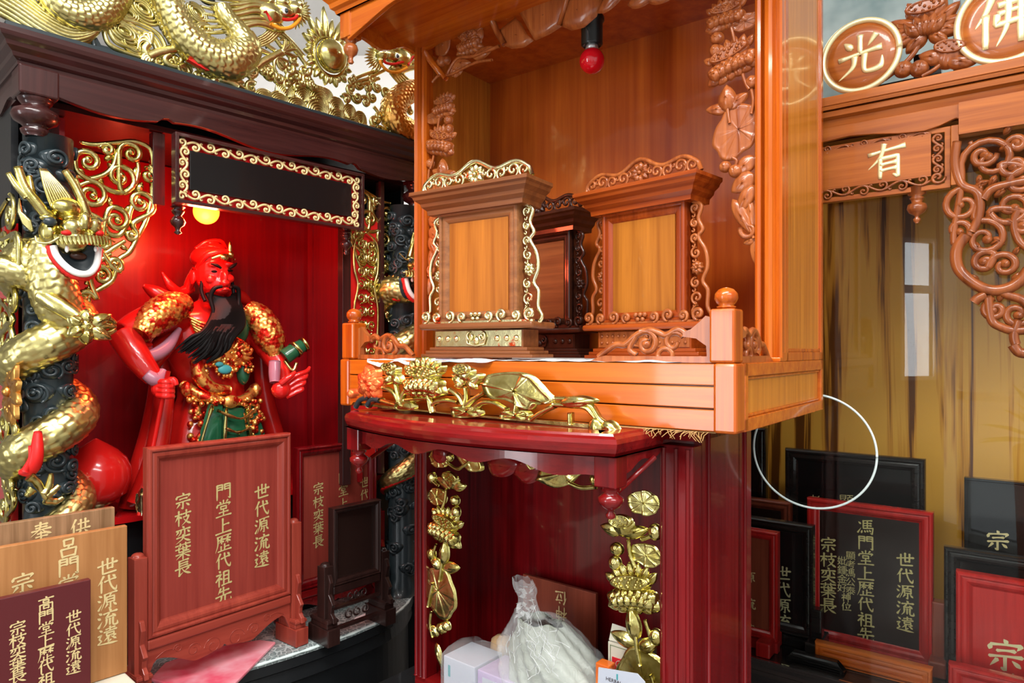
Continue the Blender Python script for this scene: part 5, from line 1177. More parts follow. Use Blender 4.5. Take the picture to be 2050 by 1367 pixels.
# --- columns with coiling dragons
def dragon_column(xc, yc, label, side, full=True):
    R_ = .035; ph = atan2(B.loc(0, 0)[1]-yc, B.loc(0, 0)[0]-xc)
    T = Thing('dragon_column', B, (xc, yc, TZ), label, 'column')
    m = MB(); m.lathe([(R_+.006, TZ+.001), (R_+.006, TZ+.03), (R_, TZ+.04), (R_, 1.700)], (xc, yc, 0), 32); T.part('shaft', m, 'black_carving')
    CM = lambda a, b, h: (xc+(R_+h)*cos(ph+a/R_), yc+(R_+h)*sin(ph+a/R_), b)
    m = MB(CM)
    spots = [(-.020, 1.645, .013), (.010, 1.660, .015), (-.004, 1.615, .014), (.028, 1.635, .012), (-.028, 1.60, .012), (.022, 1.595, .014), (.0, 1.575, .015), (-.018, 1.345+.07, .012), (.030, 1.43, .012), (.004, 1.318, .015), (.026, 1.325, .012), (-.016, 1.282, .017), (.030, 1.285, .012), (-.040, 1.30, .010), (.010, 1.172, .018), (.034, 1.16, .013), (-.034, 1.12, .012), (.026, 1.125, .012), (-.022, 1.045, .015), (.020, 1.02, .014), (-.008, .97, .016), (.02, .92, .014), (-.02, .88, .014), (.01, .83, .013)]
    for k, (a, z, r) in enumerate(spots):
        d = 1 if k % 2 else -1
        m.relief((a, z), [(a+r*1.5*cos(t)*(1+.1*sin(3*t)), z+r*.95*sin(t)) for t in [2*pi*i/24 for i in range(24)]], lambda q, t, p: .0045*(1.2-q*q), 3, .003)
        sp = spiral((a, z), r, radians(-60), 1.6, d); scroll(m, sp, .0030, .0055); bead(m, sp[-1], .0042, .007)
    rnd = random.Random(5)
    for k in range(70):
        a = rnd.uniform(-.075, .075); z = TZ+.06+(k+.5)/70*.87; r = rnd.uniform(.010, .016); d = rnd.choice((-1, 1))
        m.relief((a, z), [(a+r*1.4*cos(t)*(1+.1*sin(3*t+k)), z+r*.95*sin(t)) for t in [2*pi*i/20 for i in range(20)]], lambda q, t, p: .0035*(1.2-q*q), 3, .003)
        sp = spiral((a, z), r, rnd.uniform(0, 6.28), 1.5, d); scroll(m, sp, .0030, .0045)
    T.part('cloud_relief', m, 'black_carving')
    zA = 1.362; pitch = .150; pts, rad = [], []; Rp = .040
    f0, f1 = -4.1*2*pi*.62, 2*pi*.90
    n = 46
    for i in range(n+1):
        f = f0+(f1-f0)*i/n; pts.append((xc+Rp*cos(ph+f), yc+Rp*sin(ph+f), zA+pitch*f/(2*pi))); rad.append(.012+.018*min(1, i/14))
    hx, hy = xc-.004, yc-.060
    pts += [(xc-.018, yc-.046, 1.492), (xc-.006, yc-.052, 1.520)]; rad += [.025, .022]
    m = MB(); Q_ = serp(m, pts, rad, .0115, 12, .11, 84, 4); T.part('dragon_body', m, 'gold_scale')
    m = MB(); spikes(m, Q_, lambda i, c, t: (Vector((c.x-xc, c.y-yc, 0)).normalized()*.35+Vector((0, 0, 1))), .009, 5, .88, .45); T.part('dorsal_fin', m, 'gold')
    m = MB()
    e = [tuple(Vector(q[:3])+(Vector((q[0]-xc, q[1]-yc, 0)).normalized()*.55+Vector((0, 0, -.83)))*q[3]*.92) for q in Q_[6:-6:2]]
    m.tube(e, .0052, 8, disp=lambda s_, th: .25*sin(s_*1400)); T.part('red_belly', m, 'red_paint')
    # head, facing out and slightly down
    kx, kz_ = .00072*(1 if side > 0 else -1), .00078
    ax_, ay_, az_ = xc-.004+(.016 if side > 0 else -.014), yc-.072, 1.545
    def H(px, py, h=0): return (ax_+(px-118)*kx, ay_-h, az_-(py-455)*kz_)
    m = MB()
    def bl(mb, px, py, h, r): mb.ball(H(px, py, h), (r[0]*.00072, r[2]*.00075, r[1]*.00078), 16, 10)
    bl(m, 110, 420, .006, (30, 26, 24)); bl(m, 105, 418, .016, (26, 17, 14)); bl(m, 132, 455, .020, (40, 20, 26)); bl(m, 112, 460, .034, (20, 17, 16)); bl(m, 152, 452, .034, (18, 17, 16)); bl(m, 132, 447, .042, (12, 19, 14)); bl(m, 118, 480, .0, (40, 30, 26)); bl(m, 132, 478, .030, (44, 8, 18)); bl(m, 78, 470, .006, (20, 26, 22)); bl(m, 90, 520, -.012, (34, 40, 26))
    bl(m, 72, 444, .018, (16, 7, 10)); bl(m, 160, 436, .018, (14, 7, 10))
    hd = T.part('dragon_head', m, 'gold_leaf', remesh=.0016, smoothmod=2)
    m = MB()
    for j in range(15):
        px = 84+7.2*j; m.tube([H(px, 478-.4*j, .040-.0003*(j-7)**2), H(px+1, 488-.4*j, .044-.0003*(j-7)**2), H(px+3, 496-.6*j, .042-.0003*(j-7)**2)], [.0036, .0040, .0012], 7)
    T.part('upper_lip_fringe', m, 'gold_leaf', hd)
    m = MB(); bl(m, 74, 452, .024, (13, 9, 6)); bl(m, 163, 441, .024, (11, 8, 6)); T.part('eyes', m, 'black_carving', hd)
    m = MB(); bl(m, 98, 474, .040, (10, 5, 6)); bl(m, 162, 466, .038, (9, 6, 6)); T.part('red_nostrils', m, 'red_paint', hd)
    U = [(84, 497), (88, 515), (100, 532), (116, 545), (132, 550), (148, 547), (160, 535), (167, 518), (171, 492)]
    m = MB(); m.tube(smoothline([H(px, py, .010+.014*(1-abs(i-4)/4.5)) for i, (px, py) in enumerate(U)], 5), .0052, 10); T.part('white_lip', m, 'white_enamel', hd)
    m = MB(); m.tube(smoothline([H(132+(px-132)*1.13, 500+(py-500)*1.16, .004+.014*(1-abs(i-4)/4.5)) for i, (px, py) in enumerate(U)], 5), .0048, 10, disp=lambda s_, th: .15*sin(s_*900)); T.part('red_gum', m, 'red_paint', hd)
    m = MB(lambda a, b, h: H(a, b, h)); o_ = smoothline(U, 3)+[(168, 488), (128, 488), (90, 494)]; m.relief((130, 510), o_, lambda q, t, p: .002+.010*q*q, 5, .016); T.part('dark_mouth', m, 'dark_mouth', hd)
    m = MB(); m.tube(smoothline([H(130, 512, .014), H(132, 528, .018), H(134, 540, .020)], 4), [.008]*9, 8) if False else bl(m, 132, 512, .008, (17, 8, 6)); T.part('tongue', m, 'tablet_dark', hd)
    m = MB(); bl(m, 104, 503, .026, (4, 7, 4)); bl(m, 160, 497, .024, (4, 6, 4)); T.part('teeth', m, 'white_enamel', hd)
    m = MB()
    def horn(pts, r): P_ = smoothline([H(*q) for q in pts], 5); m.tube(P_, [r*(1-.35*i/len(P_)) for i in range(len(P_))], 7)
    horn([(78, 440, .004), (55, 412, .004), (36, 385, .002), (24, 348, .0)], .0095); horn([(48, 400, .004), (46, 380, .002), (44, 362, .0)], .006); horn([(40, 405, .002), (22, 385, .0), (8, 362, -.002)], .006)
    horn([(150, 430, .006), (140, 400, .006), (126, 368, .004), (108, 340, .002)], .0085); horn([(142, 402, .006), (138, 380, .004), (128, 352, .002)], .005); T.part('horns', m, 'gold_leaf', hd)
    m = MB()
    for j in range(9): u = j/8; P_ = [H(82+42*u, 420-8*u, .012), H(70+32*u, 385-6*u, .010), H(62+10*u, 345, .004)]; m.tube(smoothline(P_, 4), [.0034*(1-.5*i/8) for i in range(9)], 6)
    for j in range(7): u = j/6; m.tube([H(50-4*u, 470-18*u, .0), H(36-8*u, 455-20*u, -.002), H(26+2*u, 420-12*u, -.004)], [.003, .0034, .001], 6)
    T.part('crest_fin', m, 'gold', hd)
    m = MB(); m.tube(smoothline([H(88, 482, .034), (H(70, 495, .030)), H(52, 494, .022), H(50, 482, .018)], 5), .0018, 6); m.tube(smoothline([H(168, 470, .034), H(185, 476, .030), H(198, 478, .024)], 5), .0018, 6); m.tube(smoothline([H(160, 442, .020), H(178, 436, .016), H(196, 420, .010)], 5), .0014, 6); T.part('whiskers', m, 'gold', hd)
    m = MB(CM)
    for a, z in ((-.036, 1.49), (-.034, 1.478), (-.028, 1.485)): m.tube([(a, z, .03), (a+.002, z+.012, .036)], [.003, .0006], 5)
    T.part('red_spines', m, 'red_paint')
    if full:                                               # raised paw holding a ball
        def PP(px, py, h): a, b = B.ab(px, py, -.02); return (a, -.02-h, b)
        m = MB(); P_ = smoothline([PP(92, 590, -.01), PP(115, 612, .012), PP(140, 632, .024), PP(158, 650, .030)], 6); m.tube(P_, [.017-.007*i/len(P_) for i in range(len(P_))], 12); c = PP(156, 655, .034); m.ball(c, .021, 20, 12)
        mm = MB(lambda a, b, h: (a, c[1]-h, b))
        for k in range(6): an = radians(-150+60*k); petal(mm, (c[0], c[2]), an, .028 if abs(an) > .6 else .040, .022, .008, 3, .014, thick=-.002)
        m.add(mm.v, mm.f); 
        for k in range(3): m.tube(smoothline([(c[0]+.012, c[1]-.012, c[2]-.012+.012*k), (c[0]+.030, c[1]-.010, c[2]-.010+.012*k), (c[0]+.044, c[1]+.002, c[2]-.002+.003*k)], 4), [.006]*4+[.005]*4+[.0015], 8)
        m.tube([(c[0]+.004*cos(t), c[1]-.0235, c[2]+.004*sin(t)) for t in [2*pi*i/12 for i in range(13)]], .0012, 6)
        T.part('forepaw', m, 'gold_leaf')
        m = MB(); Qn = serp(m, [(xc-.010, yc-.040, 1.520), (xc-.010, yc-.048, 1.485), (xc-.004, yc-.050, 1.445), (xc+.010, yc-.044, 1.410), (xc+.026, yc-.030, 1.388)], [.028, .031, .032, .030, .024], .0105, 13, .11, 84, 6); T.part('dragon_neck', m, 'gold_scale')
        m = MB(); m.tube(smoothline([(q[0]+q[3]*.80, q[1]-q[3]*.35, q[2]) for q in Qn[::6]], 3), [.007]*200 if False else .0075, 8, disp=lambda s_, th: .25*sin(s_*1100)); T.part('red_belly', m, 'red_paint')
        m = MB(); m.tube(smoothline([PP(40, 1005-60, .0), PP(58, 985-45, .012), PP(66, 910, .020), PP(72, 862, .012)], 5), [.004+.006*sin(pi*i/16) for i in range(16)], 8); m.tube(smoothline([PP(45, 940, .016), PP(55, 915, .02), PP(54, 890, .016)], 5), [.006-.0045*i/11 for i in range(11)], 8); T.part('red_flame', m, 'red_paint')
        m = MB()
        for pts in ([(52, 950), (68, 962), (82, 985), (90, 1000)], [(82, 985), (92, 968), (96, 945)], [(86, 990), (102, 978), (112, 968)], [(84, 996), (104, 1000), (120, 992)], [(60, 975), (50, 985), (46, 984)]): P_ = smoothline([PP(*q, .018) for q in pts], 5); m.tube(P_, [.0075-.0045*i/len(P_) for i in range(len(P_))], 8, disp=lambda s_, th: .12*sin(s_*1500))
        T.part('hind_claw', m, 'gold')
        m = MB(); serp(m, [(xc-.015, yc-.034, 1.455), (xc-.050, yc-.032, 1.474), (xc-.078, yc-.02, 1.476), (xc-.11, yc-.01, 1.455)], [.020, .020, .019, .017], .010, 10, .13, 60); T.part('foreleg', m, 'gold')
    return T
dragon_column(.043, .050, 'black column with a large gilded dragon, standing at the near corner of the dragon shrine', 1)
dragon_column(.775, .050, 'black column with a gilded dragon, half hidden behind the orange shrine', -1, False)
# ------------------------------------------------------------------ big red onion-shaped ornament beside the statue
hp = B.hit(192, 945, y=.13)
T = Thing('peach_ornament', B, (hp[0], .13, FLZ), 'large glossy red peach-shaped ornament on a little gilded foot', 'ornament')
m = MB(); r_ = .058; zc = hp[2]-.004; m.lathe([(.004, zc-.050), (r_*.55, zc-.050), (r_*.88, zc-.036), (r_, zc-.008), (r_*.98, zc+.010), (r_*.86, zc+.028), (r_*.6, zc+.044), (r_*.3, zc+.056), (r_*.08, zc+.064), (.001, zc+.066)], (hp[0], .13, 0), 36); T.part('peach_body', m, 'skin_red')
m = MB(); m.lathe([(.030, FLZ), (.034, FLZ+.006), (.022, FLZ+.014), (.022, zc-.056), (.030, zc-.052), (.020, zc-.048)], (hp[0], .13, 0), 24); T.part('foot', m, 'gold_red')
# ------------------------------------------------------------------ table with lace-patterned top
edge = [(-.06, .09), (.04, .035), (.12, .008), (.20, -.012), (.28, -.030), (.36, -.044), (.44, -.052), (.52, -.054), (.60, -.048), (.68, -.034), (.75, .002), (.81, .055), (.85, .12)]
edge = smoothline(edge, 4)
T = Thing('altar_table', B, (.4, .2, 0), 'black altar table with a bowed front and a lace patterned glass covered top', 'table')
m = MB(); full = edge+[(.85, .44), (-.06, .44)]
m.M = lambda a, b, h: (a, b, h); m.prism(full, TZ-.012, TZ-.003); T.part('table_top', m, 'lace_top')
m = MB(); m.prism([(x, y-.003) for x, y in edge]+[(.853, .44), (-.063, .44)], TZ-.004, TZ); T.part('glass_sheet', m, 'glass_edge') if False else None
m = MB(); m.prism([(x, y-.002) for x, y in edge]+[(.852, .44), (-.062, .44)], TZ-.0028, TZ); T.part('lace_cloth', m, 'lace_top')
m = MB(); m.tube([(x, y-.003, TZ-.004) for x, y in edge], .0028, 8, disp=lambda s_, th: .35*sin(s_*500)); T.part('glass_edge', m, 'glass_edge')
m = MB(); prf = [(0, TZ-.012), (.002, TZ-.030), (-.006, TZ-.036), (-.002, TZ-.060), (-.012, TZ-.068), (-.010, .55), (-.02, .54), (-.06, .5), (-.06, .0), (-.3, .0), (-.3, TZ-.012)]
moulding(m, edge, [(o, z) for o, z in prf]); T.part('bowed_front', m, 'black_lacquer')
m = MB(); m.box(-.02, .82, .12, .43, 0, TZ-.013); T.part('table_body', m, 'black_lacquer')
# ------------------------------------------------------------------ statue of the bearded general
SY = .165
def G(px, py, h=0): a, b = B.ab(px, py, SY); return (a, SY-h, b)
GK = .00104
hb = G(418, 1000)
T = Thing('general_statue', B, (hb[0], SY, FLZ), 'red-faced bearded general statue in gilded armour, standing in red light with a long polearm', 'statue')
def gball(mb, px, py, h, r, R=None): mb.ball(G(px, py, h), (r[0]*GK, r[2]*GK, r[1]*GK), 18, 12, R)
def gtube(mb, pts, r, n=10, sub=5, **k):
    P_ = smoothline([(*G(*p), rr) for p, rr in zip(pts, r)] if hasattr(r, '__len__') else [(*G(*p), r) for p in pts], sub); mb.tube([p[:3] for p in P_], [p[3] for p in P_], n, **k); return P_
def fold(th, z, k=7, a=.05): return 1+a*sin(k*th+z*30)
m = MB()                                                   # robe: torso and skirts in one body with the arms
secs = [(598, 425, 24, .024), (615, 420, 50, .032), (630, 408, 84, .044), (655, 408, 96, .052), (700, 414, 90, .058), (750, 420, 78, .056), (785, 424, 68, .052), (810, 424, 76, .056), (850, 420, 92, .064), (900, 412, 108, .070), (960, 402, 118, .074), (1015, 396, 122, .076)]
rows = []
for q in smoothline(secs, 4):
    py, cx_, wd, dp_ = q; c = G(cx_, py, 0); z = max(c[2], FLZ+.002)
    rows.append([(c[0]+wd*GK*.92*cos(t)*fold(t, z, 9, .05 if py > 780 else .015), c[1]+dp_*sin(t)*fold(t, z, 9, .05 if py > 780 else .015), z) for t in [2*pi*i/56 for i in range(56)]])
m.grid(rows, closed_v=True, caps=True)
gtube(m, [(345, 635, .02), (300, 640, .045), (255, 655, .06), (222, 672, .07)], [.034, .034, .030, .026], 16)
gtube(m, [(222, 672, .07), (238, 715, .10), (262, 755, .12)], [.027, .024, .017], 16)
gtube(m, [(478, 640, .0), (510, 665, .02), (522, 700, .045)], [.036, .034, .030], 16)
gtube(m, [(522, 700, .045), (530, 735, .07), (524, 765, .10)], [.028, .022, .016], 16)
gtube(m, [(425, 575, .0), (423, 612, .0)], [.022, .028], 14)
body = T.part('robe', m, 'robe_red', remesh=.0026, smoothmod=3)
m = MB()                                                   # hanging sleeve and cape at the left
for k, pts in enumerate(([(250, 690, .09), (262, 730, .07), (300, 700, .05), (340, 660, .02)], [(330, 700, -.02), (322, 780, -.01), (305, 860, .0), (280, 940, .01), (262, 1015, .01)], [(320, 760, .03), (308, 840, .04), (290, 920, .05), (262, 1000, .05)], [(530, 700, -.02), (540, 800, -.02), (560, 900, -.01), (560, 1000, -.01)])):
    gtube(m, pts, [.018, .020, .022, .024, .026][:len(pts)], 12)
T.part('cape', m, 'robe_red')
m = MB(); gtube(m, [(228, 700, .105), (262, 712, .10), (300, 695, .085), (335, 660, .06)], [.006, .012, .012, .005], 10); gtube(m, [(245, 745, .125), (262, 756, .13), (280, 742, .12)], [.011, .013, .009], 10); T.part('sleeve_cuff', m, 'robe_lilac')
# head
m = MB()
gball(m, 414, 548, .030, (34, 44, 34)); gball(m, 416, 570, .038, (27, 26, 28)); gball(m, 420, 560, .068, (6, 13, 9)); gball(m, 420, 571, .071, (9, 6, 7)); gball(m, 400, 563, .056, (11, 9, 8)); gball(m, 436, 561, .052, (11, 9, 8)); gball(m, 405, 536, .060, (13, 5, 6)); gball(m, 434, 534, .057, (12, 5, 6)); gball(m, 378, 556, .018, (5, 15, 9)); gball(m, 418, 585, .062, (13, 7, 8))
hd = T.part('head', m, 'skin_red', remesh=.0015, smoothmod=2)
m = MB(); gtube(m, [(393, 533, .068), (403, 537, .073), (412, 543, .074)], [.0015, .0035, .0022], 8); gtube(m, [(428, 543, .072), (438, 537, .070), (447, 532, .062)], [.0022, .0035, .0015], 8)
gball(m, 403, 548, .062, (6, 2.6, 4)); gball(m, 435, 546, .060, (6, 2.6, 4)); T.part('brows_and_eyes', m, 'hair_black', hd)
m = MB(); gtube(m, [(412, 585, .074), (420, 583, .077), (428, 585, .074)], [.002, .0034, .002], 8); T.part('lips', m, 'robe_red', hd)
m = MB(); random.seed(21)                                  # long black beard swept to the left, moustache
for k in range(34):
    u = k/33; x0 = 394+54*u; e = (350+70*u+random.uniform(-6, 6), 672+22*sin(u*3.1)+random.uniform(-6, 8))
    pts = [(x0, 590+10*sin(u*pi), .050+.018*sin(u*pi)), (x0+6, 622, .068+.012*sin(u*pi)), (x0+2-14*(1-u), 652, .084), ((x0+e[0])/2-6, 668+8*u, .092), (e[0], e[1]+14*u, .090), (e[0]-26+10*u, e[1]+24+6*u, .078)]
    gtube(m, pts, [.0045, .0055, .0052, .0046, .0036, .0012], 6, 4)
for s_, xs in ((-1, (412, 398, 392, 396, 392)), (1, (430, 444, 448, 446, 450))): gtube(m, [(xs[0], 578, .078), (xs[1], 582, .074), (xs[2], 600, .070), (xs[3], 625, .074), (xs[4], 650, .078)], [.0035, .0045, .0042, .0036, .0015], 8)
gtube(m, [(388, 560, .04), (386, 585, .042), (390, 605, .05)], [.0025, .004, .004], 6); gtube(m, [(448, 556, .036), (452, 585, .036), (450, 640, .05), (444, 680, .06)], [.0025, .004, .005, .002], 6); gtube(m, [(452, 590, .03), (460, 630, .04), (455, 690, .055)], [.003, .005, .002], 6)
T.part('beard', m, 'hair_black', hd)
m = MB()                                                   # soft cap with gold band and topknot
gball(m, 412, 520, .022, (38, 26, 38)); gball(m, 418, 500, .020, (26, 12, 24)); gball(m, 414, 490, .018, (18, 7, 16)); gtube(m, [(384, 540, .03), (388, 518, .055), (415, 510, .066), (440, 515, .052), (449, 535, .03)], .006, 8); gtube(m, [(384, 500, .02), (402, 487, .03), (430, 486, .03), (444, 500, .02)], .004, 8)
gtube(m, [(384, 540, .02), (378, 570, .0), (372, 600, -.01)], [.008, .010, .006], 8)
cp = T.part('cap', m, 'robe_red', hd)
m = MB(); gtube(m, [(396, 524, .066), (412, 518, .074), (428, 519, .072), (442, 524, .062)], .0032, 8); gball(m, 417, 522, .076, (9, 6, 5)); gball(m, 434, 505, .062, (4, 16, 4)); gball(m, 434, 516, .066, (6, 7, 5)); T.part('cap_ornament', m, 'gold_leaf', cp)
m = MB(); gtube(m, [(385, 575, -.01), (360, 585, .0), (335, 570, .01), (322, 545, .005)], [.012, .010, .008, .002], 10); gtube(m, [(370, 600, -.01), (340, 605, .01), (305, 585, .01), (285, 572, .005)], [.016, .018, .014, .004], 10); gtube(m, [(455, 600, -.01), (480, 590, -.02), (500, 600, -.02), (510, 615, -.02)], [.012, .016, .012, .004], 10)
T.parts('scarf', m, 'robe_red')
# armour
m = MB()
def scaled_pad(mb, c, r, n=15): mb.ball(G(*c), (r[0]*GK, r[2]*GK, r[1]*GK), 22, 14)
P_ = gtube(m, [(352, 612, .05), (318, 618, .065), (280, 640, .080), (245, 672, .092)], [.018, .027, .027, .016], 72, 22, disp=scales(.0085, 14, .16))
T.part('shoulder_armour', m, 'robe_gold'); m = MB()
gtube(m, [(478, 618, .03), (500, 640, .045), (516, 680, .058), (522, 712, .064)], [.018, .027, .027, .014], 72, 22, disp=scales(.0085, 14, .16))
gball(m, 498, 622, .045, (18, 13, 14))
T.part('shoulder_armour', m, 'robe_gold')
m = MB(); random.seed(31)
def studs(cx_, cy_, rx, ry, n, h, r0=.003, r1=.006):
    for k in range(n):
        a = random.uniform(0, 6.28); q = sqrt(random.random()); x, y = cx_+rx*q*cos(a), cy_+ry*q*sin(a); m.ball(G(x, y, h-(.012*q*q)), (random.uniform(r0, r1),)*3, 8, 6)
gball(m, 430, 706, .060, (46, 36, 16)); studs(430, 706, 44, 34, 60, .078); studs(425, 735, 60, 22, 40, .074)
for k in range(9): a = radians(200+20*k); gtube(m, [(430+20*cos(a), 712+14*sin(a), .078), (430+34*cos(a+.2), 712+26*sin(a+.2), .078), (430+46*cos(a+.1), 712+36*sin(a+.1), .070)], [.004, .005, .0015], 6)
gtube(m, [(368, 720, .062), (372, 750, .068), (395, 775, .070), (430, 778, .070)], [.010, .012, .012, .008], 16, disp=scales(.006, 9, .2)); T.part('breastplate', m, 'robe_gold')
m = MB(); gball(m, 418, 738, .076, (14, 9, 5)); gball(m, 406, 728, .078, (8, 5, 4)); T.parts('breastplate_gem', m, 'label_teal')
m = MB()
for k in range(7): gtube(m, [(352+3*k, 636+6*k, .06), (385, 652+6*k, .072), (420, 650+6*k, .075)], [.003, .0045, .003], 8)
T.part('collar_armour', m, 'robe_gold')
m = MB()
gtube(m, [(352, 768, .035), (375, 788, .065), (420, 800, .075), (460, 796, .068), (492, 775, .04)], [.010, .011, .010, .011, .010], 12); gball(m, 426, 800, .084, (17, 13, 8)); gball(m, 355, 778, .05, (12, 16, 12)); gball(m, 490, 780, .05, (12, 16, 12)); studs(424, 800, 70, 8, 34, .086); studs(475, 845, 26, 40, 46, .074, .004, .008); studs(372, 860, 20, 60, 40, .068, .004, .008); studs(370, 800, 22, 14, 16, .066)
T.part('belt', m, 'robe_gold')
m = MB()                                                   # green skirt panels with gold hems
for pts, h in (([(388, 805), (412, 805), (408, 880), (392, 960), (350, 960), (366, 880)], .082), ([(415, 812), (450, 812), (462, 870), (470, 960), (420, 960), (410, 880)], .080), ([(455, 810), (480, 800), (500, 860), (512, 960), (475, 960), (468, 870)], .066)):
    P_ = [B.ab(*p, SY) for p in pts]; C_ = (sum(p[0] for p in P_)/6, sum(p[1] for p in P_)/6); mm = MB(onplane(SY-h)); mm.relief(C_, P_, lambda q, t, p: .006*(1-q*q)+.0022*cos(p[0]*700+p[1]*90), 8, .012); m.add(mm.v, mm.f)
gball(m, 455, 660, .04, (26, 34, 22)); gball(m, 465, 740, .05, (14, 30, 14))
T.parts('green_panel', m, 'robe_green')
m = MB()
for pts in ([(366, 880, .088), (388, 888, .094), (408, 880, .094)], [(410, 850, .094), (436, 858, .096), (462, 848, .090)], [(410, 880, .094), (440, 892, .096), (466, 880, .090)], [(352, 955, .09), (390, 960, .094), (420, 955, .094), (470, 958, .09)], [(415, 812, .09), (410, 880, .094), (420, 960, .092)], [(388, 806, .09), (366, 880, .088), (350, 960, .088)], [(455, 812, .085), (468, 870, .08), (478, 960, .08)], [(395, 816, .094), (440, 832, .096), (470, 815, .085)]): gtube(m, pts, .0034, 8, disp=lambda s_, th: .3*sin(s_*700))
T.part('gold_hems', m, 'gold_leaf')
# left hand gripping the shaft, right hand open
def hand(mb, px, py, h, open_=False, flip=1):
    gball(mb, px, py, h, (19, 19, 17))
    for k in range(4):
        y = py-13+8.5*k
        if open_: gtube(mb, [(px+8, y+2, h+.004), (px+26, y-14+2*k, h+.010), (px+44-3*k, y-22+3*k, h+.014), (px+52-5*k, y-30+4*k, h+.010)], [.0058, .0055, .0050, .0036], 8, 4)
        else: gtube(mb, [(px-12*flip, y, h+.006), (px-2, y+1, h+.021), (px+12*flip, y+2, h+.016), (px+13*flip, y+2, h+.002)], [.0058, .0060, .0054, .0040], 8, 4)
    if open_: gtube(mb, [(px-6, py-12, h+.012), (px+6, py-24, h+.022), (px+18, py-34, h+.024)], [.007, .006, .004], 8, 4)
    else: gtube(mb, [(px+2, py-12, h+.010), (px+12, py-16, h+.022), (px+16, py-6, h+.026)], [.007, .0062, .0045], 8, 4)
m = MB(); hand(m, 275, 772, .128); T.part('gripping_hand', m, 'skin_red', remesh=.0013, smoothmod=1)
m = MB(); hand(m, 512, 776, .110, True); T.part('open_hand', m, 'skin_red', remesh=.0013, smoothmod=1)
m = MB(); gtube(m, [(530, 715, .085), (550, 700, .09), (567, 690, .092)], [.017, .016, .014], 16); T.part('wide_sleeve', m, 'robe_green')
m = MB(); gtube(m, [(548, 702, .09), (553, 698, .0905)], [.0185, .0185], 20, 2); gtube(m, [(563, 692, .092), (568, 689, .093)], [.0165, .0165], 20, 2); gtube(m, [(528, 720, .09), (540, 740, .10), (548, 725, .10)], .004, 8); T.part('sleeve_hem', m, 'gold_leaf')
m = MB(); gtube(m, [(505, 722, .10), (502, 745, .105), (500, 762, .11)], [.012, .012, .010], 12); gball(m, 545, 708, .07, (9, 9, 9)); T.parts('white_cuff', m, 'robe_lilac')
m = MB()
P0, P1 = Vector(G(276, 760, .142)), Vector(G(232, 1005, .125)); P1.z = FLZ+.012
m.tube([tuple(P0+(P0-P1).normalized()*.02), tuple(P1)], .0042, 12); sh = T.part('polearm_shaft', m, 'skin_red')
m = MB(); q = P0+(P1-P0)*.86; m.tube([tuple(P0+(P1-P0)*t) for t in (.80, .84, .88, .92, .96, .985)], [.005, .009, .007, .010, .007, .002], 10, disp=lambda s_, th: .2*sin(s_*600+th*2))
for k in range(3): P_ = [tuple(q+Vector((.012*cos(k*2.1), -.012*sin(k*2.1), -.012*j+.004))) for j in range(4)]; m.tube(P_, [.003, .004, .003, .001], 6)
T.part('polearm_fitting', m, 'gold_red', sh)
m = MB(); gball(m, 300, 985, .05, (20, 10, 30)); gball(m, 445, 1000, .06, (22, 10, 34)); m.box(hb[0]-.11, hb[0]+.11, SY-.07, SY+.05, FLZ, FLZ+.008); T.part('boots_and_base', m, 'robe_red')
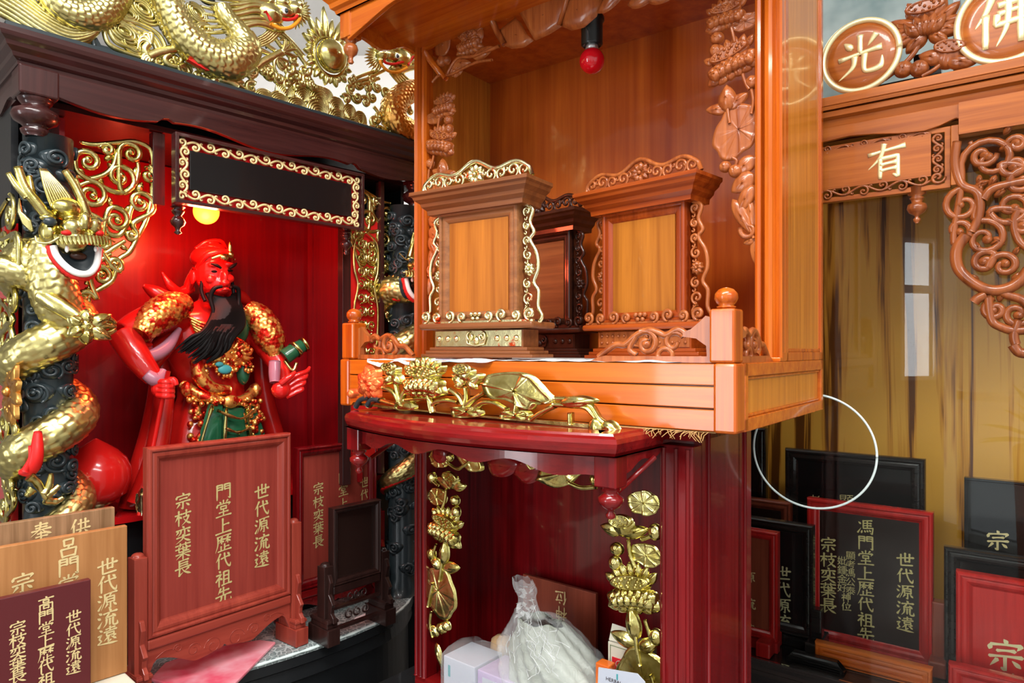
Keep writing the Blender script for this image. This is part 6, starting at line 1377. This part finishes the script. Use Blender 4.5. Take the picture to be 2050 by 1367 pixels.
# ------------------------------------------------------------------ framed name tablets on the altar table
def text_cols(parent, base, fr, cols, y, mat, size=None):
    for chars, (x0, y0), (x1, y1) in cols:                 # first and last character centres as seen
        a0, b0 = fr.ab(x0, y0, y); a1, b1 = fr.ab(x1, y1, y); n = len(chars); pit = (b0-b1)/(n-1) if n > 1 else size
        glyphs(parent, base, fr, chars, a0, b0, (size or pit*1.0), y, mat, pitch=pit, shear=.08)
def stand_tablet(L, R, z_foot, z_fr, z_top, mats, cols, label, fw=.024, txt='gold_paint_dull', apron=True, post_top=.45, group='framed name tablets on stands', size=None, foot=True, right_only=False, plain_text=True):
    fx, fxx, fp = mats; yaw = atan2(R[1]-L[1], R[0]-L[0]); W = hypot(R[0]-L[0], R[1]-L[1]); fr = Frame(L[0], L[1], yaw)
    T = Thing('framed_tablet', fr, (W/2, 0, z_foot), label, 'tablet', group)
    m = MB(); chamfer_frame(m, 0, W, z_fr, z_top, fw, -.004, .016); T.part('frame', m, fx)
    m = MB(); m.box(fw*.8, W-fw*.8, .008, .014, z_fr+fw*.8, z_top-fw*.8); p_ = T.part('name_panel', m, fp)
    text_cols(p_, T.base, fr, cols, .008, txt, size)
    if foot:
        pz = z_fr+(z_top-z_fr)*post_top
        for xx, s_ in ((0, -1), (W, 1)):
            xa, xb = (xx-.022, xx-.001) if s_ < 0 else (xx+.001, xx+.022)
            m = MB(); m.box(xa, xb, -.004, .022, z_foot+.01, pz-.004); m.lathe([(.0104, 0), (.0095, .004), (.006, .0065), (.001, .0072)], ((xa+xb)/2, .009, pz-.004), 16); T.part('upright', m, fx, bevel=.002)
            m = MB(); m.box(xa-.004, xb+.004, -.022, .050, z_foot, z_foot+.034); m.box(xa-.002, xb+.002, -.016, .042, z_foot+.034, z_foot+.052); m.box(xa-.003, xb+.003, -.019, .045, z_foot+.044, z_foot+.050); T.part('foot', m, fx, bevel=.0015)
            m = MB(lambda a, b, h: ((xa+xb)/2+h, -.004-a, b)); zz = z_foot+.046
            m.prism([(0, zz), (.022, zz), (.020, zz+.010), (.012, zz+.018), (.014, zz+.030), (.018, zz+.036), (.012, zz+.044), (.004, zz+.054), (.007, zz+.066), (.010, zz+.078), (.004, zz+.092), (0, zz+.094)], -.004, .004); T.part('side_bracket', m, fx, bevel=.001)
        m = MB(); m.box(0, W, -.002, .018, z_fr-.018, z_fr-.0005); T.part('rail', m, fxx, bevel=.003)
        if apron:
            zt, H_ = z_fr-.018, z_fr-.018-z_foot; m = MB(onplane(.002)); out = [(0, zt)]
            for i in range(49):
                v = abs(2*i/48-1); d_ = .42+v*1.5 if v < .06 else (.52-.04*cos(v*pi/.4) if v < .40 else .56-.32*sin((v-.40)/.5*pi/2)**1.2 if v < .90 else .24+.40*(v-.90)/.10)
                out.append((W*i/48, zt-H_*d_))
            out.append((W, zt)); m.prism(out[::-1], -.008, .0); ap = T.part('carved_apron', m, fxx, bevel=.0012)
            m = MB(onplane(.002))
            for s_ in (-1, 1):
                for (u, v, r, a0, d_) in ((.16, .36, .20, 0, 1), (.42, .30, .15, 180, -1), (.62, .16, .10, 0, 1)):
                    sp = spiral((W/2+s_*u*W/2, zt-H_*v), H_*r, radians(a0) if s_ > 0 else pi-radians(a0), 1.3, d_*s_, .3); m.tube([(a, b, 0) for a, b in sp], .0008, 5)
                m.tube([(a, b, 0) for a, b in smoothline([(W/2+s_*W/2*.66, zt-H_*.14), (W/2+s_*W/2*.78, zt-H_*.12), (W/2+s_*W/2*.9, zt-H_*.22)], 6)], .0008, 5)
            T.part('carved_scroll_lines', m, fx, ap)
    return T, fr
stand_tablet((-.614, 1.14), (-.443, 1.357), .761, .862, 1.186, ('rosewood_z', 'rosewood_x', 'rosewood_panel'), [('宗枝奕葉長', (366, 1003), (367, 1136)), ('門堂上歷代祖先', (447, 983), (444, 1192)), ('世代源流遠', (524, 983), (521, 1120))],
    'large rosewood framed tablet with gold characters, directly in front of the general statue', .026)
stand_tablet((-.461, 1.45), (-.322, 1.609), .761, .832, 1.141, ('crimson_z', 'crimson_x', 'rosewood_panel'), [('宗枝奕葉長', (637, 978), (636, 1084)), ('門堂上歷代祖先', (687, 955), (680, 1114)), ('世代源流遠', (730, 965), (726, 1065))],
    'dark red framed tablet with gold characters partly hidden behind the tiny ebony one', .020, size=.0275)
t_, fr_ = stand_tablet((-.363, 1.372), (-.284, 1.461), .761, .872, 1.030, ('dark_stand', 'dark_stand', 'dark_panel'), [], 'small blank ebony framed tablet on a carved stand near the table edge', .012, post_top=.30, apron=False)
m = MB(onplane(.002)); W_ = t_.base[0]*2; zt = .854
m.prism([(0, zt-.026), (W_, zt-.026), (W_, zt-.031), (0, zt-.031)], -.008, .002); m.prism([(0, .786), (W_, .786), (W_, .780), (0, .780)], -.008, .002)
for z, r in ((zt-.013, .008), (.806, .010)):
    for s_ in (-1, 0, 1): sp = spiral((W_/2+s_*r*2.0, z), r, radians(90), 1.0, 1 if s_ < 1 else -1, .5); scroll(m, sp, .002)
m.prism([(0, .800), (0, .854), (.004, .854), (.004, .800)], -.008, .002)
t_.part('pierced_rail', m, 'dark_stand')
# pink packet, white slip
def flat(px, py, z): h = B.hit(px, py, z=z); return h[0], h[1]
m = MB(); o_ = [flat(*p, TZ+.003) for p in ((300, 1362), (400, 1395), (470, 1372), (552, 1288), (520, 1284), (420, 1300), (330, 1330))]
m.M = lambda a, b, h: (a, b, TZ+.0005+h); m.prism(o_, 0, .0065); m.v = [(x, y+.0, z) for x, y, z in m.v]
solo('pink_packet', m, 'pink_packet', B, (o_[0][0]+.1, o_[0][1], TZ), 'pink paper packet in clear film lying flat beneath the large rosewood tablet', 'packet', bevel=.002)
m = MB(); o_ = [flat(*p, TZ+.002) for p in ((700, 1250), (752, 1232), (740, 1224), (712, 1236))]; m.M = lambda a, b, h: (a, b, TZ+.0004+h); m.prism(o_, 0, .002); solo('paper_slip', m, 'paper', B, (o_[0][0], o_[0][1], TZ), 'tiny white paper slip on the lace table top under the ebony tablet', 'paper')
# unframed boards stacked at the near left
def board(y, th, tl, tr, xr_px, mat, label, cols, size, z0, lean=0):
    x1, z1 = B.ab(xr_px, tr, y); x0 = x1-.235; z1b = B.ab(0, tl, y)[1]
    zt = (z1+z1b)/2
    T = Thing('name_board', B, ((x0+x1)/2, y, z0), label, 'board', 'unframed name boards leaning together')
    m = MB(); m.box(x0, x1, y, y+th, z0, zt); b_ = T.part('board', m, mat, bevel=.0012)
    text_cols(b_, T.base, B, cols, y, 'gold_paint', size)
board(-.056, .012, 1050, 1015, 230, 'board_oak', 'oak coloured name board standing rearmost of the stack of three by the dragon column', [('供', (160, 1055), (160, 1055)), ('奉', (82, 1064), (82, 1064))], .028, .837)
board(-.082, .012, 1098, 1050, 255, 'board_brown', 'light brown name board with big gold characters, middle of the stack of three', [('呂門堂', (137, 1096), (133, 1170)), ('世代源流遠', (215, 1133), (212, 1273)), ('宗', (45, 1167), (45, 1167))], .030, .837)
board(-.112, .012, 1195, 1163, 182, 'board_maroon', 'small maroon name board with fine gold characters, foremost of the stack of three', [('高門堂上歷代祖', (92, 1208), (88, 1360)), ('世代源流遠', (147, 1233), (143, 1337)), ('宗枝奕葉長', (35, 1257), (31, 1355))], .0205, .838)
m = MB(); m.box(-.20, .118, -.130, -.036, .70, .836); solo('display_block', m, 'cream', B, (-.02, -.12, .70), 'pale block under the stacked name boards', 'block', bevel=.003)
m = MB(); m.box(-1.0, .0, 2.25, 2.6, 0, 1.62); m.box(-1.0, .0, 2.24, 2.25, .05, 1.58); solo('dark_backdrop', m, 'black_lacquer', W0, (-.5, 2.4, 0), 'tall dark cupboard added to darken the gap between the dragon shrine and the crimson shrine', 'backdrop')  # added dark box so the gap behind the altar table reads black
m = MB(); m.box(-.22, .12, -.14, -.03, 0, .699); solo('display_plinth', m, 'black_lacquer', B, (-.02, -.12, 0), 'dark plinth holding the pale block and the stacked boards', 'plinth')
# ------------------------------------------------------------------ big shrine at the right (frame A, set further back)
DY = .40
def dh(px, py, y=DY): return A.ab(px, py, y)
T = Thing('wooden_shrine', A, (.35, .7, .70), 'large red-brown wooden shrine with gilded character discs and scroll brackets at the right', 'shrine')
def zat(py, px=1850, y=DY): return dh(px, py, y)[1]
zl0, zl1, zl2 = dh(1650, 216, .467)[1], dh(1650, 196, .467)[1], dh(1650, 255, .472)[1]
XA, XB = -.16, .66
m = MB()
pr = [(o, z) for o, z in ((0, zl2), (.006, zl2), (.010, zl2+.012), (.018, zl2+.016), (.020, zl2+.024), (.012, zl2+.030), (.022, zl0-.006), (.024, zl0), (0, zl0))]
moulding(m, [(XA+.02, .84), (XA+.02, .487), (XB, .487), (XB, .84)], pr); T.part('roof_cornice', m, 'right_wood_x')
m = MB(); m.box(XA, XB, .466, .84, zl0+.002, zl1); T.part('roof_rail', m, 'right_wood_x', bevel=.001)
m = MB(onplane(.478)); ap = [(1600, 292), (1650, 284), (1700, 272), (1748, 268), (1800, 267), (1850, 262), (1880, 252), (1905, 240), (1914, 236), (1925, 239), (1950, 243), (1985, 240), (2020, 230), (2050, 219), (2090, 205)]
P_ = [dh(*q, .478) for q in ap]; P_ = [(XA+.005, P_[0][1])]+[p for p in P_ if p[0] > XA+.01]+[(XB-.01, P_[-1][1]+.004)]
m.prism(P_+[(XB-.01, zl2), (XA+.005, zl2)], -.008, .0); T.part('wavy_apron', m, 'right_wood_x', bevel=.001)
# sign board
ys = .484; s0 = -.085; s1 = dh(1903, 300, ys)[0]; zt = dh(1903, 252, ys)[1]; zb = dh(1903, 375, ys)[1]
m = MB(lambda a, b, h: (a, ys-h, b)); ring(m, s0, s1, zb, zt, .0085, 0, -.014); sb = T.part('sign_board', m, 'right_wood_x', bevel=.0008)
px0, px1, pz0, pz1 = s0+.030, dh(1864, 300, ys)[0], dh(1864, 353, ys)[1], dh(1864, 268, ys)[1]
m = MB(lambda a, b, h: (a, ys-h, b)); m.prism([(px0, pz0), (px1, pz0), (px1, pz1), (px0, pz1)], -.010, .003); pn = T.part('sign_panel', m, 'right_wood_x', sb)
m = MB(lambda a, b, h: (a, ys-h, b)); zc = (zb+.0085+pz0)/2; scroll_band(m, s0+.01, px1, zc, .024, 8, .0022); zc2 = (zt-.0085+pz1)/2; scroll_band(m, s0+.01, px1, zc2, .020, 8, .0020, flip=-1)
xc = (px1+s1-.0085)/2; scroll_band(m, zb+.022, zt-.010, xc, .028, 4, .0024, True); sp = spiral((xc, zb+.019), .011, 0, 1.3, -1); scroll(m, sp, .0026)
T.part('scroll_border', m, 'right_carved', sb)
def raised(parent, base, fr, ch, x, z, size, y, mat):
    m = MB(); brush_char(m, ch, x, z, size, y, 1.15, False, 1, .06)
    return mesh('raised_character', m, mat, base, parent)
cc = dh(1775, 322, ys-.003); raised(pn, T.base, A, '有', cc[0], cc[1], .063, ys-.003, 'gold_relief')
m = MB(); xx, zz = dh(1834, 392, ys); m.lathe([(.002, -.052), (.005, -.049), (.006, -.045), (.003, -.042), (.004, -.039), (.012, -.034), (.0155, -.027), (.014, -.020), (.008, -.017), (.009, -.012), (.0115, -.009), (.008, -.006), (.014, -.003), (.0145, .010)], (xx, ys+.012, zb), 24); T.part('turned_pendant', m, 'right_carved')
# big scroll bracket (open work) at the right
yb = .482
def pb(px, py): return A.ab(px, py, yb)
m = MB(onplane(yb)); KB = .00088
SB = [(1982, 322, 46, 200, 1.25, -1), (1967, 312, 22, 0, 1.0, -1), (1928, 412, 34, 60, 1.3, 1), (2030, 332, 20, 180, 1.2, 1), (2025, 415, 32, 200, 1.35, 1), (1970, 478, 34, 100, 1.35, -1), (1972, 525, 20, 60, 1.3, 1), (2010, 532, 24, 180, 1.3, -1), (1918, 462, 22, -60, 1.0, 1), (2045, 450, 16, 0, 1.2, -1), (1992, 620, 20, 90, 1.3, 1), (2035, 628, 26, 60, 1.3, -1), (2035, 290, 16, 180, 1.2, -1), (2046, 365, 22, 90, 1.2, 1)]
scroll_set(m, SB, [(2, 5), (0, 8), (3, 13), (6, 7), (4, 9)], .0058, pb, KB)
def sc(pts, r=.0072): P_ = smoothline([pb(*q) for q in pts], 6); m.tube([(a, b, r*.6) for a, b in P_], r, 10)
sc([(1916, 285), (1912, 330), (1925, 370), (1955, 385), (1962, 410), (1958, 440), (1945, 465)]); sc([(1936, 470), (1916, 500), (1918, 535), (1940, 560), (1975, 580), (2010, 580), (2040, 565), (2060, 540)], .009); sc([(1995, 580), (2020, 592), (2045, 600), (2070, 620)]); sc([(1978, 592), (1985, 640), (2005, 655), (2030, 662), (2060, 660)], .007); sc([(1968, 400), (1985, 380), (2020, 370), (2060, 362)]); sc([(2040, 420), (2030, 445), (2038, 480), (2060, 500)], .006); sc([(1975, 590), (1958, 598), (1950, 606)], .008); sc([(2028, 690), (2040, 705), (2060, 708)], .008); sc([(2040, 640), (2030, 670), (2034, 690)], .007)
sc([(1942, 285), (1950, 300)], .004)
for (x, y, an, L) in ((1950, 375, 20, 26), (1958, 390, 80, 24), (1990, 395, 40, 26), (1975, 440, 60, 26), (1940, 435, -20, 24), (1988, 475, -40, 24), (2008, 480, 200, 20), (1962, 350, -100, 20), (1995, 350, -120, 24), (2000, 302, 30, 22), (1960, 505, 100, 20), (2024, 560, 30, 26), (2000, 605, 80, 24), (2028, 512, 60, 20), (1922, 345, 120, 20), (2010, 440, -30, 24), (1960, 560, 150, 20), (2010, 270, 60, 22), (2035, 400, 20, 22)): petal(m, pb(x, y), radians(an), L*KB, L*KB*.5, .006, 3, .003)
mt = T.parts('scroll_bracket', m, 'right_carved')
m = MB(); e0 = dh(1912, 250, yb); m.box(s1+.001, s1+.012, .474, .498, dh(1910, 372, yb)[1], dh(1908, 252, .478)[1]); T.part('inner_post', m, 'right_wood_z', bevel=.001)
m = MB(); z_ = dh(2000, 262, .49)[1]; m.box(s1+.012, XB, .472, .498, z_, zl2); T.part('bracket_rail', m, 'right_wood_x')
# wooden back wall, side walls, floor of the display
zb_ = .745
m = MB(); m.box(-.42, .66, .985, 1.0, zb_, zl2); T.part('back_panel', m, 'plywood')
m = MB(); m.box(-.42, -.405, .52, .985, zb_, 1.6); T.part('left_wall', m, 'plywood')
m = MB(); m.box(-.42, .66, .50, .985, zb_-.02, zb_); T.part('shrine_floor', m, 'ebony')
m = MB(); m.box(-.14, .66, .56, .985, zl2-.004, zl2+.02); T.part('inner_ceiling', m, 'brown_frame')
m = MB(); m.box(.645, .66, .52, .985, zb_, zl2); T.part('right_wall', m, 'brown_frame')
m = MB(); m.box(-.42, .66, .50, .99, .0, zb_-.021); T.part('cabinet_base', m, 'ebony')
# discs and lotus on top of the roof
def disc(px, py, ch, label, r=.0615, size=.076):
    yy = .490; x, z = dh(px, py, yy); D = Thing('character_disc', A, (x, yy, z-r), label, 'emblem', 'round character discs on the right shrine')
    m = MB(onplane(yy)); m.relief((x, z), [(x+r*cos(t), z+r*sin(t)) for t in [2*pi*i/56 for i in range(56)]], lambda q, t, p: .001, 3, .012); b_ = D.part('wooden_disc', m, 'right_wood_x')
    m = MB(onplane(yy)); m.tube([(x+r*cos(2*pi*i/64), z+r*sin(2*pi*i/64), .0) for i in range(65)], .0052, 10); D.part('gilded_rim', m, 'gold_relief')
    raised(b_, D.base, A, ch, x, z, size, yy-.001, 'gold_relief')
    if z-r > zl1+.001: pass
disc(1722, 112, '光', 'gold-rimmed round wooden disc with one raised character, the one nearer the orange shrine')
disc(2016, 38, '佛', 'larger round gold-rimmed disc with a raised gold character at the top right corner', .067, .088)
D = Thing('lotus_carving', A, (dh(1850, 100, .495)[0], .495, zl1), 'carved wooden lotus with seed head and buds between the two round discs', 'carving')
m = MB(onplane(.497)); c = dh(1852, 42, .495); k = .00064
for pa in ((1850, 62, 195, 84, 34), (1850, 62, 172, 88, 38), (1855, 62, 222, 66, 38), (1865, 60, -12, 72, 34), (1862, 60, 14, 78, 36), (1858, 62, -42, 60, 34), (1845, 60, 150, 86, 36), (1862, 56, 38, 84, 36), (1840, 40, 118, 60, 36), (1868, 38, 62, 62, 36)): petal(m, dh(pa[0], pa[1], .495), radians(pa[2]), pa[3]*k, pa[4]*k, .007, 4, .002, thick=.008)
pod(m, dh(1852, 20, .495), .030, .015, 0, .010, 9, 1.2, .008)
for an in (130, 108, 90, 72, 50): petal(m, (c[0]+.012*cos(radians(an)), c[1]-.026), radians(an), .036, .020, .008, 5, .010)
q = D.part('open_lotus', m, 'right_carved')
m = MB(onplane(.495)); pod(m, dh(1900, 100, .495), .023, .015, radians(-12), .009, 8, 2.0, .008)
petal(m, dh(1890, 118, .495), radians(158), .040, .026, .006, 4, .002); petal(m, dh(1892, 124, .495), radians(-15), .046, .024, .006, 4, .002); D.part('lotus_seed_pod', m, 'right_carved')
for px, py in ((1808, 138), (1840, 136)): m = MB(onplane(.495)); bud(m, dh(px, py, .495), .015, .009, 9, .014, .006); D.part('bud', m, 'right_carved')
m = MB(onplane(.495)); stem(m, [dh(*p_, .495) for p_ in ((1845, 66), (1836, 95), (1812, 125), (1770, 158))], .0045, -.002); stem(m, [dh(*p_, .495) for p_ in ((1888, 124), (1868, 140), (1845, 152))], .004, -.002); D.part('stem', m, 'right_carved')
# dull painted panel and posts seen above the roof
m = MB(); m.box(-.16, .70, .85, .87, zl1, 2.5); solo('painted_panel', m, 'teal_paint', A, (.3, .86, zl1), 'blue-grey painted panel rising behind the round discs', 'panel')
m = MB(); 
for x0, z1 in ((.175, .05), (.185, .09)): pass
xx, zz = dh(1868, 120, .56); m.box(xx-.03, xx+.012, .56, .58, zl1, zl1+.075); m.box(xx+.030, xx+.040, .56, .58, zl1, zl1+.20); m.box(xx-.12, xx+.012, .56, .58, zl1, zl1+.035); solo('dark_bracket', m, 'ebony', A, (xx, .57, zl1), 'small dark step-shaped block behind the carved lotus stems', 'block')
# glass front with a polished round opening
gy = .505
m = MB(); m.box(-.418, .645, gy, gy+.004, zb_+.001, zl2-.004); solo('window_1', m, 'pane_glass', A, (.1, gy, zb_), 'clear sliding glass pane closing the front of the wooden shrine', 'glass pane', None, 'structure')
c = A.ab(1626, 903, gy-.006); rr = (A.ab(1748, 903, gy-.006)[0]-A.ab(1503, 903, gy-.006)[0])/2
m = MB(); m.tube([(c[0]+rr*cos(2*pi*i/96), gy-.006, c[1]+rr*.985*sin(2*pi*i/96)) for i in range(97)], .0021, 8); solo('glass_ring', m, 'glass_edge', A, (c[0], gy-.006, c[1]-rr), 'thin pale ring on the glass pane below the orange shrine corner', 'ring')
# tablets behind the glass
def gtablet(y, xl, xr, tl, mats, fw, label, cols=(), posts=(), txt='gold_paint', th=.02, zf=None, size=None):
    """xl / xr: seen positions (or None to extend), tl: (px, py) of a point on the top edge"""
    fx, fp = mats; z1 = A.ab(*tl, y)[1]; x0 = A.ab(xl, 1000, y)[0] if xl is not None else A.ab(xr, 1000, y)[0]-.25; x1 = A.ab(xr, 1000, y)[0] if xr is not None else x0+.25
    x0, x1 = max(x0, -.40), min(x1, .64)
    z0 = zf if zf is not None else zb_+.022
    T = Thing('framed_tablet', A, ((x0+x1)/2, y+.01, zb_), label, 'tablet', 'framed tablets behind the glass')
    m = MB(lambda a, b, h: (a, y+b, h)); mm = MB(); chamfer_frame(mm, x0, x1, z0, z1, fw, y, y+th); T.part('frame', mm, fx)
    m = MB(); m.box(x0+fw*.85, x1-fw*.85, y+.011, y+.016, z0+fw*.85, z1-fw*.85); p_ = T.part('name_panel', m, fp)
    text_cols(p_, T.base, A, list(cols), y+.011, txt, size)
    m = MB(); m.box(x0, x1, y+.002, y+th-.002, zb_+.001, z0-.001); T.part('bottom_rail', m, fx)
    for px, py, mt_ in posts:
        xx = A.ab(px, 1000, y)[0]; zt = A.ab(px, py, y-.002)[1]; m = MB(); m.box(xx, xx+.022, y-.004, y+.022, zb_+.001, zt); m.box(xx-.003, xx+.025, y-.035, y+.05, zb_+.001, zb_+.03); T.part('upright', m, mt_, bevel=.003)
    return T
gtablet(.80, 1570, 1852, (1570, 897), ('ebony', 'black_panel'), .032, 'large black framed tablet standing rearmost under the pale ring', [('顯', (1694, 1003), (1694, 1003)), ('考', (1629, 1003), (1629, 1003))], size=.030)
gtablet(.655, 1614, 1868, (1740, 1012), ('red_frame', 'dark_panel'), .024, 'tall dark red framed tablet with three columns of gold characters behind the glass', [('宗枝奕葉長', (1658, 1090), (1658, 1212)), ('馮門堂上歷代祖先', (1733, 1055), (1737, 1272)), ('世代源流遠', (1812, 1120), (1817, 1250)), ('顯考馮公泰', (1703, 1112), (1703, 1182)), ('妣鍾金好', (1686, 1122), (1686, 1176)), ('神位', (1694, 1196), (1694, 1214))], [(1866, 1203, 'brown_frame')], 'gold_paint_dull', zf=zb_+.003)
gtablet(.74, None, 1532, (1500, 856), ('ebony', 'black_panel'), .020, 'black framed tablet edge showing between crimson shrine and ring')
gtablet(.70, None, 1582, (1540, 1002), ('brown_frame', 'dark_panel'), .022, 'low brown framed tablet behind the black one beside the crimson shrine')
gtablet(.600, None, 1627, (1600, 1050), ('ebony', 'black_panel'), .022, 'black framed tablet with one visible column of gold characters beside the crimson shrine', [('世代源流遠', (1567, 1147), (1567, 1277))], [(1622, 1218, 'ebony')], 'gold_relief', size=None)
gtablet(.545, None, 1556, (1530, 1064), ('red_frame', 'brown_frame'), .018, 'bright red framed tablet with stand touching the crimson shrine side', [('源流遠', (1501, 1155), (1501, 1260))], [(1526, 1283, 'red_frame')], size=.024)
gtablet(.560, 1630, 1866, (1750, 1314), ('orange_frame', 'red_lacquer'), .022, 'low orange-brown framed tablet with red panel in the front row', zf=zb_+.004)
gtablet(.532, 1571, 1690, (1600, 1347), ('ebony', 'black_panel'), .014, 'short black framed tablet in front of the orange-brown one', zf=zb_+.004)
gtablet(.80, 1930, None, (2000, 962), ('black_panel', 'black_panel'), .006, 'large unframed looking black tablet with one gold character, rear right behind the glass', [('宗', (1997, 1082), (1997, 1082))], size=.040)
gtablet(.640, 1889, None, (1960, 1105), ('ebony', 'black_panel'), .026, 'black framed tablet standing behind the bright red one at the right')
gtablet(.575, 1913, None, (1980, 1154), ('red_frame', 'red_frame'), .026, 'bright red glossy framed tablet with a large gold character at the right', [('宗枝奕葉長', (2012, 1312), (2012, 1570))], zf=zb_+.02, txt='gold_relief')
gtablet(.532, 1898, None, (1980, 1348), ('red_frame', 'red_lacquer'), .020, 'short red framed tablet at the very front in the bottom right corner', zf=zb_+.004)
# ------------------------------------------------------------------ street side behind the camera: frames, plants (seen only as reflections)
D = Thing('shop_door', W0, (-1.5, -2.3, 0), 'white framed glazed shop door standing open towards the street', 'door')
m = MB(); 
for x in (-2.2, -1.55, -.9): m.box(x, x+.06, -2.33, -2.27, 0, 2.5)
for z in (0, 1.0, 2.44): m.box(-2.2, -.84, -2.33, -2.27, z, z+.06)
D.part('door_frame', m, 'white_enamel')
for i, (px_, py_, pz_, sc_) in enumerate(((-1.15, -1.75, 1.15, .34), (-.55, -1.95, .9, .40), (.5, -2.1, 1.0, .4))):
    P = Thing('potted_plant', W0, (px_, py_, 0), ('leafy potted palm nearest the street door', 'bushy potted palm in the middle of the shop front', 'bushy potted palm on the far side of the shop front')[i], 'plant')
    m = MB(); m.lathe([(.10, 0), (.16, .02), (.19, pz_-.35), (.17, pz_-.33)], (px_, py_, 0), 20); P.part('pot', m, 'terracotta')
    m = MB(); random.seed(40+i)
    for k in range(46):
        a = random.uniform(0, 6.28); L = sc_*random.uniform(.7, 1.25); e = random.uniform(.2, 1.3); b_ = Vector((px_, py_, pz_-.34))
        pts = [b_+Vector((cos(a)*L*t*cos(e)*1.0, sin(a)*L*t*cos(e), L*t*sin(e)*1.5-.35*L*t*t)) for t in (0, .3, .6, .85, 1)]
        n_ = Vector((-sin(a), cos(a), .2))*.022*1.2; m.add([tuple(p+n_*w_) for p, w_ in zip(pts, (.3, 1, 1.1, .7, .05))]+[tuple(p-n_*w_) for p, w_ in zip(pts, (.3, 1, 1.1, .7, .05))], [(j, j+1, j+6, j+5) for j in range(4)])
    P.part('leaves', m, 'leaf_green')
